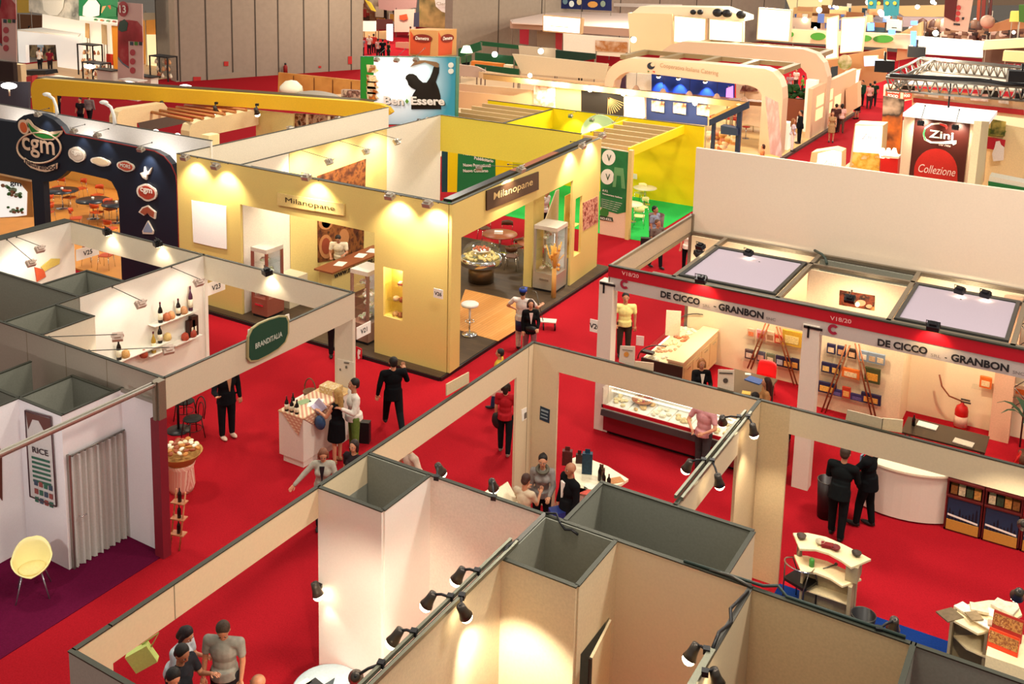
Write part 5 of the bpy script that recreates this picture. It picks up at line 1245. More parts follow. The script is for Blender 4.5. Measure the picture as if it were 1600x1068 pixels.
for i in range(26):a=r.uniform(0,6.28);s=.2*math.sqrt(r.random());mb.ball(p+Vector((s*math.cos(a),s*math.sin(a),.03)),(.035,.03,.012),n=7,k=5,m=i % 3)
mb.part('topping',[mat('tomato_red','a8281a',.6),mat('cheese_yellow','ecd08a',.6),mat('basil_dark','5a3a1c',.6)],t)
def service_freezer():
 x0,x1,y0,y1=-9.5,-8.4,22.9,26.0;y1=25.5
 t=thing('service_counter','cream service counter freezer with curved glass front and dark end panel','counter',((x0+x1) /2,(y0+y1) /2,0))
 WDm=mat('counter_cream','ead2a4',.45)
 MB().box(x0,x1,y0,y0+.04,.1,.9).part('end_panel',mat('dark_brown_end','3a2a22',.5),t)
 MB().box(x0+.05,x1,y0+.04,y1,.1,.88).part('body',WDm,t)
 MB().box(x1-.42,x1+.03,y0,y1,.98,1.03).part('work_top',WDm,t)
 MB().box(x1-.4,x1,y0+.04,y1,.88,.98).part('upper_carcass',WDm,t)
 mb=MB()
 for k in range(4):a=y0+.12+k*.62;mb.box(x1,x1+.015,a,a+.56,.2,.84)
 mb.part('rear_door',mat('door_cream','e0c490',.45),t)
 for k in range(4):a=y0+.3+k*.62;MB().box(x1+.015,x1+.035,a,a+.22,.74,.76).part('handle',CHROME,t)
 MB().box(x0,x1-.42,y0+.04,y1,.80,.86).part('deck',mat('freezer_white','f4efe4'),t)
 N=8;prof=[(x0-.1+(x1-.45-x0+.1) *(1-math.cos(math.pi/2*i/N)),.84+.5*math.sin(math.pi/2*i/N)) for i in range(N+1)]
 vs=[(x,y,z) for y in (y0+.02,y1) for x,z in prof];MB().add(vs,[(i,i+1,N+2+i,N+1+i) for i in range(N)],0,True).part('curved_glass',GLASS,t)
 for yy in (y0+.02,y1):MB().tube([(x,yy,z) for x,z in prof],.014,6).part('glass_edge',DKALU,t)
 r=random.Random(21)
 for k in range(5):
  a=y0+.1+k*.5;mb=MB()
  for i in range(9):mb.ball((r.uniform(x0+.1,x1-.55),r.uniform(a,a+.42),.89),(.08,.06,.04),Matrix.Rotation(r.uniform(0,3),3,'Z'),n=7,k=5)
  c=['f0dcc0','e0a880','ecd0a0','c87a50','f0e4c8'][k];mb.part('frozen_food',mat('sfood_' +c,c,.7,var=.3,scale=30),t)
 MB().box(x0-.05,x0+.28,y0+.05,y0+.2,1.0,1.06).part('grey_handle',mat('graphite_lamp_housing','4b443e'),t)
service_freezer()
MB().prism([(-9.55,24.6,.9),(-9.2,24.75,.9),(-9.2,24.75,1.6),(-9.55,24.6,1.6)],(0,.02,0)).solo('display_card',mat('cream_top','efe3c4'),'white upright card with faint drawing on the service counter','card')
p=flood(Vector((-8.6,24.2,3.4)),(-9.0,24.6,1),'black floodlight above the cream service counter',140,BLACK,arm=(-8.4,24.2,3.5),s=1.2,size=140)
for (x,y),a,e,lb in (((-7.0,24.0),(-7.2,25.5,1.6),170,'black floodlight under the left lilac panel lighting the rear shelves'),((-4.6,23.2),(-4.6,24.6,1.4),130,'black floodlight between the lilac panels lighting the three shelves'),((-2.4,24.0),(-2.4,25.6,1.5),190,'black floodlight under the right lilac panel lighting the recess'),((-7.6,21.6),(-7.6,20.9,.8),60,'black floodlight above the long dark red freezer'),((-2.5,21.6),(-2.6,23.3,.8),60,'black floodlight above the black table')):
 flood(Vector((x,y,3.35)),a,lb,e,BLACK,arm=(x,y+.1,3.55),s=1.2,size=140,col=(1,.82,.56))
for (a,b),lb in (((1096,440),'black clamp lamp throwing an orange spot on the left red band'),((1458,514),'black clamp lamp throwing an orange spot on the right red band')):
 p=PY(a,b,20.3);flood(p,(p.x,20.49,p.z-.5),lb,26,BLACK,arm=(p.x,20.52,4.0),s=1.2,size=120,col=(1,.7,.3))
for (a,b),lb in (((1095,388),'black floodlight at the left front corner of the lilac panel'),((1170,398),'black floodlight behind the left lilac panel'),((1500,457),'black floodlight left of its twin behind the right lilac panel'),((1540,463),'black floodlight right of its twin behind the right lilac panel')):
 p=PZ(a,b,3.66);flood(p,p+Vector((.1,.3,-1)),lb,8,BLACK,s=1.1)
MB().tube([PZ(1273,391,3.62),PZ(1284,397,3.7),PZ(1290,404,3.64),PZ(1292,412,3.6)],.035,6).solo('cable',mat('dark_green_cable','2c3a34'),'bundle of dark cable on the rear beam above the grey storage','cable')
# shelves with packets
def shelf_run(Y,a,b,lb,items,t_m=GLASS):
 A=PY(*a,Y);B=PY(*b,Y);z=(A.z+B.z) /2
 MB().box(A.x,B.x,Y-.02,Y-.3+.0,z-.015,z).solo('glass_shelf',t_m,lb,'shelf')
 for (px_,w,h,c,c2,l2) in items:
  x=PY(px_,(a[1] +b[1]) /2,Y).x;t=thing('food_pack',l2,'food pack',(x,Y-.15,z));q=Matrix.Rotation(.12,3,'X')
  MB().obox((x,Y-.15,z+h/2+.01),(w,.06,h),q).part('carton',mat('carton_' +c,c,.45),t)
  MB().obox((x,Y-.185,z+h*.45),(w*.7,.01,h*.5),q).part('picture',mat('pack_' +c2,c2,.5,var=.25,scale=30),kid(t))
OB,NB,GB,RB,YB2='e0702c','2a2a4a','8a9aa8','c8402a','d8b040'
shelf_run(24.54,(1291,547),(1384,568),'top glass shelf of the shelf wall right of the middle post',[(1300,.2,.25,NB,'e8c8a0','leftmost dark pack on the top shelf right of the post'),(1316,.2,.25,NB,'d8a070','second dark pack on the top shelf right of the post'),(1333,.2,.24,'3a2c28','e0b080','third dark pack on the top shelf right of the post'),(1351,.2,.26,GB,'e8d8c0','first grey blue pack on the top shelf'),(1365,.2,.26,GB,'c8a880','second grey blue pack on the top shelf'),(1378,.2,.26,GB,'e0c8a0','rightmost grey blue pack on the top shelf')])
shelf_run(24.54,(1282,577),(1377,597),'middle glass shelf of the shelf wall right of the middle post',[(1292,.22,.26,NB,'e8c070','left navy pack on the middle shelf'),(1307,.22,.26,NB,'e8b860','right navy pack on the middle shelf'),(1331,.42,.24,OB,'f0d0a0','orange pack lying wide on the middle shelf'),(1365,.36,.38,'4a5030','e0a040','green brown pack standing at the right of the middle shelf')])
shelf_run(24.54,(1281,606),(1374,632),'lowest glass shelf of the shelf wall right of the middle post',[(1293,.46,.28,NB,'f0b050','large blue framed pack at the left of the lowest shelf'),(1309,.26,.16,'3a3464','6a5a90','violet pack on the lowest shelf'),(1324,.2,.28,RB,'f0b060','orange red pack in the middle of the lowest shelf'),(1341,.3,.16,'3a3464','6a5a90','second violet pack on the lowest shelf'),(1363,.46,.26,NB,'f0a850','large blue framed pack at the right of the lowest shelf')])
shelf_run(25.54,(1166,522),(1250,540),'upper glass shelf left of the middle post',[(1176,.2,.24,'d8b898','e08050','pale red pack at the left of the upper rear shelf'),(1191,.22,.26,'e0a0a0','d05040','pink pack on the upper rear shelf'),(1206,.22,.28,'d8b898','a07050','beige pack on the upper rear shelf'),(1219,.2,.22,RB,'e0b080','small red pack on the upper rear shelf'),(1240,.5,.42,YB2,'f0d890','big yellow pack at the right of the upper rear shelf')])
shelf_run(25.54,(1163,556),(1250,575),'lower glass shelf left of the middle post',[(1173,.24,.26,'5a4a4a','e0c8b0','dark pack at the left of the lower rear shelf'),(1191,.22,.28,'5a5a68','c89888','second dark pack on the lower rear shelf'),(1206,.22,.28,'6a7058','e0d0b0','olive pack on the lower rear shelf'),(1221,.22,.28,NB,'b8c0c8','blue pack on the lower rear shelf'),(1233,.24,.28,NB,'e8b860','navy and yellow pack on the lower rear shelf'),(1245,.2,.3,NB,'e0a050','rightmost navy pack on the lower rear shelf')])
shelf_run(25.54,(1520,598),(1600,616),'glass shelf above the extinguisher recess near the palm',[(1540,.26,.28,OB,'f0d0a0','orange pack on the shelf near the palm'),(1596,.3,.26,'e8c8a0',OB,'pale orange pack at the right border')])
COP=mat('copper_tube','9a5a38',.35,.6)
for Y,(a0,b0),(a1,b1),lb in ((24.3,(1322,538),(1283,645),'slanting copper pole pair left of the three shelves'),(24.3,(1336,536),(1362,650),'slanting copper pole pair right of the three shelves'),(25.3,(1196,505),(1168,575),'slanting copper pole pair beside the red chair back'),(25.3,(1213,510),(1240,600),'slanting copper pole pair left of the middle post')):
 mb=MB();A=PY(a0,b0,Y);B=PY(a1,b1,Y)
 for d_ in (0,.09):mb.cyl(A+XV*d_,B+XV*d_,.02,n=8)
 for f_ in (.25,.5,.75):q=A.lerp(B,f_);mb.cyl(q,q+XV*.09,.012,n=6)
 mb.solo('shelf_support',COP,lb,'shelf support')
# tables, chairs, extinguisher, palm
def slab_table(x0,x1,y0,y1,z,m,lb):
 t=thing('meeting_table',lb,'table',((x0+x1) /2,(y0+y1) /2,0));MB().box(x0,x1,y0,y1,z-.04,z).part('top',m,t)
 for sx in (x0+.06,x1-.1):
  for sy in (y0+.06,y1-.1):MB().box(sx,sx+.04,sy,sy+.04,0,z-.04).part('leg',DKALU,t)
slab_table(-3.2,-1.5,22.75,23.6,.75,mat('black_brown_top','3a2a20',.4),'long black brown table with papers in the right bay')
slab_table(-7.4,-6.3,22.4,23.9,.75,mat('grey_brown_top','5a4a3c',.4),'grey brown table with a blue folder in the left bay')
RCH=mat('red_chair_plastic','d01a1c',.35,var=.02)
def red_chair(loc,rz,lb):
 t=thing('red_chair',lb,'chair',loc)
 def P(mb,n,mm):place_local(mb,loc,rz);return mb.part(n,mm,t)
 P(MB().prism([(x,y,.43) for x,y in round_poly([(-.22,-.2),(.22,-.2),(.22,.22),(-.22,.22)],.08)],(0,0,.035)),'seat',RCH)
 vs=[];N=10
 for j in range(6):
  v=j/5
  for i in range(N+1):
   u=-1+2*i/N;w=.25-.03*v ** 3;vs.append((u*w,-.18-.1*v+.05*u*u,.45+.42*v-.04*v*u ** 4))
 P(MB().add(vs,[(j*(N+1) +i,j*(N+1) +i+1,(j+1) *(N+1) +i+1,(j+1) *(N+1) +i) for j in range(5) for i in range(N)],0,True),'backrest',RCH).modifiers.new('thick','SOLIDIFY').thickness=.02
 for sx in (-1,1):
  for sy in (-1,1):P(MB().cyl((sx*.19,sy*.18,.43),(sx*.23,sy*.22,0),.012,n=8),'leg',CHROME)
for (x,y,rz,lb) in ((-6.75,24.35,math.pi,'red chair standing behind the grey brown table'),(-2.95,22.45,.1,'leftmost red chair tucked under the black brown table'),(-2.35,22.45,-.1,'middle red chair tucked under the black brown table'),(-1.8,22.4,.2,'third red chair tucked under the black brown table'),(-1.1,22.9,1.5,'red chair at the right end of the black brown table')):red_chair((x,y,0),rz,lb)
for (x,y,z,w,d_,rz,c,lb) in ((-6.75,23.5,.75,.4,.3,-.2,'3a5a9a','blue folder on the grey brown table'),(-7.0,23.75,.75,.14,.1,.3,'e8dcc8','small white card on the grey brown table'),(-6.7,22.7,.75,.2,.16,.2,'e8c060','yellow note on the grey brown table'),(-2.75,23.35,.75,.42,.26,-.05,'f0ece0','white papers on the black brown table'),(-1.95,22.95,.75,.4,.24,-.1,'e8dcc8','white tray card with orange spots on the black brown table')):
 MB().obox((x,y,z+.012),(w,d_,.02),rz).solo('sheet_of_paper',mat('sheet2_' +c,c,.5,var=.1),lb,'paper')
bottle((-3.02,23.2,.75),.26,.04,label='small black bottle at the left end of the black brown table')
p=Vector((-2.25,25.2,0));t=thing('fire_extinguisher','big red fire extinguisher with a curved hose standing in the recess','fire extinguisher',p)
MB().lathe(p,[(.13,.02),(.15,.05),(.15,.5),(.12,.6),(.04,.66),(.04,.7)],20).part('cylinder',mat('extinguisher_red','c01a18',.3),t)
MB().lathe(p+ZV*.12,[(.152,0),(.152,.26)],20).part('paper_label',mat('extinguisher_label','e0b8a0',.6),t)
MB().box(p.x-.04,p.x+.18,p.y-.02,p.y+.02,.7,.73).box(p.x-.04,p.x+.16,p.y-.02,p.y+.02,.76,.79).part('handle',DKALU,t)
MB().tube([p+Vector((0,0,.72)),p+Vector((-.3,0,.78)),p+Vector((-.48,0,.98)),p+Vector((-.56,0,1.25))],.02,8).part('hose',mat('brown_hose','8a4a2c',.5),t)
t=thing('potted_palm','dark palm plant at the right border beside the lattice column','plant',(-.72,24.1,0));c=Vector((-.72,24.1,0))
MB().lathe(c,[(.16,0),(.22,.35),(.2,.35),(.15,.3)],16).part('pot',mat('brown_pot','5a3a28',.7),t);MB().cyl(c+ZV*.3,c+ZV*.9,.03).part('stem',mat('palm_stem','5a4a2c',.7),t)
for k in range(9):
 a=k*.75;d_=Vector((math.cos(a),math.sin(a),0));n_=Vector((-d_.y,d_.x,0));vs=[]
 for i in range(6):f_=i/5;q=c+ZV*(.9+.5*math.sin(f_*2.2)) +d_*(.75*f_);w=.07*math.sin(math.pi*min(1,f_+.08)) +.004;vs += [q-n_*w,q+ZV*.01,q+n_*w]
 MB().add(vs,[(3*i+j,3*i+j+1,3*i+j+4,3*i+j+3) for i in range(5) for j in (0,1)],0,True).part('leaf',mat('palm_leaf','27402a',.5,var=.1),t)
# white rounded counter and boxed goods shelf at the aisle
t=thing('rounded_counter','white rounded info counter with brochures beside the suited men','counter',(-2.7,21,0))
def arcpts(r):return [(-2.9+r*math.cos(a),21.9+r*math.sin(a)) for a in [math.radians(-115) +i*math.radians(62) /10 for i in range(11)]]
o_=arcpts(1.55);i_=arcpts(.95)
MB().prism([(x,y,.04) for x,y in o_+i_[::-1]],(0,0,1.0)).part('body',mat('post_white','dccfc0'),t);MB().prism([(x,y,1.04) for x,y in arcpts(1.6) +arcpts(.9)[::-1]],(0,0,.04)).part('top',mat('cream_top','efe3c4'),t)
MB().obox((-3.3,20.75,1.1),(.35,.3,.03),.3).solo('sheet_of_paper',mat('lilac_paper','8a8ab0',.5),'lilac leaflet on the rounded white counter','paper')
bin_((-4.05,19.7,0),.2,.8,mat('bin_black_red','241416',.4),'tall black bin behind the stooping suited man')
for k in range(4):
 x0=-1.95+k*.68;t=thing('goods_shelf',['goods shelf with a blue skyline carton at its foot, leftmost one','goods shelf with a blue skyline carton at its foot, second from the left','goods shelf with a blue skyline carton at its foot, third from the left','goods shelf cut by the right border of the photograph'][k],'display shelf',(x0+.33,20.75,0))
 MB().box(x0,x0+.03,20.55,20.95,0,1.35).box(x0+.63,x0+.66,20.55,20.95,0,1.35).box(x0,x0+.66,20.92,20.95,0,1.35).box(x0,x0+.66,20.5,20.95,.72,.75).box(x0,x0+.66,20.5,20.95,1.05,1.08).box(x0,x0+.66,20.55,20.95,0,.04).part('frame',mat('dark_red_shelf','5a1a18',.5),t)
 MB().box(x0+.04,x0+.62,20.52,20.9,.04,.25).part('sand_carton',mat('sand_print','c08a3a',.6),t)
 bc=MB().box(x0+.04,x0+.62,20.53,20.9,.25,.70).part('blue_carton',mat('night_blue_print','1f3550',.5),t)
 mb=MB();r=random.Random(30+k)
 for i in range(9):a=x0+.06+i*.06;h=r.uniform(.08,.3);mb.prism([(a,20.528,.25),(a+.05,20.528,.25),(a+.04,20.528,.25+h),(a+.025,20.528,.3+h),(a+.01,20.528,.25+h)],(0,.004,0))
 mb.part('skyline_print',mat('skyline_dark','0e1826',.5),bc)
 MB().prism([(x0+.05,20.526,.33),(x0+.6,20.526,.27),(x0+.6,20.526,.31),(x0+.05,20.526,.37)],(0,.003,0)).part('white_swoosh',PAPER,bc)
 for j,z in enumerate((.76,1.09)):
  for i in range(4):
   c=[['8a5a2c','d8c8a0','3a4a34','c89048'],['b07a3c','6a3a24','e0d0b0','4a5a3c']][j][(i+k) % 4]
   MB().obox((x0+.12+i*.14,20.68,z+.1),(.12,.2,.18),.05).part('food_bag',mat('bagged_' +c,c,.5,var=.3,scale=25),t)

# ================================================================ yellow and green stand behind the bakery
BY=mat('bright_yellow_board','f6d90c')
def S(name,label,cat,Y,pts,m,t=.05,par=None):
 mb=MB().py(Y,pts,t)
 if par:return mb.part(name,m,par)
 o=mb.solo(name,m,label,cat);zs=[v[2] for v in mb.v];xs=[v[0] for v in mb.v]
 if min(zs) >.3 and Y>44 and name in ('booth_wall','booth_header','wall_panel','exhibition_stand','exhibition_block','stand_wall','graphic_panel','sign_board','screen'):
  for x in (min(xs) +.06,max(xs) -.12):MB().box(x,x+.06,Y+t,Y+t+.06,.02,max(zs) -.05).part('support',ALU,o)
 return o
def SX(name,label,cat,X,pts,m,t=.05,group=None):return MB().px(X,pts,t).solo(name,m,label,cat,group)
def M(c,r=.55,**k):return mat('tone_' +c,c,r,**k)
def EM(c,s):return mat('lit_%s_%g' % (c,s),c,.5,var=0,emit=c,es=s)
wall('booth_wall','bright yellow rear wall of the green carpet stand',-25.2,-14.5,40.6,40.68,0,3.5,BY)
wall('booth_header','short bright yellow side board at the top left of the green carpet stand',-21.8,-21.7,35.0,40.6,2.6,3.45,BY)
t=thing('slat_roof','roof of wooden slats at the right over the green carpet stand','roof',(-16.4,37.8,3.3))
mb=MB();wsl=mat('pale_wood_slat','c9a878',.6)
for k in range(6):y=35.3+k*.95;mb.box(-18.0,-15.4,y,y+.1,3.2,3.42)
mb.part('slats',wsl,t);MB().box(-18.05,-17.97,35,40.6,3.2,3.44).box(-15.45,-15.37,35.0,40.6,3.1,3.46).part('edge_beam',BY,t)
t=thing('slat_roof','roof of wooden slats at the left over the green carpet stand','roof',(-23,37.8,3.3));mb=MB()
for k in range(6):y=35.6+k*.9;mb.box(-25.2,-21.9,y,y+.1,3.2,3.42)
mb.part('slats',wsl,t);MB().box(-25.25,-21.9,35.0,35.08,3.2,3.44).part('edge_beam',ALU,t)
p=PY(938,212,40.55)
t=thing('round_wall_sign','pale green round sign glowing on the bright yellow rear wall','sign',p)
MB().cyl((p.x,40.58,p.z),(p.x,40.5,p.z),.95,n=36,smooth=False).part('disc',mat('pale_green_disc','cfe8b8',.5,var=0),t)
for (a,b),lb in (((892,183),'small pale floodlight left of the round green sign'),((925,189),'small pale floodlight over the round green sign'),((960,195),'small pale floodlight right of the round green sign')):
 q=PY(a,b,40.1);flood(q,(q.x,40.6,q.z-1),lb,70,arm=(q.x,40.6,3.5),s=1.0)
t=thing('graphic_panel','tall green printed panel with round V signs at the corner of the green carpet','panel',PY(958,370,34.7))
MB().py(34.7,[(939,229),(983,237),(977,373),(937,365)],.06).part('board',mat('graphic_peach','e6c4a8',.5),t)
MB().py(34.69,[(938.5,231),(982.5,238),(979,331),(965,334),(950,330),(938,323)],.01).part('green_field',ramp_mat('graphic_green',['1c5a34','2c7a44','1a4a2c'],scale=.8),t)
for (x,y,r_) in ((951,246,11),(949,276,11)):MB().py(34.68,ellipse(x,y,r_*.95,r_*1.1,20),.008).part('white_disc',PAPER,t)
mb=MB();text_px(mb,'V','Y',34.67,(946,281),(953,282),10,bold=.01);text_px(mb,'V','Y',34.67,(948,251),(955,252),10,bold=.01);mb.part('disc_letters',mat('leaf_letter_green','2a4a24',.5),t)
MB().py(34.68,[(960,261),(974,263),(977,295),(971,294),(970,275),(964,274),(962,292),(957,292)],.006).part('large_pale_letter',mat('pale_green_print','6aa06a',.5),t)
mb=MB();text_px(mb,'A.V.I.','Y',34.67,(941,298.5),(950,300.5),3.5,bold=.02);text_px(mb,'Vegetariana Italiana','Y',34.67,(941,304),(972,311),3.2,bold=.02)
for k in range(5):text_px(mb,'promozione cultura vegetariana','Y',34.67,(940,311.5+k*3),(972-k*2,319+k*3),1.8,bold=.01)
mb.part('white_text',PAPER,t)
MB().py(34.67,ellipse(944,332,7,8,14),.006).part('green_badge',M('3c7a34'),t)
mb=MB();MB().py(34.665,[(937,336),(957,340),(958,346),(937,343)],.006).part('badge_band',M('2c3a24'),t);text_px(mb,'NO-KILL','Y',34.655,(938,342),(956,345),3.6,bold=.02);mb.part('badge_letters',PAPER,t)
MB().box(-15.25,-15.1,34.6,34.8,0,3.45).solo('booth_post',mat('pale_yellow_board','dcc37c'),'pale yellow corner post beside the tall green printed panel','post')
t=thing('hanging_banner','green banner listing Nuovo Catalogo, seen under the rear yellow header','banner',PY(740,290,34.8))
MB().py(34.8,[(716,215),(774,228),(774,300),(714,300)],.04).part('board',M('1f7a44'),t)
MB().py(34.81,[(700,212),(716,215),(714,300),(699,300)],.04).part('yellow_edge',BY,t);MB().py(34.81,[(774,228),(800,232),(800,300),(774,300)],.04).part('yellow_edge',BY,t)
mb=MB()
for s,a,b in (('Nuovo Catalogo',(724,243),(768,248)),('Pubblicitario',(741,249),(771,254)),('Nuovo Promozionali',(724,260),(767,261)),('Nuovo Concorso',(724,269),(763,269))):text_px(mb,s,'Y',34.78,a,b,5,bold=.03)
mb.part('white_text',PAPER,t)
MB().py(34.9,[(690,236),(699,236),(699,300),(690,300)],.1).solo('booth_post',M('1c4a50'),'dark teal strip left of the green list banner','post')
t=thing('white_plate','blank white plate on the bright yellow rear wall','sign',PY(989,273,40.5));MB().py(40.5,[(984,270),(995,272),(995,280),(984,278)],.03).part('plate',PAPER,t)
SEATW=mat('cream_yellow_plastic','f2e6a0')
p=PZ(985,318,.75);cafe_table((p.x,p.y,.012),.5,'pale round table on the green carpet',mat('pale_round_top','eee6c0',.4))
p=PZ(990,302,.75);cafe_table((p.x,p.y+1.2,.012),.5,'second pale round table further back on the green carpet',mat('pale_round_top','eee6c0'))
for (a,b,rz,lb) in ((1004,318,2.6,'cream chair behind the pale round table'),(999,332,.3,'cream chair in front of the pale round table'),(1001,296,2.9,'cream chair near the yellow wall')):
 p=PZ(a,b,.6);cafe_chair((p.x,p.y,.012),rz,lb,SEATW)
p=PZ(1005,385,0);bin_((-14.25,35.2,0),.3,1.0,M('6a4a4a'),'mauve cylindrical litter bin at the corner of the green carpet')
S('dark_counter','dark green low counter on the green carpet seen through the aisle header','counter',37.5,[(801,318),(830,310),(832,326),(822,333),(802,327)],M('12382a'),.8)
# ---- long flat roofed row behind: header with glaring lamps
YR=48.6
wall('booth_header','long tan header with glaring bulbs behind the yellow stand',-30.5,-15.2,YR,YR+.1,3.1,3.4,M('b8915c'),edge=M('4a3a24'))
TANW=M('d8b488')
for pts,c,lb in (([(712,142),(800,150),(835,140),(835,178),(712,168)],'d9b48a','tan wall section behind the yellow stand, leftmost'),([(867,133),(908,138),(908,178),(867,172)],'e0b878','warm tan panel left of the black picture wall'),
     ([(908,137),(974,145),(974,184),(908,178)],'1c1712','black picture panel with pale streaks behind the yellow stand'),([(1010,150),(1105,160),(1105,196),(1010,186)],'1a2a58','dark blue wall carrying three food posters')):
 o=S('wall_panel',lb,'panel',YR+.6,pts,M(c),.06)
 if c=='1c1712':bpp=o
S('graphic_panel','panel with a pale flower photo left of the warm tan panel','panel',YR+.5,[(834,132),(867,137),(867,171),(834,164)],ramp_mat('flower_print',['efe0d4','c08a70','f4ece4','d8b0a0'],scale=1.2),.05)
S('white_cabinet','white cabinet block between the black picture wall and the blue wall','cabinet',YR+.3,[(975,151),(1001,154),(1004,185),(975,182)],M('f4ead8'),.5)
for k,(a,c1,lb) in enumerate(((1018,'b8562c','orange poster leftmost on the dark blue wall'),(1052,'d8924c','bottles poster in the middle of the dark blue wall'),(1089,'e0b890','pale poster rightmost on the dark blue wall'))):
 S('poster',lb,'poster',YR+.5,[(a,157+k*3),(a+20,159+k*3),(a+19,176+k*3),(a,173+k*3)],ramp_mat('poster_print%d' % k,[c1,'f0d8b0','7a3a1c',c1],scale=1.5),.04)
mb=MB()
for k in range(9):a=math.radians(20+9*k);mb.py(YR+.58,[(950,152),(951,152),(950+26*math.cos(a) +.6,152+26*math.sin(a)),(950+26*math.cos(a),152+26*math.sin(a) +.6)],.01)
mb.part('picture_streaks',M('c8a068'),bpp)
for (a,b),lb in (((871,132),'glaring bulb leftmost on the tan header'),((922,140),'second glaring bulb on the tan header, above the black picture'),((974,146),'third glaring bulb on the tan header, above the white cabinet'),((1030,151),'brightest glaring bulb on the tan header above the orange poster'),((1086,161),'small glaring bulb at the right end of the tan header'),((828,118),'glaring bulb on a stem left of the tan header')):
 p=PY(a,b,YR-.2);t=thing('glaring_bulb',lb,'lamp',p);MB().ball(p,.12).part('bulb',EM('fff0c8',40),t);MB().cyl(p,p+Vector((0,.2,-.15)),.03).part('stem',ALU,t)
 d=bpy.data.lights.new('bulb_light','POINT');d.energy=220;d.color=WARM;d.shadow_soft_size=.12;o=bpy.data.objects.new('bulb_light',d);o.location=Vector((0,-.25,0));o.parent=t;COL.objects.link(o)
t=thing('wooden_kiosk','small dark blue kiosk with an open wooden roof frame beside the yellow wall','kiosk',(-15,46,0))
MB().py(46,[(1108,187),(1170,158),(1170,169),(1108,197)],.1).part('blue_fascia',M('1c2c50'),t)
MB().py(46.2,[(1110,182),(1150,163),(1154,165),(1113,185)],.4).part('wooden_frame',M('d8a860'),t)
MB().box(-14.9,-14.7,46.1,46.3,0,3.5).box(-16.1,-15.95,46.1,46.3,0,2.8).part('post',M('1c2c50'),t);MB().py(45.9,[(1126,196),(1152,201),(1152,212),(1126,209)],.5).part('hanging_box',M('26385c'),t)
mb=MB();r=random.Random(8)
for i in range(20):c=PY(1115+r.random() *35,208+r.random() *22,47);mb.ball(c,(.25,.2,.18),n=7,k=5,m=i % 3)
mb.solo('heaped_goods',[M('f4e4c4'),M('d8a060'),M('c87850')],'heap of pale packed goods below the dark blue kiosk','goods',kind='stuff')
for x0,x1,y0,y1,lb in ((-32,-15.3,42.2,50,'beige floor of the row of stands behind the yellow wall'),(-46,-25.2,50.2,62,'beige floor around the dark green stands'),(-50,-26,62.2,80,'beige floor below the pink canopy'),(-11.2,10,43,78,'beige floor of the stands below the lattice truss'),(-10.2,10,31,42.8,'warm beige floor of the pasta stand'),(-74,-60,40,62,'pale floor of the far left white stand')):
 slab('stand_floor',x0,x1,y0,y1,0,.03,mat('beige_stand_floor','d8b48c',.6),lb,'floor',kind=None)
# ---- catering arch stand
YC=52.4;PCH=mat('peach_arch_board','dab99c',.5)
def arch(name,lb,Y,outer,inner,depth,m=PCH):
 P_=[PY(x,y,Y) for x,y in outer];Q=[PY(x,y,Y) for x,y in inner]
 pts=[Vector((P_[0].x,Y,.02))] +P_+[Vector((P_[-1].x,Y,.02)),Vector((Q[0].x,Y,.02))] +Q+[Vector((Q[-1].x,Y,.02))]
 t=thing(name,lb,'arch',(P_[0].x,Y,0));MB().prism(pts,(0,depth,0)).part('portal',m,t);return t
outA=[(944,140),(945,125),(949,112),(957,102),(968,95),(983,91),(1085,98),(1194,107),(1207,112),(1217,123),(1222,137),(1223,155)]
inA=[(1190,160),(1190,148),(1186,141),(1178,136),(1168,133),(1080,123),(990,112),(978,113),(968,118),(960,126),(957,140)]
tA=arch('arch_portal','large rounded peach portal lettered Cooperativa Italiana Catering',YC,outA,inA,1.0)
mb=MB();text_px(mb,'Cooperativa Italiana Catering','Y',YC-.02,(1031,107),(1122,120),9,bold=.0);mb.part('lettering',M('a08060'),tA)
MB().py(YC-.03,ellipse(1017,103,6,5.5,18),.02).part('round_emblem',M('1c2434'),tA);MB().py(YC-.05,ellipse(1020,101,3.5,3,14),.02).part('emblem_notch',PCH,tA)
MB().py(YC-.03,[(1012,110),(1015,112),(1012,113)],.02).part('green_mark',M('3a6a2c'),tA);MB().py(YC-.03,[(1019,111),(1023,111),(1023,114)],.02).part('red_mark',M('c03a24'),tA)
outB=[(1028,108),(1029,92),(1036,78),(1048,70),(1066,65),(1160,70),(1255,77),(1275,84),(1287,98),(1293,120)]
inB=[(1262,128),(1260,115),(1252,106),(1240,101),(1160,92),(1075,86),(1058,90),(1048,98),(1045,110)]
arch('arch_portal','second rounded peach portal further back along the aisle',61.0,outB,inB,1.0)
for Y0_,x0,x1,lb in ((YC+1.0,-24.3,-15.2,'open slatted roof behind the lettered portal'),(62.0,-23.5,-15.5,'open slatted roof behind the second portal')):
 mb=MB();mb.box(x0,x1,Y0_+3.2,Y0_+3.4,4.3,4.55)
 for k in range(5):a=x0+(x1-x0) *k/4;mb.box(a,a+.35,Y0_,Y0_+3.2,4.3,4.55)
 mb.solo('slat_roof',M('8a7450'),lb,'roof')
slab('stand_platform',-25,-14.38,50.2,69,0,.12,mat('pale_oak_platform','e0b878',.5),'pale oak platform of the portal stand along the aisle','platform',kind=None)
S('wall_panel','deep blue wall with three blue light cones inside the lettered portal','panel',56,[(1018,112),(1147,128),(1147,160),(1018,146)],M('12308a'),.1)
for k,(a,b) in enumerate(((1029,119),(1060,122),(1102,127))):
 p=PY(a,b,55.6);canlight(p,(p.x,56,p.z-1.5),['small lamp leftmost on the deep blue wall','small lamp in the middle on the deep blue wall','small lamp rightmost on the deep blue wall'][k],160,base=(p.x,55.95,p.z+.3),s=2,col=(.55,.75,1))
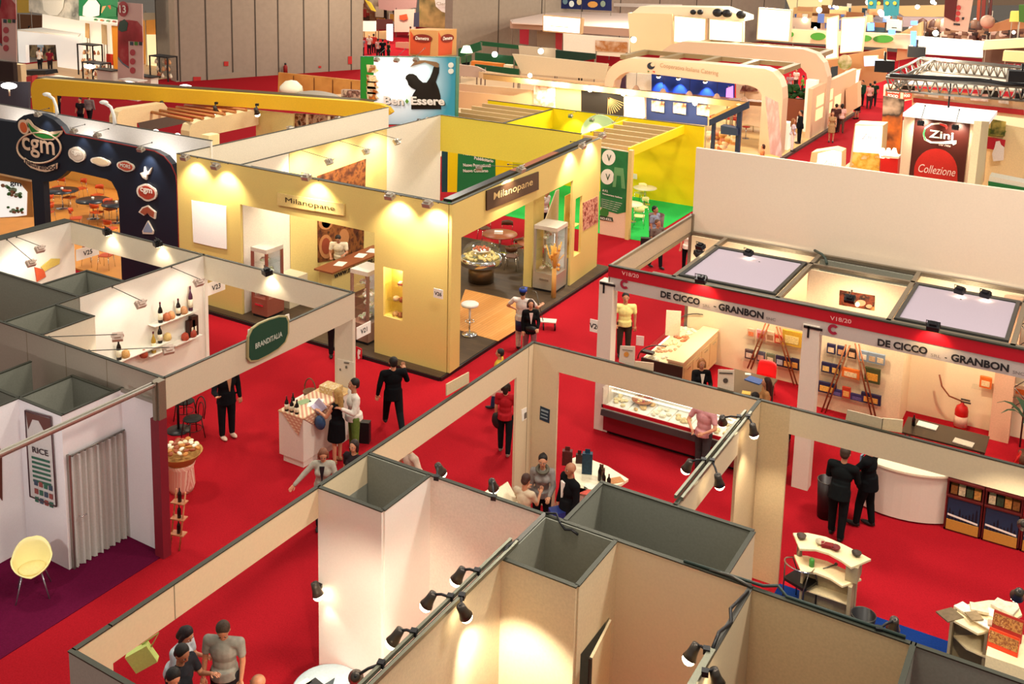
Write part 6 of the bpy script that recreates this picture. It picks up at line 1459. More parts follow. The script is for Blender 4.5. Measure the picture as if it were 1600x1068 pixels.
for k,(a,b) in enumerate(((994,137),(1036,142),(1077,146),(1120,150),(1163,155))):
 p=PY(a,b,53.8);t=thing('pendant_lamp',['glass pendant lamp leftmost under the lettered portal','glass pendant lamp second from left under the portal','glass pendant lamp middle one under the portal','glass pendant lamp fourth from left under the portal','glass pendant lamp rightmost under the portal'][k],'lamp',p)
 MB().lathe(p,[(.2,-.25),(.24,-.15),(.12,.08),(.04,.15)],14).part('shade',M('c9a890',.2),t);MB().cyl(p+ZV*.15,p+ZV*1.1,.012,n=5).part('cord',BLACK,t)
S('bar_counter','long brown bar counter under the pendant lamps of the portal stand','counter',54.2,[(945,139),(1190,160),(1190,166),(945,146)],M('7a4a2c'),.8)
S('wall_panel','white wall with round window shape at left inside the lettered portal','panel',56.5,[(957,112),(1018,116),(1018,148),(957,142)],M('f6ead8'),.1)
S('wall_panel','dark plum curved wall piece at the far left inside the portal','panel',55,[(957,128),(976,116),(978,142),(957,140)],M('4a2c44'),.1)
S('screen','bright pink violet screen at the right of the deep blue wall','screen',55.5,[(1135,138),(1145,134),(1145,154),(1134,156)],EM('c878d8',1.5),.06)
S('wall_panel','pale wall with shelf and dark round mirror inside the right of the portal','panel',57,[(1150,128),(1192,134),(1192,200),(1150,190)],M('e8c8a8'),.1)
S('wall_mirror','dark round topped picture on the pale wall inside the portal','picture',56.9,[(1156,143),(1160,134),(1170,131),(1181,135),(1185,143)],ramp_mat('mirror_print',['1a1410','7a3a2c','d8b8a0','2a1c18'],scale=1.5),.05)
for (a,b,c,lb) in ((1133,182,'b82c1c','red high table with chrome legs at right of the kiosk'),(1160,178,'c23424','second red high table inside the portal stand')):
 p=PZ(a,b,1.1);t=thing('high_table',lb,'table',(p.x,p.y,.12));MB().box(p.x-.8,p.x+.8,p.y-.4,p.y+.4,1.0,1.1).part('top',M(c),t)
 for dx in (-.7,.7):MB().cyl((p.x+dx,p.y,.12),(p.x+dx,p.y,1.0),.03).part('leg',CHROME,t)
bar=random.Random(12)
for k,(a,b,lb) in enumerate(((1140,196,'chrome bar stool left before the red high tables'),(1152,200,'chrome bar stool in the middle before the red high tables'),(1166,198,'chrome bar stool right, close to the portal leg'))):
 p=PZ(a,b,.8);t=thing('bar_stool',lb,'stool',(p.x,p.y,.12));MB().lathe((p.x,p.y,0),[(.22,.78),(.24,.82),(0,.84)],14).part('seat',M('b82c1c'),t);MB().cyl((p.x,p.y,.14),(p.x,p.y,.78),.025).lathe((p.x,p.y,.12),[(.22,0),(.2,.02)],14).part('pedestal',CHROME,t)
for X_,pts,lb in ((-14.36,[(1196,150),(1216,160),(1222,246),(1204,240)],'white glowing picture of a figure on the leg of the lettered portal'),):
 SX('graphic_panel',lb,'panel',X_,pts,ramp_mat('leg_print',['f6e8dc','e8c0b0','fff8f0'],scale=1),.03)
# aisle wall with shelves, plants and column right of portals
t=thing('display_wall','peach display wall with lit niches along the aisle behind the white columns','wall panel',(-14.5,64,0))
MB().box(-14.7,-14.45,58,69,.1,3.0).part('board',M('e6c09c'),t)
for k,(a,c_) in enumerate(((59.0,1.3),(59.0,2.1),(61.2,1.3),(61.2,2.1),(63.4,1.5))):MB().box(-14.44,-14.42,a,a+1.6,c_-.3,c_+.35).part('lit_niche',EM('ffd9a0',.6),t)
for (a,b0,b1,lb) in ((1264,118,205,'white lit column left of the display wall'),(1224,178,232,'short white column at the foot of the lettered portal')):
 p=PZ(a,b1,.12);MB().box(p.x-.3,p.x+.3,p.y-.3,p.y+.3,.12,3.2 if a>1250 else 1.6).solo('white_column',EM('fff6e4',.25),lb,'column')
t=thing('planter_box','brown planter box with a dense green hedge between the portals','planter',PZ(1244,200,.12));p=PZ(1244,195,.12)
MB().box(p.x-1.3,p.x+1.2,p.y,p.y+.6,.12,1.7).part('box',M('8a4a34'),t);mb=MB();r=random.Random(14)
for i in range(60):mb.ball((p.x+r.uniform(-1.3,1.2),p.y+r.uniform(0,.6),1.75+r.uniform(0,.7)),(.2,.16,.12),Matrix.Rotation(r.uniform(0,3),3,'X'),n=6,k=4)
mb.part('hedge_leaves',M('1f4a20',.8),t,kind='stuff')
# ---- boxes, canopies and lightboxes beyond the portals
def lightbox(lb,Y,pts,c='fff4dc',s=1.0,m=None,name='lightbox',t=.4,cat='lightbox'):
 o=thing(name,lb,cat,PY(*pts[0],Y));MB().py(Y,pts,t).part('body',M('ecd2a8'),o)
 cx=sum(p_[0] for p_ in pts) /len(pts);cy=sum(p_[1] for p_ in pts) /len(pts)
 MB().py(Y-.03,[(cx+(x-cx) *.94,cy+(y-cy) *.93) for x,y in pts],.02).part('lit_face',m or EM(c,s),o);return o
def block(name,lb,cat,Y,pts,c,back=(0,3,0),**k):return MB().prism([PY(x,y,Y) for x,y in pts],back).solo(name,M(c,**k),lb,cat)
block('exhibition_block','big cream block with two glowing panels above the portals','block',66,[(981,20),(1050,22),(1055,86),(985,82)],'ecd8ac',(0,4,0))
lightbox('left one of two large glowing panels on the cream block',65.5,[(1053,24),(1103,29),(1102,72),(1052,66)],s=1.3)
lightbox('right one of two large glowing panels on the cream block',65.5,[(1108,29),(1161,34),(1160,76),(1107,72)],s=1.3)
lightbox('glowing tall lightbox with faint print right of the two large panels',64.5,[(1185,12),(1237,16),(1233,66),(1182,62)],s=1.3)
block('booth_header','cream strip with round black lamps above the glowing panels','header',66.2,[(1000,10),(1125,12),(1163,26),(1163,33),(1052,24),(985,22)],'f4e4c4',(0,2,0))
for (a,b,r_,lb) in ((1083,19,.22,'first round black lamp on the cream strip'),(1094,19,.22,'second round black lamp on the cream strip'),(1121,20,.35,'large round black lamp left of the blue equipment'),(1136,21,.35,'large round black lamp right of the blue equipment'),(1158,23,.35,'rightmost round black lamp on the cream strip')):
 p=PY(a,b,65.8);t=thing('round_lamp',lb,'lamp',p);MB().ball(p,(r_,.2,r_*.8)).part('head',BLACK,t);MB().cyl(p,p+YV*.5,.05).part('bracket',BLACK,t)
# white canopy roof with hanging sign
MB().prism([PZ(x,y,4) for x,y in [(797,31),(870,17),(985,21),(985,45),(800,35)]],(0,0,-.1)).solo('canopy_roof',M('e8cfc4'),'pale pink flat canopy roof above the hanging sign','canopy')
S('booth_header','mauve fascia of the pink canopy behind the hanging sign','header',73,[(797,34),(985,45),(984,57),(797,44)],M('b89484'),.2)
t=thing('hanging_sign','glowing white hanging sign with faint grey script and a green underline','sign',PY(878,50,62))
MB().py(62,round_poly([(848,23),(910,28),(908,54),(848,49)],2),.3).part('frame',M('c8a47c'),t);MB().py(61.98,[(849.5,25),(906.5,29.5),(905,52),(849.5,47)],.02).part('lit_face',EM('fffef4',1.2),t)
mb=MB();text_px(mb,'epulonthery','Y',61.95,(857,35),(900,38),4.5,bold=.0,shear=.2);mb.part('script',M('a8acb4'),t);MB().py(61.95,[(860,40),(888,42),(888,43),(860,41)],.01).part('underline',M('c8d070'),t)
for k,(a,b) in enumerate(((851,0),(908,0))):q=PY(a,24+k*4,62);MB().cyl(q,q+ZV*4,.015,n=5).solo('hanging_wire',DKALU,'left suspension wire of the hanging sign' if k==0 else 'right suspension wire of the hanging sign','wire')
S('wall_panel','glowing white wall behind the hanging sign with a bread photo','panel',72,[(880,52),(983,60),(983,90),(880,82)],M('fbeee0'),.1)
S('graphic_panel','bread photo strip on the white wall below the pink canopy','panel',71.9,[(930,63),(980,66),(980,82),(930,80)],ramp_mat('bread_strip',['f6e8d8','b8753c','f0d8c0','e8b880'],scale=.5),.03)
for pts,c,Y,lb in (([(812,46),(826,46),(825,70),(812,68)],'c8304c',75,'crimson doorway panel below the canopy at left'),([(839,48),(868,51),(868,75),(839,72)],'9a8674',75,'grey brown door below the canopy'),([(868,50),(878,52),(877,78),(868,76)],'b0303a',74.5,'narrow red panel beside the dark standing figure'),
      ([(872,-8),(955,-8),(955,17),(872,13)],'162058',84,'dark blue stand wall with small pictures at the top border'),([(958,5),(1065,7),(1065,13),(958,10)],'d8d0c8',90,'pale low strip before the grey hall partition at the top')):
 S('wall_panel',lb,'panel',Y,pts,M(c),.1)
r=random.Random(15)
for k,(a,b,c) in enumerate(((893,6,'e8f0f0'),(905,3,'d8c89a'),(926,7,'d89a50'),(942,6,'8a9a8a'),(883,2,'6a8a9a'))):
 S('poster',['white bottle picture on the dark blue wall at the top border','yellowish label picture on the dark blue wall','orange dish picture on the dark blue wall','small green picture at the right of the dark blue wall','teal picture at the left of the dark blue wall'][k],'picture',83.9,ellipse(a,b,4+4*(k==2),5,10),M(c),.02)
# green stands in front of the hall partition
GD=mat('dark_green_board','0f4a2c',.5)
for pts,Y,m_,lb in (([(716,76),(750,65),(752,78),(716,90)],62,GD,'dark green slanted fascia left of the green lamp shade'),([(750,64),(812,71),(812,77),(750,71)],66,GD,'dark green rear fascia meeting the slanted one'),
      ([(742,82),(868,94),(868,108),(742,97)],58,GD,'long dark green front fascia right of the green lamp shade'),([(868,78),(930,84),(930,92),(868,102)],60,M('0c2c20'),'nearly black green fascia behind the grey board with a lamp'),([(810,71),(868,76),(868,92),(812,88)],61,M('b8a48c'),'beige board with a small round lamp between the green fascias'),
      ([(742,100),(810,108),(810,118),(742,108)],56,GD,'lower dark green counter front'),([(712,100),(745,104),(758,110),(758,122),(712,118)],54,M('c9b0a0'),'mauve beige draped counter right of the silhouette board'),
      ([(748,112),(945,130),(945,138),(748,122)],53.6,M('d8b890'),'long beige header in front of the green stands'),([(712,130),(830,140),(830,160),(712,150)],50.5,M('e4c49c'),'cream panel row right of the silhouette board'),([(800,84),(950,100),(945,125),(815,115)],56.5,M('dcc8a8'),'cream inner boards left of the lettered portal')):
 S('booth_wall',lb,'wall panel',Y,pts,m_,.12)
p=PY(729,82,58);t=thing('table_lamp','lamp with a glowing green white shade above the dark dressed figure','lamp',p);MB().lathe(p,[(.42,0),(.22,.45)],18).part('shade',EM('d8ffc8',2.5),t);MB().cyl(p-ZV*1.2,p,.03).part('stem',BLACK,t)
for (a,b,Y,lb) in ((845,80,60.5,'small round white lamp on the beige board'),(773,85,57.6,'small white lamp on the long dark green fascia'),(990,62,60,'white glow lamp at the left of the second portal')):
 p=PY(a,b,Y);t=thing('round_lamp',lb,'lamp',p);MB().ball(p,.2).part('bulb',EM('f4fff0',3),t);MB().cyl(p,p+Vector((-.3,.3,.1)),.06).part('socket',BLACK,t)
for (a,b,c,lb) in ((760,101,'d87a30','orange food row behind the green counter glass'),(793,105,'f0d8b8','pale box on the green counter')):
 p=PY(a,b,57);MB().box(p.x-.9*(a<780) -.3,p.x+.9*(a<780) +.3,57,57.4,p.z-.15,p.z+.15).solo('food_display',M(c),lb,'food')
# ---- billboard with silhouette
t=thing('billboard','backlit billboard with a black silhouette shaking a pan and the words Ben Essere','billboard',PY(637,180,36));YBB=36
MB().py(YBB,[(563,88),(713,89),(711,195),(563,195)],.25).part('box',M('2c6a50'),t)
MB().py(YBB-.02,[(564,89),(584,89),(584,194),(564,194)],.02).part('green_strip',EM('1f7a24',.25),t)
sky=bpy.data.materials.new('billboard_sky_print');sky.use_nodes=True;nt=sky.node_tree;b_=nt.nodes['Principled BSDF'];tc=nt.nodes.new('ShaderNodeTexCoord');gr=nt.nodes.new('ShaderNodeTexGradient');gr.gradient_type='SPHERICAL';mp=nt.nodes.new('ShaderNodeMapping');mp.inputs['Scale'].default_value=(.3,.3,.34);mp.inputs['Location'].default_value=(.3,0,-.55)
nt.links.new(tc.outputs['Object'],mp.inputs['Vector']);nt.links.new(mp.outputs['Vector'],gr.inputs['Vector']);rp=nt.nodes.new('ShaderNodeValToRGB');rp.color_ramp.elements[0].color=(*lin('2f8294'),1);rp.color_ramp.elements[1].color=(*lin('f4f8f8'),1);rp.color_ramp.elements[1].position=.75
nt.links.new(gr.outputs['Fac'],rp.inputs['Fac']);nt.links.new(rp.outputs['Color'],b_.inputs['Base Color']);nt.links.new(rp.outputs['Color'],b_.inputs['Emission Color']);b_.inputs['Emission Strength'].default_value=.32
MB().py(YBB-.02,[(584,89),(712,90),(710,194),(584,194)],.02).part('sky_face',sky,t)
def B2(x,y):return (550+x/5.621,y/5.621)
sil=[(520,860),(540,820),(560,790),(520,770),(495,745),(485,710),(468,690),(475,665),(500,648),(535,648),(565,665),(585,695),(620,725),(655,725),(685,680),(705,630),(715,590),(735,575),(765,590),(762,640),(745,690),(735,720),(760,780),(775,840),(782,960),(520,960)]
MB().py(YBB-.05,[B2(*q) for q in sil],.02).part('silhouette',mat('silhouette_black','1c1812',.5,var=0),t)
MB().py(YBB-.06,[B2(*q) for q in [(560,530),(640,530),(740,545),(762,560),(760,592),(735,590),(700,570),(640,548),(545,575),(510,588)]],.02).part('pan',M('8a6a4a'),t)
for k,(y,c) in enumerate(((600,'d8b84a'),(690,'c89a3a'),(745,'e0a030'),(790,'d87a2a'),(840,'d8802a'))):MB().py(YBB-.05,[B2(*q) for q in [(125,y-34),(205,y-28),(215,y+5),(235,y+20),(205,y+38),(135,y+34)]],.02).part('dish_picture',ramp_mat('dish_%d' % k,[c,'f0e0b0','9a4a1c',c],scale=3),t)
mb=MB();text_px(mb,'Ben','Y',YBB-.06,B2(286,921),B2(461,931),13,bold=.04);text_px(mb,'Essere','Y',YBB-.06,B2(526,926),B2(821,931),13,bold=.04);mb.part('letter_shadow',mat('letter_olive','5a5a3a',.5,var=0),t)
mb=MB();text_px(mb,'Ben','Y',YBB-.09,B2(280,915),B2(455,925),13,bold=.035);text_px(mb,'Essere','Y',YBB-.09,B2(520,920),B2(815,925),13,bold=.035);mb.part('lettering',PAPER,t)
MB().py(YBB-.08,[B2(*q) for q in [(480,868),(498,890),(482,912),(466,890)]],.02).part('green_leaf',M('6aa03c'),t)
for k,(x,y) in enumerate(((868,572),(868,625))):MB().py(YBB-.05,[B2(*q) for q in ellipse(x,y,24,24,16)],.02).part('round_stamp',M('e8ece0'),t)
for (a,b),lb in ((B2(222,535),'pale arm lamp left over the billboard'),(B2(395,540),'pale arm lamp in the middle over the billboard'),(B2(566,535),'pale arm lamp right over the billboard')):
 q=PY(a,b,YBB-.6);flood(q,(q.x,YBB,q.z-1.2),lb,22,arm=(q.x,YBB,q.z+.5),s=1.2,col=(1,.97,.9))
# giant cardboard box
t=thing('giant_carton','giant brown food carton with red oval logos on two sides','carton',PY(683,86,63))
A,B_,C_,D_=PY(639,86,63),PY(683,89,62),PY(713,86,63.5),None
hz=PY(639,46,63).z-A.z
cm=mat('brown_cardboard','c8955c',.8)
top_=lambda p:Vector((p.x,p.y,p.z+hz));E_=C_+(A-B_)
mb=MB();v=[A,B_,C_,E_];v=v+[top_(p) for p in v];mb.add(v,[(0,1,5,4),(1,2,6,5),(2,3,7,6),(3,0,4,7),(4,5,6,7),(3,2,1,0)]);mb.part('box',cm,t)
for o_,e_,nm in ((A,B_,'front_print'),(B_,C_,'side_print')):
 u=(e_-o_);w=u.length;u.normalize();n_=u.cross(ZV)
 q=lambda a,b:o_+u*w*a+ZV*hz*b+n_*.02
 MB().prism([q(.05,.05),q(.75,.05),q(.78,.6),q(.5,.75),q(.2,.72),q(.05,.95)],n_*.01).part(nm,M('c8502c'),t)
 MB().prism([o_+u*w*(.5+.34*math.cos(a)) +ZV*hz*(.68+.16*math.sin(a)) +n_*.05 for a in [i*math.pi/10 for i in range(20)]],n_*.02).part('oval_logo',M('7a2418'),t)
 mb=MB();put_text(mb,'Demetra',o_+u*w*.26+ZV*hz*.62+n_*.09,u,ZV,width=w*.48,height=hz*.13,bold=.02,shear=.25);mb.part('logo_letters',PAPER,t)
for z_,c,lb in ((0,'1f4a28','dark green low stand carrying the giant carton'),):S('low_stand',lb,'platform',62.5,[(637,88),(665,91),(690,93),(714,89),(714,100),(637,98)],M(c),2.0)
wlp=S('wall_panel','wooden lit panel wall left of the billboard','panel',40,[(435,113),(563,126),(563,146),(434,150)],ramp_mat('lit_wood_wall',['c07a34','e0a050','b8702c'],scale=.5),.1)
mb=MB();
for a in (458,490,519,548):mb.py(39.93,[(a,116+(a-435) *.1),(a+.8,116+(a-435) *.1),(a+.8,146),(a,147)],.02)
mb.part('panel_joint',M('6a3a18'),wlp)
p=PY(455,144,38);MB().lathe(p,[(.6,0),(.55,.3),(.3,.55),(0,.62)],18).solo('dome_lamp',M('f4ecd0'),'pale dome lamp shade before the wooden panel wall','lamp')
p=PY(497,152,38);MB().ball(p,(1.4,.7,.3),n=18).solo('grey_canopy',M('a89c8c'),'grey rounded canopy cloth before the wooden panel wall','canopy')
S('wall_shelf','shelf of small dark bottles right of the dome lamp','shelf',38.5,[(533,140),(562,142),(562,158),(533,156)],ramp_mat('bottle_row_print',['d8a890','5a2c20','e8c8a8','7a4030'],scale=3),.3)
# ---- long yellow beam with rounded end
YF=mat('golden_yellow_board','e8b828',.5)
A=PZ(52,122.5,4.0);B_=PZ(606,168,4.0);dv=(B_-A).normalized();nv=Vector((dv.y,-dv.x,0))
pl=(A,nv)
t=thing('beam_portal','long golden yellow beam portal with a rounded left end','portal',(A.x,A.y,0))
mb=MB();pp(mb,pl,[(48,140),(50,130),(55,124),(64,123),(240,137),(420,149),(563,159),(594,163),(606,168),(612,176),(607,180),(563,184),(457,173),(240,158),(82,149),(84,178),(70,182),(52,178)],.3);mb.part('portal_board',YF,t)
mb=MB();pp(mb,(A-nv*.3,nv),[(55,122.5),(240,136),(420,148),(580,160),(580,159),(420,146.5),(240,134.5),(58,121)],.6);mb.part('dark_top',M('4a3a1c'),t)
S('wall_panel','pale yellow inner wall below the golden beam beside the bottles','panel',33,[(400,172),(458,178),(458,202),(400,212)],M('e4d68c'),.1)
mb=MB();mb.py(33.2,[(402,195),(431,190),(431,200),(402,212)],.1);mb.solo('black_picture',M('2a1c14'),'black brown picture low under the golden beam','picture')
S('bottle_shelf','dark shelf of bottles between pale posts under the golden beam','shelf',33.4,[(458,177),(555,183),(520,189),(458,203)],ramp_mat('bottle_shelf_print',['3a1c12','7a4024','d8b890','2a140c'],scale=4),.1)
for k,(a,b0,b1) in enumerate(((478,179,200),(512,182,193))):S('pale_post',['pale post left in the bottle shelf','pale post right in the bottle shelf'][k],'post',33.2,[(a,b0),(a+3,b0),(a+3,b1),(a,b1)],M('ecd8a8'),.05)
# rounded portals with slats
BP=mat('rounded_portal_cream','e6cfa0',.5)
for X_,pts,lb in ((-36.5,[(183,215),(183,184),(186,175),(194,170),(256,161),(262,168),(262,182),(214,192),(214,206)],'left rounded cream portal under the golden beam'),(-32.3,[(296,220),(296,205),(299,195),(310,189),(400,171),(404,180),(404,195),(343,208),(327,211),(326,228)],'right rounded cream portal above the white fascia')):
 mb=MB();mb.px(X_,pts,.5);mb.solo('rounded_portal',BP,lb,'portal')
for k in range(6):
 A=PX(237+k*13,175-k*2.6,-36.5+.0);B_=PX(300+k*17,188-k*3.2,-32.3);MB().tube([A,B_],.07,6).solo('roof_slat',M('b8763c'),'round wooden slat between the two rounded cream portals','slat','slats between the rounded portals')
for (a,b),lb in (((255,167),'lamp at the right end of the left rounded portal'),((402,178),'lamp at the right end of the right rounded portal'),((338,175),'lamp on the slats between the rounded portals')):
 p=PY(a,b,31.5);canlight(p,p+Vector((0,.5,-1.5)),lb,60,base=p+Vector((-.2,.2,.35)),s=2)
for (a,b),lb in (((243,208),'white round lamp glowing left between the rounded portals'),((277,214),'white round lamp glowing right between the rounded portals')):
 p=PY(a,b,24.5);t=thing('round_lamp',lb,'lamp',p);MB().ball(p,.14).part('bulb',EM('fff8e8',4),t);MB().cyl(p,p-ZV*.4,.03).part('stem',WHITE,t)
S('grey_counter','grey brushed counter top seen between the rounded portals','counter',36,[(215,192),(262,182),(300,190),(222,207)],M('8a8474'),.1)
SX('exhibition_block','pale yellow block with grey floodlight right of the rounded portal','block',-27.5,[(326,212),(343,209),(343,226),(326,230)],M('efe0a8'),.4)

# ================================================================ far left: bright stands beyond the golden beam
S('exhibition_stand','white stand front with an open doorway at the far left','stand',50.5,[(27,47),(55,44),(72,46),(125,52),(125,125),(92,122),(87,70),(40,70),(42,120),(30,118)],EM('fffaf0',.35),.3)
MB().prism([PZ(x,y,3.2) for x,y in [(27,46),(66,43),(126,52),(122,56)]],(0,0,-.1)).solo('canopy_roof',M('f2ece2'),'white roof of the far left white stand','canopy')
S('wall_panel','dim interior wall with a tan picture inside the white stand','panel',53,[(40,69),(88,69),(92,118),(42,112)],ramp_mat('dim_interior',['6a5238','3a3028','b89a70','4a4a48'],scale=.8),.1)
t=thing('reception_counter','peach counter with a black top before the white stand','counter',PZ(48,125,0));
MB().py(46,[(34,115),(70,117),(70,135),(36,135)],.8).part('body',M('e0b0a0'),t);MB().py(45.9,[(32,110),(70,110),(72,116),(50,118),(34,116)],1.0).part('top',BLACK,t);MB().py(45.95,ellipse(47,126,4,3,12),.03).part('red_badge',M('c83a30'),t)
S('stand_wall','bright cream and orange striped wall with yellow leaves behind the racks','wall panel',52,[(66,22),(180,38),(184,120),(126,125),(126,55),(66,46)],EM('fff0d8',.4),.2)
for pts,c,Y,s,lb in (([(133,36),(138,37),(138,60),(133,58)],'e8b878',51.6,0,'tan vertical stripe left on the cream wall'),([(158,38),(165,39),(166,70),(159,68)],'e8c898',51.6,0,'tan vertical stripe right on the cream wall'),([(174,40),(184,41),(184,112),(178,113)],'e8962c',50,0,'orange band left of the banner numbered 13'),
      ([(166,84),(176,85),(176,102),(166,100)],'e03a24',50,0,'red square beside the orange band'),([(26,-10),(46,-10),(45,20),(27,20)],'e8b848',58,0,'yellow cloth hanging at the upper left'),([(27,22),(66,24),(66,46),(28,45)],'7a4a28',60,0,'brown stand opening behind the white roof'),
      ([(222,30),(272,24),(272,120),(226,122)],'f0a848',56,0,'orange stand wall right of the banner numbered 13'),([(228,54),(256,54),(256,112),(228,112)],'fbe4b0',55.6,.6,'lit product shelves on the orange stand'),([(224,20),(268,20),(268,28),(224,32)],'b8a890',55,0,'beige band over the orange stand')):
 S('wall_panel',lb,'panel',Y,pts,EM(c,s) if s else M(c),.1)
for (pts,mats_,lb) in (([(45,-10),(123,-10),(123,32),(90,26),(45,18)],ramp_mat('chef_photo',['8a8c84','d8d4c8','6a6c66','f0ece4'],scale=.35),'grey photo banner with a white bowl at the top left border'),([(123,-10),(185,-10),(185,31),(123,25)],M('1f7a4a'),'green banner with a white clothed cook at the top border')):
 hb=S('hanging_banner',lb,'banner',49,pts,mats_,.05)
 if 'grey photo' in lb:hb1=hb
S('bowl_print','','',48.9,[(66,0),(100,0),(98,14),(90,24),(78,24),(68,16)],M('efece0'),.02,par=hb1)
S('cook_print','','',48.9,[(130,10),(138,0),(150,0),(156,8),(155,24),(140,28),(129,24)],M('f4f2ec'),.02,par=hb)
bs=S('banner_strip','white strip with small coloured dots below the green banner','banner',48.8,[(124,25),(184,31),(184,38),(124,31)],M('f0ece4'),.03)
for k,c in enumerate(('3a8a4a','d87a4a','6aa07a','a8503c')):S('dot_print','','',48.7,ellipse(149+k*9.5,30.5+k,2.6,1.4,10),M(c),.02,par=bs)
S('food_print','','',48.9,[(160,10),(172,8),(182,12),(182,26),(166,27),(158,20)],ramp_mat('dishes_print',['2c7a4a','d8a070','c05a3c','e8d8b0'],'voronoi',scale=1.2),.02,par=hb)
def way_banner(lb,Y,ox,full=True):
 t=thing('wayfinding_banner',lb,'banner',PY(ox+20,130,Y));q=lambda pts:[(ox+x,y) for x,y in pts]
 y0=0 if full else -35
 f=lambda pts:q([(x,y+y0) for x,y in pts])
 MB().py(Y,f([(0,3),(38,6),(40,133),(0,124)]),.05).part('sheet',M('dcb8ac'),t)
 MB().py(Y-.02,f([(0,36),(4,32),(16,31),(30,33),(38,42),(39,66),(16,64),(17,106),(6,96),(0,88)]),.02).part('red_fruit_print',ramp_mat('tomato_print',['7a1a1c','a83038','c87068'],scale=.5),t)
 MB().py(Y-.03,f([(0,46),(3,34),(10,30),(16,36),(14,48),(6,50)]),.02).part('green_calyx',M('24483a'),t)
 mb=MB()
 for k in range(3):mb.py(Y-.04,f(ellipse(23,82+14*k,4.2,5,14)),.01)
 mb.part('red_rings',M('b84a50'),t)
 for x,c in ((19,'3a4a54'),(26,'4a8a34'),(33,'3a3a40')):MB().py(Y-.04,f([(x,65),(x+5,65.5),(x+5,71),(x,70.5)]),.01).part('small_sign',M(c),t)
 MB().py(Y-.03,f([(0,88),(8,98),(17,104),(17,107),(7,100),(0,92)]),.02).part('grey_arc',M('6a747c'),t)
 if full:
  MB().py(Y-.04,f(ellipse(8,14,8,12,20)),.02).part('red_disc',M('a82430'),t);mb=MB();text_px(mb,'13','Y',Y-.06,(ox+3,20),(ox+13,20.5),12,bold=.02);mb.part('number',PAPER,t)
way_banner('hanging banner numbered 13 with a red tomato and ring signs',45,184)
way_banner('hanging banner with a red tomato cut by the left border',42,-14,False)
def rack(lb,Y,x0,x1,y0,y1,seed):
 t=thing('display_rack',lb,'rack',PY((x0+x1) /2,y1,Y));A=PY(x0,y0,Y);B_=PY(x1,y1,Y);mb=MB();h=A.z-B_.z
 for sx in (A.x,B_.x):
  for dy in (0,.8):mb.box(sx-.04,sx+.04,Y+dy,Y+dy+.08,B_.z,A.z)
 mb.box(A.x,B_.x,Y,Y+.88,A.z-.08,A.z);mb.part('black_frame',BLACK,t)
 r=random.Random(seed)
 for k in range(3):
  z=B_.z+h*(.1+.28*k);MB().box(A.x,B_.x,Y,Y+.88,z,z+.03).part('glass_shelf',GLASS,t);mb=MB()
  for i in range(7):mb.lathe((r.uniform(A.x+.15,B_.x-.15),Y+r.uniform(.15,.7),z+.03),[(.09,0),(.11,.12),(.06,.22),(.04,.3)],7,m=i % 3)
  mb.part('pots',[M('d8a070'),M('a8583c'),M('f4e8d0')],t)
rack('tall black framed rack behind the others at far left',48.5,120,146,68,120,1);rack('black framed rack of pots, front one left of the banner 13',46,128,158,96,135,2);rack('black framed rack of pots right of the banner numbered 13',47,233,262,86,128,3)
for k,(x,y,Y) in enumerate(((62,128,44),(28,122,44),(96,120,44.5),(168,108,45),(208,124,44.2),(230,118,46))):
 p=PY(x,y,Y);t=thing('white_table',['white display table under the peach counter lamp','white display shelf at the left border','white display table right of the white stand','black topped side table before the orange band','white glowing lamp table at the foot of banner 13','dark display table at the foot of the right rack'][k],'table',(p.x,Y,0));MB().box(p.x-.9,p.x+.9,Y-.4,Y+.4,p.z-.06,p.z).part('top',M('f0e8dc') if k not in (3,5) else BLACK,t);MB().box(p.x-.7,p.x+.7,Y-.3,Y+.3,0,p.z-.06).part('base',M('e8dccc'),t)
for k,(a,b,Y,s) in enumerate(((14,134,30,.3),(140,104,45.5,.3),(205,131,44,.35),(290,136,42,.3))):
 p=PY(a,b,Y);t=thing('glow_lamp',['flat glowing lamp at the left border over the grey panel','glowing lamp between the pot racks','glowing flat lamp at the foot of banner 13','small glowing lamp before the hall partition'][k],'lamp',p);MB().ball(p,(s*1.6,s,s*.5),n=14).part('shade',EM('fffaf0',5),t);MB().cyl(p,p-ZV*.5,.04).part('stem',M('c8b8a0'),t)
S('wall_panel','slate grey panel at the left border below the flat glowing lamp','panel',31,[(-12,128),(45,128),(45,172),(-12,176)],M('4a4a54'),.1)
S('wall_panel','pale wall with tan lower edge behind the arch bulge at the left border','panel',24,[(-12,176),(45,171),(62,180),(30,195),(-12,188)],M('ecd9a8'),.1)
S('booth_post','red and pink post left of the golden beam end','post',41,[(41,120),(50,118),(52,175),(43,178)],M('d84a48'),.4)
S('dark_curtain','dark brown curtain at the left border under the tomato banner','curtain',41.5,[(-10,95),(20,98),(22,130),(-10,130)],M('2c1a18'),.3)
S('shelf_unit','cream shelf unit right of the dark brown curtain','shelf',42.5,[(19,100),(32,101),(34,128),(22,127)],M('e8d0a8'),.4)
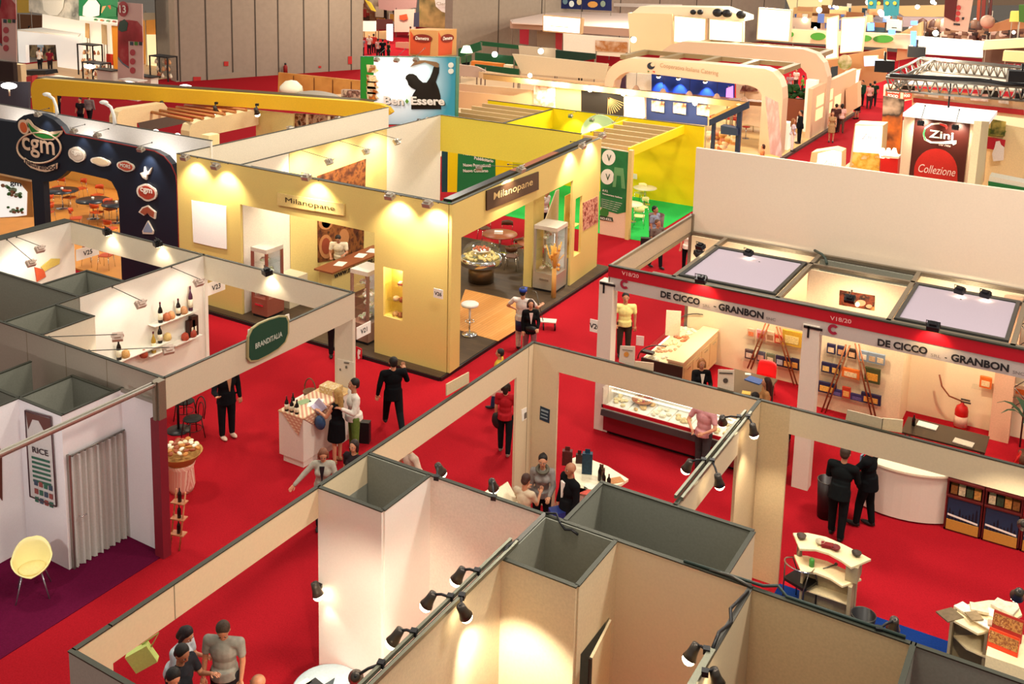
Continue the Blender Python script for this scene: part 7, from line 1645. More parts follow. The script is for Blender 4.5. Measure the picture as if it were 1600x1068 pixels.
# signs on the hall partition
def hsign(lb,a,b,w,h,c='b82a28'):
 o_=Vector((-58.2,51.0,0));d=Vector((5.9,14.0,0)).normalized();n_=Vector((d.y,-d.x,0));mb=MB();pp(mb,(o_+n_*.06,n_),[(a,b),(a+w,b),(a+w,b+h),(a,b+h)],.03);return mb.solo('safety_sign',M(c),lb,'sign')
hsign('larger red safety sign low on the left of the grey partition',302,120,12,15);hsign('small red safety sign above the doors of the grey partition',350,96,7,7);hsign('red safety sign at the right edge of the grey partition',544,88,6,12);hsign('tiny red call point on the grey partition',498,103,4,3)
o_=Vector((-58.2,51.0,0));d=Vector((5.9,14.0,0)).normalized();n_=Vector((d.y,-d.x,0));mb=MB();pp(mb,(o_+n_*.06,n_),[(325,121),(375,111),(374,150),(325,150)],.04);mb.solo('door_1',M('9a8a78'),kind='structure')
p=PY(446,108,58.5);t=thing('fire_extinguisher','small red fire extinguisher at the foot of the grey partition','fire extinguisher',p);MB().lathe(p,[(.16,-.4),(.16,.2),(.06,.35)],12).part('cylinder',M('8a1a18'),t);MB().ball(p+ZV*.4,.09).part('valve',BLACK,t)
S('safety_sign','red safety sign on the partition right of the passage','sign',76.5,[(740,45),(747,44),(746,58),(740,59)],M('c83a34'),.05)
S('safety_sign','dark red hanging sign on the partition at the top','sign',82,[(822,-3),(827,-3),(827,8),(823,8)],M('8a2a24'),.05)
# through the passage
for pts,c,Y,nm,lb,cat in (([(557,-10),(600,-10),(640,20),(640,40),(560,40)],('e8c090','8a4a2c','f4e0c0','5a3020'),95,'graphic_panel','busy warm coloured stand backdrop at the left of the passage','panel'),([(655,-10),(714,-10),(714,46),(655,42)],('5a6a34','b89a60','2c3a20','e0c898'),80,'hanging_banner','large olive landscape banner in the passage','banner')):
 S(nm,lb,cat,Y,pts,ramp_mat('far_%d' % pts[0][0],list(c),scale=.25),.1)
S('hanging_banner','pinkish banner with a dark curved edge at the top of the passage','banner',88,[(590,-10),(652,-10),(650,12),(610,17),(592,14)],M('d0a098'),.1)
t=thing('shield_sign','white rounded shield reading Clementi over the olive banner','sign',PY(696,20,79));MB().py(79,[(678,-10),(714,-10),(714,22),(702,22),(690,18),(681,10)],.1).part('shield',M('f6f0e6'),t);mb=MB();text_px(mb,'Clementi','Y',78.9,(682,8),(712,9),5);mb.part('letters',M('b8ac98'),t)
for pts,c,Y,s,nm,cat,lb in (([(566,33),(586,33),(586,49),(566,49)],'f8e8d0',82,.5,'sign_board','board','lit cream board with small print in the passage'),([(588,30),(612,30),(612,46),(588,46)],'5a2c28',83,0,'stand_wall','wall panel','brown red kiosk top in the passage'),([(604,38),(612,38),(612,64),(604,62)],'f4ffff',81,2,'lit_tube','lamp','white vertical light column in the passage'),([(558,32),(566,32),(566,50),(558,50)],'8a1420',82,0,'stand_wall','wall panel','crimson panel at the left of the passage'),
       ([(560,50),(604,48),(604,66),(560,66)],'f0c888',84,.3,'stand_wall','wall panel','lit yellowish counter wall in the passage'),([(616,15),(648,14),(648,50),(616,50)],'f0d4c0',86,0,'stand_wall','wall panel','pale pink stand wall with an orange emblem'),([(624,24),(634,22),(636,30),(630,32),(624,30)],'e0603a',85.8,0,'emblem','emblem','orange fruit emblem on the pale pink stand wall'),([(647,20),(656,19),(656,42),(646,42)],'3a3a4c',83,0,'notice','board','slate menu board in the passage'),([(570,0),(578,4),(586,18),(580,16)],'f0d040',86,0,'pennant','flag','yellow pennant in the passage'),([(618,66),(640,66),(640,76),(618,74)],'e0b090',78,0,'low_platform','platform','pale low platform right of the crowd in the passage')):
 S(nm,lb,cat,Y,pts,EM(c,s) if s else M(c),.2)
# ================================================================ right: pasta stand, truss and the crowded far hall
YZ=34.0
t=thing('brand_tower','tall cream block with a dark red panel lettered Zini Collezione','display block',PY(1460,280,YZ))
tw=[(1413,178),(1536,192),(1527,300),(1404,285)]
MB().py(YZ,tw,1.8).part('block',mat('zini_cream','e6ccac',.5),t)
A,B_,C_,D_=PY(1411,176,YZ-.2),PY(1545,190,YZ-.2),PY(1536,184,YZ+1.6),PY(1418,169,YZ+1.6)
MB().add([A,B_,Vector((B_.x,YZ+2.2,B_.z)),Vector((A.x,YZ+2.2,A.z)),A-ZV*.12,B_-ZV*.12,Vector((B_.x,YZ+2.2,B_.z-.12)),Vector((A.x,YZ+2.2,A.z-.12))],[(0,1,2,3),(7,6,5,4),(0,4,5,1),(1,5,6,2),(2,6,7,3),(3,7,4,0)]).part('white_cap',EM('ffffff',.3),t)
MB().py(YZ-.03,[(1430,184),(1516,193),(1504,300),(1419,285)],.03).part('dark_panel',mat('zini_dark_brown','4a1a14',.4),t)
zc=PY(1462,264,YZ-.04);clip=[(1462+34*math.cos(a),268-36*math.sin(a)) for a in [i*math.pi/14 for i in range(15)]]
MB().py(YZ-.05,clip+[(1428,285),(1496,296)][::1],.02).part('red_circle',mat('zini_red','c02820',.4),t)
def Z2(x,y):return (1400+x/5.935,120+y/5.935)
ringo=[Z2(470,480),Z2(450,455),Z2(400,440),Z2(330,445),Z2(275,480),Z2(258,530),Z2(280,575),Z2(330,600),Z2(430,600),Z2(520,590),Z2(560,590),Z2(560,620),Z2(530,635),Z2(520,620),Z2(430,622),Z2(320,615),Z2(262,585),Z2(248,530),Z2(268,470),Z2(330,430),Z2(410,425),Z2(470,445)]
MB().py(YZ-.05,ringo,.02).part('swoosh',PAPER,t);MB().py(YZ-.06,[Z2(*q) for q in [(262,480),(248,530),(266,585),(280,590),(262,530),(275,485)]],.015).part('green_edge',M('2f8a4a'),t);MB().py(YZ-.06,[Z2(*q) for q in [(400,430),(440,436),(472,450),(480,470),(466,488),(455,465),(410,446)]],.015).part('red_edge',M('d83a34'),t)
mb=MB();text_px(mb,'Zini','Y',YZ-.07,Z2(305,560),Z2(530,585),12,bold=.02);mb.part('large_letters',PAPER,t)
mb=MB();text_px(mb,'Dal 1956','Y',YZ-.07,Z2(395,635),Z2(505,652),3,bold=.02,shear=.2);text_px(mb,'Collezione','Y',YZ-.07,Z2(205,880),Z2(548,925),13,bold=.0,shear=.3);mb.part('script_letters',M('f4d8cc'),t)
SX('tower_edge','pale yellow edge board at the right of the dark red panel block','board',PY(1530,200,YZ).x+.3,[(1534,190),(1546,190),(1534,300),(1522,297)],M('f2e4b8'),.2)
for (a,b),lb in ((Z2(232,435),'black lamp left over the dark red panel'),(Z2(552,475),'black lamp right over the dark red panel')):
 p=PY(a,b,YZ-.5);flood(p,(p.x,YZ,p.z-.3),lb,60,BLACK,arm=(p.x,YZ,p.z+.5),s=1.0)
# glowing totems
t=thing('light_totem','tall glowing totem with pasta photo and faint Zini lettering','totem',PY(1350,270,38));MB().py(38,[(1336,194),(1380,196),(1374,275),(1326,268)],.9).part('body',M('e6c896'),t);MB().py(37.97,[(1337,196),(1379,197),(1376,240),(1333,237)],.02).part('lit_face',EM('fffaf0',1.0),t)
MB().py(37.97,[(1333,237),(1376,240),(1373,274),(1329,268)],.02).part('pasta_photo',ramp_mat('pasta_print',['f8f0d8','e8b030','fbe070','f4e0a0'],scale=2.5),t);mb=MB();text_px(mb,'Zini','Y',37.95,(1346,217),(1369,219),9,bold=.0);mb.part('letters',M('e4e0e8'),t)
t=thing('light_totem','short glowing totem with slanted top and faint Zini lettering','totem',PY(1290,260,41));MB().py(41,[(1268,238),(1302,233),(1315,237),(1314,265),(1265,256)],.8).part('body',M('e6c896'),t);MB().py(40.97,[(1278,240),(1302,234),(1315,238),(1314,262),(1276,258)],.02).part('lit_face',EM('fffaf0',.9),t);mb=MB();text_px(mb,'Zini','Y',40.94,(1285,258),(1306,260),8,bold=.0);mb.part('letters',M('d8dcd0'),t)
S('graphic_panel','tall photo panel with grill and orange rings beside the aisle','panel',42,[(1380,150),(1412,156),(1404,262),(1376,240)],ramp_mat('grill_print',['c8a890','2a201a','e07020','4a3a2c'],scale=.6),.2)
t=thing('corner_sign','peach corner sign with white letters CONGO FOOD on red','sign',PY(1400,150,43));MB().py(43,[(1381,133),(1425,135),(1426,155),(1405,160),(1380,153)],.5).part('board',M('ecc0a0'),t)
MB().py(42.97,[(1384,137),(1407,139),(1406,155),(1383,151)],.02).part('red_field',M('d8402c'),t);MB().py(42.97,[(1412,139),(1425,138),(1424,154),(1411,155)],.02).part('red_field_right',M('d8402c'),t)
mb=MB();text_px(mb,'CONGO','Y',42.94,(1386,144),(1405,146),4.5,bold=.03);text_px(mb,'FOOD','Y',42.94,(1387,151),(1403,153),4.5,bold=.03);text_px(mb,'CON','Y',42.94,(1413.5,146),(1423,145.5),4.5,bold=.03);text_px(mb,'FOO','Y',42.94,(1413,152),(1422,151.5),4.5,bold=.03);mb.part('letters',PAPER,t)
S('red_counter','bright red counter front below the grill photo panel','counter',37.5,[(1376,246),(1403,248),(1402,282),(1374,276)],M('d8201c'),.6);S('candle_tray','white tray with three glowing lamps on the bright red counter','tray',37.4,[(1376,242),(1404,245),(1404,248),(1376,246)],M('f8ecd8'),.5)
for k,x in enumerate((1379,1388,1397)):p=PY(x,240,37.5);MB().lathe(p,[(.08,-.15),(.12,0),(.05,.2)],10).solo('table_light',EM('fff4d0',3),['glowing jar left on the white tray','glowing jar in the middle of the white tray','glowing jar right on the white tray'][k],'lamp')
for pts,c,Y,lb in (([(1425,137),(1600,155),(1600,185),(1425,165)],'e8c8a0',41,'peach fascia with red pictures behind the cream block'),([(1427,153),(1600,172),(1600,180),(1427,160)],'b8242c',40.9,'dark red stripe along the peach fascia'),([(1543,190),(1600,200),(1600,300),(1530,298)],'f4dca8',36,'warm cream wall right of the cream block'),([(1540,200),(1572,205),(1568,214),(1540,212)],'8a9a3a',35.8,'green and yellow food photo on the warm cream wall'),([(1543,214),(1571,219),(1568,236),(1541,232)],'c82434',35.8,'crimson poster with a white cook on the warm cream wall')):
 o=S('wall_panel',lb,'panel',Y,pts,M(c),.08)
 if 'crimson' in lb:cpo=o
S('poster','dish photo above the crimson cook poster','poster',35.7,[(1549,186),(1572,190),(1570,213),(1547,211)],ramp_mat('dish_photo',['8aa03a','3a4a1c','d8c060','a8602c'],scale=1.4),.03)
S('cook_print','','',35.6,[(1556,221),(1562,220),(1564,226),(1569,230),(1568,250),(1552,252),(1550,240),(1554,230)],M('f4ece4'),.02,par=cpo)
gco=S('green_counter','white counter with a green front strip at the right border','counter',33,[(1546,275),(1606,287),(1606,305),(1543,298)],M('f6f0dc'),.6);S('green_strip','','',32.95,[(1544,283),(1606,294),(1606,303),(1544,293)],M('1f7a3c'),.03,par=gco)
for (a,b,m_,lb) in ((1428,142,'d03434','first red and white picture on the peach fascia'),(1450,144,'e8e0d8','second red and white picture on the peach fascia'),(1475,147,'d86a60','third reddish picture on the peach fascia'),(1516,150,'c8302c','wide red logo board on the peach fascia'),(1560,154,'8a6a58','brown picture at the right of the peach fascia')):
 S('poster',lb,'picture',40.8,[(a,b-4),(a+(28 if a==1516 else 16),b-3),(a+(28 if a==1516 else 16),b+9),(a,b+7)],ramp_mat('fascia_' +m_,[m_,'f4e8e0',m_,'a82828'],scale=1.6),.03)
# truss frame over white canopy
def truss(name,lb,A,B_,h=.5,n=14):
 t=thing(name,lb,'truss',A);A=Vector(A);B_=Vector(B_);w=(B_-A).normalized().cross(ZV) *h;mb=MB();ch=[(Vector((0,0,0)),w),(w,w*.5-ZV*h*.9)]
 for off in (Vector((0,0,0)),w,w*.5-ZV*h*.9):mb.cyl(A+off,B_+off,.045,n=6)
 mb.part('chord',ALU,t);mb=MB()
 for k in range(n):
  a=A.lerp(B_,k/n);b=A.lerp(B_,(k+.5) /n);c=A.lerp(B_,(k+1) /n);lo=w*.5-ZV*h*.9
  mb.cyl(a,b+lo,.022,n=5).cyl(b+lo,c,.022,n=5).cyl(a+w,b+lo,.022,n=5).cyl(b+lo,c+w,.022,n=5)
 mb.part('braces',ALU,t)
ZT_=7.0
c1,c2,c3,c4=PZ(1386,118,ZT_),PZ(1606,134,ZT_),PZ(1440,90,ZT_),PZ(1606,105,ZT_)
truss('roof_truss','front silver lattice truss over the pasta stands',c1,c2);truss('roof_truss','rear silver lattice truss behind the white canopy',c3,c4);truss('roof_truss','side silver lattice truss rising to the back',c1,c3,n=6)
MB().prism([PZ(x,y,6.2) for x,y in [(1398,130),(1446,97),(1606,106),(1606,142)]],(0,0,-.06)).solo('canopy_roof',mat('warm_canopy_cloth','efd8c4',.8),'broad pinkish white canopy inside the silver truss','canopy')
MB().tube([PZ(x,y,ZT_+.2) for x,y in [(1390,117),(1440,120),(1490,123),(1530,125),(1545,127),(1570,131),(1606,133)]],.07,6).solo('cable',BLACK,'thick black cable along the front lattice truss','cable')
q=PZ(1486,124,ZT_);MB().cyl(q,q-ZV*2.6,.03,n=5).solo('hanging_wire',BLACK,'black rod hanging from the front truss over the dark red panel block','wire')
for (a,b,z,s,lb) in ((1432,81,7.0,.7,'black speaker box at the rear corner of the truss'),(1382,103,7.0,.7,'black speaker box at the front corner of the truss'),(1419,134,6.0,.5,'black floodlight hanging left under the front truss'),(1546,144,6.0,.6,'black floodlight hanging right under the front truss'),(1596,123,7.0,.9,'black speaker at the right border on the truss'),(1597,152,6,.5,'black projector at the right border below the truss')):
 p=PZ(a,b,z);t=thing('stage_equipment',lb,'equipment',p);MB().obox(p,(s*.95,s*.6,s*.6),.2).part('case',BLACK,t);MB().cyl(p,p+ZV*.5,.04).part('bracket',BLACK,t)
# lit pillars, screens, counter along the aisle
lightbox('bright glowing column left of the large hanging lightbox',72,[(1292,28),(1309,24),(1308,92),(1290,94)],s=1.0,name='light_column');lightbox('large glowing lightbox with faint green drawing at the aisle end',74,[(1315,28),(1353,26),(1347,81),(1312,84)],s=1.0)
lightbox('white screen on the brown wall below the large lightbox',76,[(1320,111),(1345,108),(1340,135),(1321,137)],s=.95,name='screen',cat='screen')
lightbox('blue white video screen with an oval drawing at the aisle end',76,[(1349,88),(1371,87),(1370,103),(1350,104)],c='b8d0f8',s=.95,name='screen',cat='screen')
S('wall_panel','tan wall of the aisle end stand carrying the screens','panel',77,[(1290,92),(1385,75),(1385,125),(1325,145),(1290,130)],M('c89a6c'),.2)
S('screen','dark switched off screen left on the aisle end stand','screen',70,[(1298,105),(1309,103),(1308,120),(1298,122)],M('2a3440'),.1)
S('dish_poster','round dish photo under the large lightbox','poster',75.5,ellipse(1320,97,11,12,16),ramp_mat('salad_photo',['f0e8c0','8a9a4a','fff8e0','c8b060'],scale=.6),.05)
S('reception_counter','peach reception counter along the red aisle','counter',66,[(1321,140),(1340,128),(1340,168),(1322,178)],M('ecc098'),1.0);MB().box(-14.4,-14.2,52,70,0,.13).solo('platform_edge',M('4a3a34'),'dark edge of the oak platform along the red aisle','edge')
# tents, banners and distant stands
t=thing('cloth_tent','lilac grey pointed tent beyond the green ovals','tent',PY(1375,35,110));A=PY(1388,10,112);mb=MB();q=[PY(1350,34,104),PY(1392,40,104),PY(1420,30,120),PY(1380,26,120)]
mb.add([A] +q,[(0,2,1),(0,3,2),(0,4,3),(0,1,4)]);mb.part('roof_cloth',M('b8aab4'),t)
for (a,lb) in ((1355,'left one of two teal flags with yellow emblems'),(1380,'right one of two teal flags with yellow emblems')):
 t=thing('teal_flag',lb,'flag',PY(a+12,25,90));w=26 if a>1360 else 16;MB().py(90,[(a,-10),(a+w,-10),(a+w-2,24-10*(a<1360)),(a+1,26-12*(a<1360))],.05).part('cloth',M('2c8490'),t)
 for dx in (6,18):MB().py(89.9,ellipse(a+dx,5,3,3,10),.03).part('yellow_emblem',M('c8b840'),t)
t=thing('wayfinding_banner','hanging banner with dark red print and rings near the top right','banner',PY(1495,50,70));MB().py(70,[(1477,-10),(1522,-10),(1512,50),(1487,47),(1474,42)],.05).part('sheet',M('d8b0a0'),t);MB().py(69.96,[(1477,-10),(1497,-10),(1492,34),(1475,26)],.02).part('dark_red_print',M('5a1a1c'),t)
mb=MB()
for k in range(3):mb.py(69.93,ellipse(1498-k,12+9*k,3.6,4,12),.01)
mb.part('red_rings',M('b83a3c'),t);MB().py(69.93,[(1490,36),(1500,37),(1500,40),(1490,39)],.01).py(69.93,[(1503,27),(1507,27),(1506,31),(1503,31)],.01).part('small_signs',M('2c2c34'),t)
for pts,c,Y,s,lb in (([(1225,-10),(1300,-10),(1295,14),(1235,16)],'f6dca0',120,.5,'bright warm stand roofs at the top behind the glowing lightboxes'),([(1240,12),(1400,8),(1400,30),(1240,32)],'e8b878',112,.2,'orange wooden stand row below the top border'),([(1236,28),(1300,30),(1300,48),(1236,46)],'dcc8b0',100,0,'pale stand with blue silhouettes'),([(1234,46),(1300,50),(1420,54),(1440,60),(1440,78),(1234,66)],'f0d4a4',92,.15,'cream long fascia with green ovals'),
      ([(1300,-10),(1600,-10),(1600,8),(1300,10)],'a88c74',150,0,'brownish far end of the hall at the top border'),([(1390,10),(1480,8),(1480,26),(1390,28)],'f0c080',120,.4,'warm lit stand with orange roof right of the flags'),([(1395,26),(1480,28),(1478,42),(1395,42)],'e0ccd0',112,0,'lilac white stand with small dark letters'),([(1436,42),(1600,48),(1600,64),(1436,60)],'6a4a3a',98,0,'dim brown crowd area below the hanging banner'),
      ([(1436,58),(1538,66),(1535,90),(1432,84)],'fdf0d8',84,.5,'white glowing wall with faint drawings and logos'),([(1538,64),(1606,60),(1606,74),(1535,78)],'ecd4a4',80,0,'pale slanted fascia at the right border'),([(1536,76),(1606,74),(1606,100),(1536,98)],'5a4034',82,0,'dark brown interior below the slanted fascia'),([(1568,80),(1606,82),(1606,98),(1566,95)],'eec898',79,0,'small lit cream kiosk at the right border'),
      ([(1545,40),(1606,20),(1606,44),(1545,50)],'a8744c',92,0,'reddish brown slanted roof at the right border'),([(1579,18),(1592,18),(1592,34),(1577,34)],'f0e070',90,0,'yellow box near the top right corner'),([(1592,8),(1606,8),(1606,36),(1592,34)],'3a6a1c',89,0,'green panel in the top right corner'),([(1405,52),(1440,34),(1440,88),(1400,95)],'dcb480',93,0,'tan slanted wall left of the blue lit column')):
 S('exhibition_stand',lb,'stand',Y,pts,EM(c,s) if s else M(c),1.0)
for (a,b,w,h,lb) in ((1278,57,12,6,'green oval sign left on the cream long fascia'),(1352,60,10,5,'green oval sign cut by the large lightbox'),(1380,61,16,6,'long green sign board on the cream long fascia'),(1236,54,4,4,'small green oval at the left end of the cream fascia')):S('oval_sign',lb,'sign',91.5,ellipse(a,b,w,h,18),M('4a9a34'),.1)
for (a,b,w,h,lb) in ((1360,42,5,6,'blue glowing figure shape left above the green long sign'),(1393,50,5,4,'blue glowing lamp box above the green long sign'),(1427,65,4,16,'tall blue glowing column near the truss corner'),(1428,36,5,3,'small blue glow above the tall blue column')):S('blue_light',lb,'lamp',90.5,[(a-w,b-h),(a+w,b-h),(a+w,b+h),(a-w,b+h)],EM('5a88ff',2),.3)
r=random.Random(44);mats_=[EM('fff2cc',12)]
for k in range(34):
 a=r.uniform(1240,1598);b=r.uniform(0,46) if k<24 else r.uniform(40,80)
 MB().ball(PY(a,b,88 if b>46 else 100),r.uniform(.12,.3),n=8,k=5).solo('distant_lamp',mats_,'tiny glowing lamp in the crowded far part of the hall','lamp','tiny lamps of the far hall')
for (a,c,w,lb) in ((1535,'6a2018',3,'dark red hanging strip, left one beside the round lantern'),(1545,'4a1814',3,'dark red hanging strip, middle one beside the round lantern'),(1528,'8a3a20',2.5,'rust hanging strip beside the wayfinding banner')):S('hanging_strip',lb,'banner',96,[(a,-10),(a+2*w,-10),(a+2*w-3,38),(a-3,36)],M(c),.3)
p=PY(1543,34,90);t=thing('round_lantern','pinkish round lantern before the dark red hanging strips','lamp',p);MB().ball(p,.55,n=14).part('globe',M('b8907c'),t);MB().cyl(p,p+ZV*2,.03).part('cord',BLACK,t)
mb=MB();r=random.Random(50)
for i in range(90):mb.ball(PY(r.uniform(1440,1600),r.uniform(40,62),96),(.5,.4,.7),n=6,k=4,m=i % 5)
mb.solo('distant_crowd',[M('2a201c'),M('6a4a3a'),M('c8b0a0'),M('4a2c24'),M('8a6a50')],'distant blurred crowd below the hanging banner at the top right','crowd',kind='stuff')
mb=MB();r=random.Random(51)
for i in range(70):mb.obox(PY(r.uniform(1245,1400),r.uniform(12,45),99+i*.15),(r.uniform(.4,1.6),.1,r.uniform(.3,1.0)),0,m=i % 6)
mb.solo('distant_goods',[M('6a8ad8'),M('e0c090'),M('f4e8d8'),M('8a5a34'),M('3a5a6a'),M('d8a070')],'jumble of small distant goods and fittings beyond the glowing lightboxes','goods',kind='stuff')
mb=MB();r=random.Random(52)
for i in range(60):mb.obox(PY(r.uniform(558,640),r.uniform(0,34),92+i*.15),(r.uniform(.4,1.4),.1,r.uniform(.4,1.4)),0,m=i % 6)
mb.solo('distant_goods',[M('a82c24'),M('e8d0b0'),M('5a3424'),M('e0a040'),M('fbf0e0'),M('3a2a2a')],'jumble of distant stand fittings at the top of the passage','goods',kind='stuff')
# lamps of the far stands
for (x,y,z,e) in ((-20,44,7,900),(-48,60,7,800),(-58,80,8,2500),(-64,44,6,900),(-8,40,8,1500),(-20,66,8,1800),(-10,76,8,2000),(-14,95,9,3000),(0,90,9,2500),(-34,76,7,1200)):
 d=bpy.data.lights.new('stand_glow','POINT');d.energy=e;d.color=(1,.86,.64);d.shadow_soft_size=.5;o=bpy.data.objects.new('stand_glow',d);o.location=(x,y,z);COL.objects.link(o)

# ================================================================ people
PEND=[]
SK={'l':'c98f6e','m':'b0785a','d':'8a5a40'}
def fused(mb,name,mats,parent,vox,extra=None,label=None):
 o=mb.part(name,mats,parent,label);m=o.modifiers.new('r','REMESH');m.mode='VOXEL';m.voxel_size=vox;m.use_smooth_shade=True
 m=o.modifiers.new('s','SMOOTH');m.iterations=3;m.factor=.5
 PEND.append((o,extra));return o
def person(label,pos,face,h=1.75,top='3a3a3a',bot='22222a',hair='2a1c14',style='short',arms=None,legs=(0,0),lean=0,head=(0,0),kind='short',sit=False,skin='l',woman=False,shoes='1c1818',shirt=None,vox=.014,cat='person',z0=0,scarf=None):
 """face = turn from the camera, 0 = towards it; own frame looks along +y; arms = ((upper, fore), (upper, fore)) directions for left (-x) and right (+x)"""
 s=h/1.75;pos=Vector((pos[0],pos[1],z0));t=thing('person',label,cat,pos)
 face=face+math.degrees(math.atan2(pos.x,-pos.y));MW=Matrix.Translation(pos) @ Matrix.Rotation(math.radians(face),4,'Z') @ Matrix.Diagonal((s*(1.04 if woman else 1.13),s*(1.04 if woman else 1.1),s,1));vox *= s
 hz=.93 if not sit else .52;sw=.175 if woman else .205;far=vox>.024
 LM=Matrix.Translation((0,0,hz)) @ Matrix.Rotation(math.radians(-lean),4,'X') @ Matrix.Translation((0,0,-.93))
 U=lambda x,y,z:LM @ Vector((x,y,z))
 HM=LM @ Matrix.Translation((0,.0,1.53)) @ Matrix.Rotation(math.radians(head[1]),4,'Z') @ Matrix.Rotation(math.radians(-head[0]),4,'X') @ Matrix.Translation((0,0,-1.53))
 Hd=lambda x,y,z:HM @ Vector((x,y,z));HR=HM.to_3x3();LR=LM.to_3x3()
 J=[]
 for i,sx in enumerate((-1,1)):
  hip=Vector((sx*.09,0,hz));a=math.radians(legs[i])
  if sit:kn=hip+Vector((sx*.05,.43,0));an=kn+Vector((0,.02,-.43))
  else:
   kn=hip+Vector((sx*.01,math.sin(a) *.44,-math.cos(a) *.44));b=a if a>0 else a*1.9;an=kn+Vector((0,math.sin(b-(.1 if a>0 else 0)) *.41,-math.cos(b) *.41))
  J.append((hip,kn,an))
 if arms is None:arms=(((-.12,.05,-1),(-.02,.3,-1)),((.12,.05,-1),(.02,.3,-1)))
 AJ=[]
 for i,sx in enumerate((-1,1)):
  sh=U(sx*sw,0,1.42);u=(LR @ Vector(arms[i][0])).normalized();f=(LR @ Vector(arms[i][1])).normalized();el=sh+u*.29;wr=el+f*.25;AJ.append((sh,el,wr,f))
 def torso(mb,k,neck=True):
  w=.9 if woman else 1.0
  for c,r_ in (((0,0,.96),(.165,.115,.12)),((0,0,1.1),(.14*w,.1,.14)),((0,.01,1.27),(.165*w,.115,.17))):mb.ball(U(*c),tuple(q+k for q in r_),LR,n=14,k=9)
  mb.limb(U(-sw+.03,0,1.40),U(sw-.03,0,1.40),.062+k,.062+k)
  if woman:
   for sx in (-1,1):mb.ball(U(sx*.07,.09,1.27),.062+k,n=10)
  return mb
 def X(mb):return mb.xf(MW)
 b=torso(MB(),0);b.limb(U(0,-.005,1.42),Hd(0,.0,1.56),.055,.05)
 b.ball(Hd(0,.0,1.665),(.078,.096,.1),HR,n=14,k=10).ball(Hd(0,.025,1.60),(.06,.07,.075),HR,n=12,k=8).ball(Hd(0,.1,1.625),(.016,.022,.022),HR).ball(Hd(0,.082,1.66),(.045,.02,.014),HR)
 for sx in (-1,1):b.ball(Hd(sx*.08,-.005,1.64),(.012,.022,.032),HR)
 for (sh,el,wr,f) in AJ:b.limb(sh,el,.048,.038).limb(el,wr,.038,.026)
 for hip,kn,an in J:b.limb(hip,kn,.082,.055).limb(kn,an,.055,.036).ball(an+Vector((0,.06,-.045)),(.04,.11,.035),n=10)
 ex=None
 if not far:
  ex=MB()
  for i,(sh,el,wr,f) in enumerate(AJ):
   sx=-1 if i==0 else 1;side=f.cross(Vector((0,1,0)) if abs(f.y) <.8 else Vector((0,0,1))).normalized()
   if side.x*sx<0 and abs(side.x) >.2:side=-side
   n_=side.cross(f).normalized();R3=Matrix((side,f,n_)).transposed()
   ex.ball(wr+f*.045,(.04,.055,.017),R3,n=10,k=6)
   for j in range(4):
    q=wr+f*.085+side*(-.029+.0195*j);L=(.036,.042,.039,.03)[j];k1=q+(f*.93+n_*.35) *L;ex.tube([q-f*.01,k1,k1+(f*.7+n_*.75) *L*.8],[.009,.0085,.007],6)
   q=wr+f*.03-side*.035;ex.tube([q,q-side*.02+f*.03+n_*.01,q-side*.022+f*.055+n_*.02],[.011,.010,.008],6)
  for sx in (-1,1):
   ex.ball(Hd(sx*.032,.086,1.648),(.014,.009,.008),HR,n=8,k=5,m=1);ex.ball(Hd(sx*.032,.094,1.648),(.006,.004,.006),HR,n=6,k=4,m=2);ex.ball(Hd(sx*.033,.095,1.668),(.02,.006,.004),HR,n=6,k=4,m=2)
  ex.ball(Hd(0,.093,1.585),(.024,.008,.007),HR,n=8,k=4,m=3);X(ex)
 sk=M(SK[skin],.5)
 fused(X(b),'body',[sk,M('f0ece6'),M('1a1412'),M('a05a50')],t,vox,ex)
 # clothing
 long_=kind in ('long','jacket');slv={'short':.62,'long':1,'jacket':1,'dress':0,'vest':0}[kind]
 c=torso(MB(),.014 if kind != 'jacket' else .026)
 if kind=='dress':c.cyl(U(0,0,1.0),U(0,.02,.55),.17,.2,18).ball(U(0,0,.98),(.18,.135,.13),LR,n=14)
 elif kind=='jacket':c.cyl(U(0,0,1.08),U(0,0,.80),.16,.19,18)
 else:c.cyl(U(0,0,1.02),U(0,0,.88),.165,.178,18)
 for (sh,el,wr,f) in AJ:
  if slv:c.limb(sh,sh.lerp(el,slv if slv<1 else 1),.062,.056)
  if slv==1:c.limb(el,el.lerp(wr,.95),.054,.04)
 if kind != 'dress' or True:fused(X(c),{'dress':'dress','jacket':'jacket'}.get(kind,'shirt'),mat('cloth_' +top,top,.85,var=.12,scale=14,bump=.25,spec=.1),t,vox)
 if kind=='jacket':
  q=MB().prism([U(-.05,.155,1.43),U(.05,.155,1.43),U(.005,.17,1.12),U(-.005,.17,1.12)],LR @ Vector((0,-.03,0)));X(q).part('shirt_front',M(shirt or 'e8e4dc'),kid(t))
 if kind != 'dress':
  c=MB().ball((0,0,hz+.02),(.178,.13,.12),n=14)
  for hip,kn,an in J:c.limb(hip,kn,.1,.074).limb(kn,an+Vector((0,0,.02)),.074,.058)
  fused(X(c),'trousers',mat('cloth_' +bot,bot,.85,var=.12,scale=14,bump=.25,spec=.1),t,vox)
 for hip,kn,an in J:
  q=MB().ball(an+Vector((0,.065,-.042)),(.048,.135,.042),n=12,k=8).ball(an+Vector((0,-.01,-.015)),(.044,.055,.045),n=10);X(q).part('shoe',M(shoes),t)
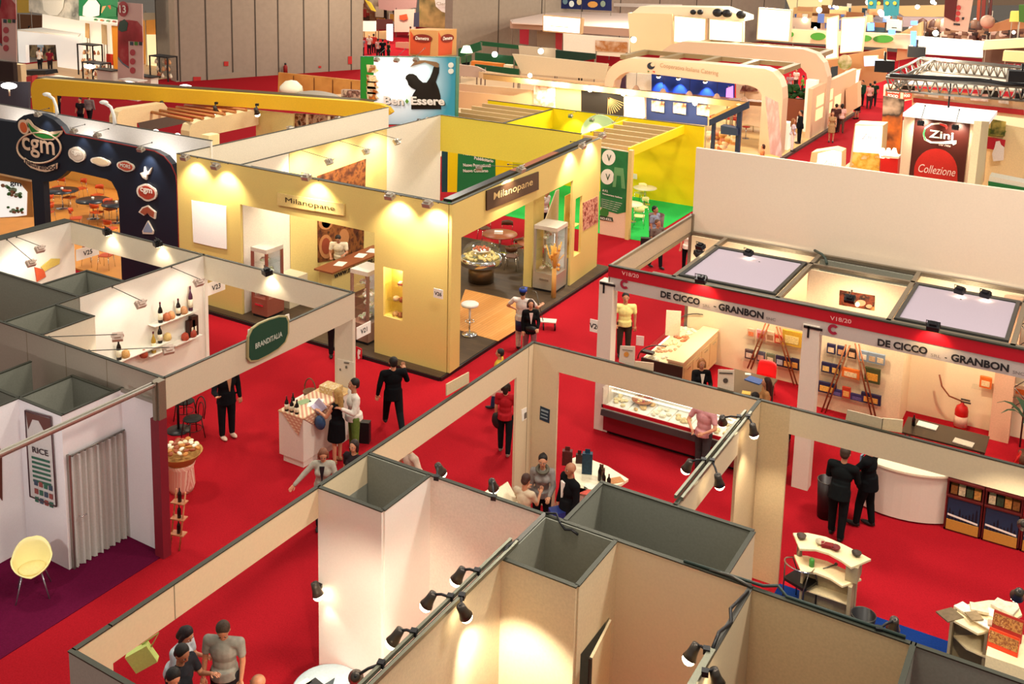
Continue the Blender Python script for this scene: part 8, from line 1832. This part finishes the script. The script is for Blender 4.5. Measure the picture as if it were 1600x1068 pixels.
 if style != 'bald':
  c=MB().ball(Hd(0,-.022,1.69),(.09,.098,.1),HR,n=16,k=10).ball(Hd(0,-.055,1.64),(.08,.06,.085),HR,n=12)
  if style=='long':
   for sx in (-1,1):c.limb(Hd(sx*.065,-.02,1.66),Hd(sx*.075,-.03,1.47),.04,.035)
   c.limb(Hd(0,-.07,1.62),Hd(0,-.1,1.35),.08,.06)
  elif style=='bob':
   for sx in (-1,1):c.limb(Hd(sx*.075,-.01,1.68),Hd(sx*.082,0,1.56),.035,.032)
   c.limb(Hd(0,-.06,1.66),Hd(0,-.07,1.54),.08,.06)
  elif style=='bun':c.ball(Hd(0,-.13,1.69),.045)
  fused(X(c),'hair',mat('hair_' +hair,hair,.6,var=.3,scale=60,bump=.4),t,vox)
 else:
  pass
 if style=='cap':q=MB().ball(Hd(0,-.01,1.70),(.1,.115,.085),HR,n=14).prism([Hd(x,y,1.70) for x,y in ((-.07,.08),(.07,.08),(.06,.19),(-.06,.19))],(0,0,.015));X(q).part('cap',M('1a3a90'),t)
 if scarf:q=MB().tube([U(.1*math.cos(a),.02+.09*math.sin(a),1.47-.03*math.sin(a)) for a in [i*math.pi/8 for i in range(16)]],.035,8,closed=True);X(q).part('scarf',M(scarf),t)
 t['_f'] =0;del t['_f']
 return t,(lambda v:MW @ Vector(v)),AJ,J
def at_head(px_,py_,z=1.75):return PZ(px_,py_,z)
def at_feet(px_,py_,z=0):return PZ(px_,py_,z)
dn=lambda sx,f=.3:((sx*.12,.05,-1),(0,f,-1))
fwd=lambda sx,up=.1:((sx*.15,.45,-1),(-sx*.25,1,up))
out=lambda sx:((sx*.7,.2,-.9),(-sx*.6,.5,-.5))
# front aisle
person('person in a black suit walking away down the red aisle, hand at the face',at_feet(614,674),190,1.8,'0e0f12','101114','14100e',kind='jacket',legs=(24,-26),arms=(((-.25,-.1,-1),(-.1,.3,-1)),((.3,.3,-.9),(-.1,.6,.7))))
t,F,AJ,J=person('person with long blonde hair in a black sleeveless dress reading at the tasting counter',at_feet(527,722),-125,1.68,'0f0f12',hair='a8834a',style='long',kind='dress',woman=True,arms=(fwd(-1,.25),fwd(1,.25)),shoes='a07050')
p=F((0,.48,1.22));MB().obox(p,(.02,.34,.26),Matrix.Rotation(math.radians(94),3,'Z') @ Matrix.Rotation(math.radians(-50),3,'X')).obox(p,(.3,.24,.015),Matrix.Rotation(math.radians(94),3,'Z') @ Matrix.Rotation(math.radians(30),3,'X')).solo('folder',M('c8bcd0'),'pale open leaflet held by the blonde person in black','leaflet')
p=F((-.2,.3,.98));MB().ball(p,(.14,.09,.16),n=12).solo('shoulder_bag',M('2a4468'),'blue bag hanging before the blonde person in black','bag')
person('person with curly dark hair in a white tunic and green trousers, hand on hip',at_feet(553,714),-75,1.8,'d8d0c4','5c7434','1a120e',kind='long',arms=(((-.3,.3,-1),(.2,.9,.5)),((.75,-.2,-.8),(-.7,-.1,-.5))),skin='m',shoes='3a2c24')
MB().obox(at_feet(568,690) +ZV*.25,(.3,.16,.5),.4).solo('briefcase',BLACK,'black bag standing behind the green trousers','bag')
person('person with brown hair in an open pale jacket reaching down, seen above the front header',at_head(505,703,1.62),-10,1.66,'a8a294','1c1c22','7a4a34',style='bob',kind='jacket',woman=True,shirt='1a1a20',head=(25,10),arms=(((-.3,.3,-.9),(0,.6,-.7)),((.8,.4,-.8),(.6,.5,-.6))))
person('person with dark wavy hair whose head shows beside the tower corner',at_head(553,691,1.6),-35,1.62,'2a2024','1c1c22','2a1a14',style='bob',woman=True)
person('person in a black jacket standing with a hand forward behind the beige header',at_feet(355,682),25,1.82,'15151a','17171c','16120e',kind='jacket',shirt='c08a68',arms=(dn(-1),((.3,.4,-.8),(.2,.9,.1))),shoes='d8b8a4')
person('person in a red top and dark trousers with a white bag seen from behind',at_feet(788,708),172,1.68,'a01c24','16181c','20140e',style='bob',kind='short',woman=True,legs=(8,-8),shoes='8a7a70')
MB().obox(at_feet(776,660) +ZV*.9,(.25,.2,.4),.3).solo('shoulder_bag',M('c8a898'),'pale pink bag carried beside the red top','bag')
MB().ball(at_feet(777,705) +ZV*.75,(.16,.1,.2)).solo('shoulder_bag',M('1a1416'),'dark bag hanging beside the dark trousers','bag')
person('child in a yellow shirt with a blue strap crossing behind the long header',at_head(781,546,1.5),-100,1.5,'c8a838','2a3a5a','16100e',legs=(12,-10),skin='m')
t,F,AJ,J=person('person in a blue cap and white polo with a dark blue apron, seen from behind',at_feet(815,547),165,1.8,'ddd2cc','c8b4a8','15100e',style='cap',arms=(out(-1),((.45,.5,-.8),(.1,1,-.1))),legs=(6,-6))
q=MB().cyl((0,0,1.0),(0,.02,.62),.185,.21,18).xf(Matrix.Translation(WL[t.name]) @ Matrix.Rotation(math.radians(-15),4,'Z'));q.part('apron',M('1c2450'),t)
t,F,AJ,J=person('person with dark hair in a black jacket over a white top, walking towards the camera',at_feet(827,560),8,1.65,'101012','8a5a60','2a1614',style='bob',kind='jacket',woman=True,shirt='e0c8c0',legs=(14,-10),arms=(fwd(-1,-.5),dn(1)))
MB().ball(F((0,.18,.98)),(.2,.08,.09),n=12).solo('waist_bag',BLACK,'black waist bag worn over the white top','bag')
p=at_feet(853,515);t=thing('hand_cart','empty flat hand cart with a bent handle and black wheels on the red aisle','cart',p)
MB().obox(p+Vector((0,.1,.25)),(.5,.3,.02),.4).part('platform',M('c8c0b8'),t);MB().tube([p+Vector((-.1,0,.25)),p+Vector((-.45,.2,.95)),p+Vector((-.5,.22,1.0)),p+Vector((-.6,.2,1.0))],.014,6).part('handle',DKALU,t)
for dx in (-.05,.1):MB().cyl(p+Vector((.02+dx*2,dx,.1)),p+Vector((.05+dx*2,dx+.02,.1)),.1,n=14).part('wheel',BLACK,t)
# behind the tower
person('person in a pale shirt bending, half hidden by the long header near the tower',at_head(648,690,1.6),-60,1.7,'c8b09c','2a2624','4a3424',kind='short',arms=(out(-1),fwd(1)),lean=12)
person('smiling person in a grey shirt and scarf leaning on the double pier',at_head(849,707,1.7),-3,1.7,'8a8480','14161a','1a1210',style='bun',kind='long',woman=True,scarf='5a5648',lean=8,arms=(fwd(-1,-.2),dn(1)))
person('person with short brown hair in a black and white striped shirt, seen from above',at_head(820,745,1.6),150,1.62,'b8a890','1a1618','3a2018',kind='short',woman=True,head=(25,0),arms=(fwd(-1,.5),fwd(1,.5)),skin='m')
person('bald person in a black jacket and pale shirt facing the boat-shaped counter',at_head(892,725,1.75),-60,1.76,'101114','15151a','6a4a34',style='bald',kind='jacket',skin='m')
MB().prism([PZ(857,792,.9),PZ(880,787,.9),PZ(884,800,.9),PZ(862,804,.9)],(0,0,-.3)).solo('blue_case',M('1a2a6a'),'blue case between the grey scarf person and the bald one','case')
# bottom left visitors
person('person in a grey T-shirt looking down, standing alone beside the long beige header',at_head(349,966,1.78),-22,1.78,'85827a','2a2a2e','3a281c',kind='short',head=(35,15),arms=(dn(-1),dn(1)),skin='m',vox=.012)
t,F,AJ,J=person('person with a dark bob in a pale blue blouse, lime green bag on the shoulder',at_head(272,972,1.66),50,1.66,'b8c0c8','2a2a44','1c1014',style='bob',kind='short',woman=True,lean=14,head=(20,0),arms=(fwd(-1,.6),fwd(1,.6)),vox=.012)
MB().obox(at_head(222,1026,1.12),(.12,.34,.30),Matrix.Rotation(-.9,3,'Z') @ Matrix.Rotation(.5,3,'X')).tube([at_head(222,1006,1.3),at_head(248,988,1.5),at_head(236,1010,1.3)],.012,6).solo('shoulder_bag',mat('lime_leather','c8d878',.5),'lime green shoulder bag carried by the dark bob visitor','bag')
person('person with glasses and a black and grey shirt among the bottom left visitors',at_head(281,1014,1.66),50,1.72,'2a2a30','1c1c20','17110f',kind='short',head=(20,-10),arms=(fwd(-1,.5),fwd(1,.5)),skin='m',vox=.012)
person('person with black hair cut by the bottom border, nearest of the visitors',at_head(268,1043,1.7),30,1.7,'1c1c20','1c1c20','120e0e',kind='short',head=(25,-10),vox=.012)
person('person whose brown bald head just shows at the bottom border beside a white paper',at_head(403,1056,1.68),-90,1.68,'5a5550','2a2a2e','5a3a28',style='bald',skin='d',vox=.012)
# right hand stands
person('person in a black suit bending forward at the rounded white counter',at_feet(1306,838),165,1.78,'101314','121416','3a2a20',kind='jacket',lean=14,legs=(6,-6),arms=(fwd(-1,-.2),fwd(1,-.2)),skin='m')
person('person in a black suit and blue shirt facing the stooping companion',at_feet(1350,822),-110,1.8,'0d0f12','101214','2a1c14',kind='jacket',shirt='9ab0c8',legs=(10,-4),arms=(((-.3,.6,-.8),(-.2,.9,.1)),dn(1)))
person('person in a pink shirt and grey jeans, hands behind the back at the long freezer',at_feet(1096,736),150,1.7,'c08a8c','3a3436','2a1c14',kind='short',arms=(((-.35,-.35,-.9),(.6,-.5,-.4)),((.35,-.35,-.9),(-.6,-.5,-.4))),legs=(3,-6))
person('person with wavy blonde hair in a black blazer sitting behind the header',at_head(1097,560,1.32),15,1.68,'121214','2a2426','9a6434',style='bob',kind='jacket',woman=True,sit=True,shirt='f0e4d4',arms=(fwd(-1,0),fwd(1,0)))
person('person with long brown hair sitting at the grey brown table',at_head(1198,588,1.32),-80,1.66,'a8784c','2a2426','3a1c14',style='long',kind='short',woman=True,sit=True)
person('person with black hair whose head shows just above the header edge',at_head(1181,612,1.3),170,1.66,'2a2020','2a2426','140e0e',kind='short',sit=True)
person('person in a pale yellow short sleeved shirt standing inside the left white post',at_head(978,459,1.78),5,1.78,'dcd088','3a342c','1a1210',kind='short',skin='m',arms=(dn(-1),((.2,.2,-1),(-.1,.7,-.5))))
MB().obox(at_head(1000,532,.95),(.2,.02,.26),.3).solo('carrier_bag',M('f0e0dc'),'white and red paper bag beside the pale yellow shirt','bag')
person('person in a white blouse and black trousers behind the ceiling frame corner',at_feet(1072,424),-20,1.66,'e8dcd0','141216','2a1c14',kind='short',woman=True)
person('person in a blue grey shirt standing at the corner of the green carpet',at_head(1024,323,1.78),60,1.78,'8a90a4','2a2a34','15100e',kind='short',skin='m')
person('person in a dark shirt with a black shoulder bag before the litter bin',at_head(1028,345,1.7),40,1.72,'6a5a54','1a1a20','5a3a28',kind='short',skin='m',legs=(10,-10))
MB().obox(at_head(1010,378,1.0),(.4,.2,.3),.4).solo('shoulder_bag',BLACK,'black shoulder bag beside the litter bin','bag')
person('person in a white shirt leaning on a panel inside the bakery stand',at_head(850,295,1.75),60,1.75,'d8ccc8','20202a','1a1210',kind='short',lean=10,skin='m')
person('person in a white shirt writing at the brown topped reception desk',(-20.75,24.6),-10,1.72,'d8ccb4','3a2c24','1a1210',kind='short',z0=.1,lean=18,head=(20,0),arms=(fwd(-1,.4),fwd(1,-.1)),skin='m')
person('person in dark clothes mostly hidden behind the beige corner post',at_feet(524,556),0,1.75,'1a1418','1c1418','15100e',kind='long')
# aisle and far visitors
V=dict(vox=.03)
for lb,p,f,kw in (('person in white trousers and a pale top talking at the oak platform edge',at_feet(1237,236,.12),280,dict(top='c8bcc8',bot='efe6e0',hair='8a5a34',style='long',woman=True,z0=.12)),('person in a dark suit embracing the companion in white trousers',at_feet(1248,224,.12),120,dict(top='15151a',bot='17171c',kind='jacket',z0=.12,h=1.85)),
      ('person in a tan dress carrying a cream bag in the red aisle',at_feet(1298,222),190,dict(top='a8845c',hair='5a2c1c',kind='dress',woman=True,style='long')),('person in a pink top and shorts with a white shopping bag',at_feet(1313,208),15,dict(top='e0b0a8',bot='5a3a30',woman=True,legs=(14,-14),style='bob')),
      ('person in a dark top walking beside the pink top',at_feet(1304,208),20,dict(top='4a2c28',bot='2a2224',legs=(-12,12))),('person in a long black coat at the peach reception counter',at_feet(1338,186),60,dict(top='141214',kind='dress',h=1.8,hair='1a1210')),
      ('person in black leaning over the peach reception counter',at_feet(1319,160),210,dict(top='101014',bot='121214',kind='jacket',hair='c8a888')),('person in a green black jacket beyond the long black coat',at_feet(1345,165),160,dict(top='1c3a2c',bot='1a1a1c',kind='jacket')),
      ('person in a pink shirt far along the red aisle',at_feet(1357,170),10,dict(top='d09a94',bot='3a2c2c',woman=True)),('person in dark green far along the red aisle',at_feet(1364,166),10,dict(top='1c3020',bot='2a2426')),
      ('person with a red brown head of hair low beside the dark blue kiosk',at_head(1192,229,1.4),120,dict(top='c07a50',bot='3a2c24',hair='3a140c',style='bob',h=1.5)),
      ('person in green sitting far inside the second portal',at_head(1255,118,1.5),100,dict(top='5a9a3a',bot='3a2c24',h=1.5)),('person in a white shirt far inside the second portal',at_head(1245,108,1.6),160,dict(top='e8dcd0',bot='3a2c24',h=1.6)),('person in mauve far inside the second portal',at_head(1235,115,1.6),200,dict(top='a88a94',bot='3a2c24',h=1.6)),
      ('person in dark clothes under the green white lamp shade',at_head(728,84,1.8),200,dict(top='14181a',bot='14181a',kind='jacket',h=1.85)),('person in grey with a tan cap before the glowing white wall',PY(908,86,70),5,dict(top='a89c94',bot='3a3430',hair='a8683c',kind='long')),('person in black at the narrow red panel below the canopy',PY(874,76,73),200,dict(top='15161a',bot='15161a',kind='jacket')),
      ('person in a pale blue shirt inside the white stand doorway',PY(65,108,51.5),190,dict(top='a8c0d8',bot='3a3a44')),('person in a white shirt and dark trousers before the white stand doorway',PY(63,114,48.5),10,dict(top='ece0d8',bot='1c1c24')),('person in a maroon shirt before the white stand doorway',PY(79,117,48.6),20,dict(top='7a1c2c',bot='2a2226')),
      ('person in a white top in the brown opening behind the white roof',PY(46,44,58),10,dict(top='f0e8e4',bot='1c1a20')),('person in a grey jacket walking with a pale bag under the golden beam',PY(140,178,37),20,dict(top='8a7a78',bot='241a1e',kind='long',legs=(12,-12))),('person in black trousers standing under the golden beam',PY(126,182,36),190,dict(top='2a2226',bot='15131a')),('person in dark clothes left under the golden beam',PY(90,170,37),100,dict(top='1a161c',bot='15131a')),
      ('person in grey at the left of the passage crowd',PY(566,84,71),250,dict(top='8a8088',bot='2a2226')),('person in white in the passage crowd',PY(577,78,73),20,dict(top='ece0d0',bot='2a2226',hair='d8c0a0')),('person in a red top in the passage crowd',PY(584,78,74),20,dict(top='c83a34',bot='2a2226')),('person in a pale pink shirt seen from behind in the passage crowd',PY(591,84,71),10,dict(top='e0b8b0',bot='2a2226')),
      ('person in black in the middle of the passage crowd',PY(598,84,71),30,dict(top='16181c',bot='1a1a1c')),('person in dark green at the right of the passage crowd',PY(607,84,70),330,dict(top='1c3024',bot='2a2620')),('person in a pale shirt beside the slate menu board',PY(641,50,82),100,dict(top='c8ccd8',bot='2a2a30')),('person with a dark head low at the wooden panel wall',PY(553,128,44),200,dict(top='1c2c30',bot='15181c')),
      ('person in dark clothes far right of the hall near the glowing wall',PY(1462,64,90),180,dict(top='4a3a3a',bot='2a2422')),('person in a pink top far right of the hall',PY(1470,64,91),180,dict(top='c8a8a4',bot='3a2c2c'))):
 kw.setdefault('z0',0);kw.setdefault('hair','1c1410');kw.setdefault('shoes','2a2220')
 person(lb,(p[0],p[1]),f-math.degrees(math.atan2(p[0],-p[1])),**kw,**V)
# bake the soft body surfaces
dg=bpy.context.evaluated_depsgraph_get()
for o,extra in PEND:
 me=bpy.data.meshes.new_from_object(o.evaluated_get(dg),depsgraph=dg);o.modifiers.clear()
 if extra:
  bm=bmesh.new();bm.from_mesh(me);org=WL[o.parent.name];vs=[bm.verts.new(Vector(v) -org) for v in extra.v]
  for f,mi in zip(extra.f,extra.m):
   try:fc=bm.faces.new([vs[i] for i in f]);fc.material_index=mi;fc.smooth=True
   except ValueError:pass
  bm.to_mesh(me);bm.free()
 me.name=o.data.name;o.data=me
 if not me.materials[0]:pass
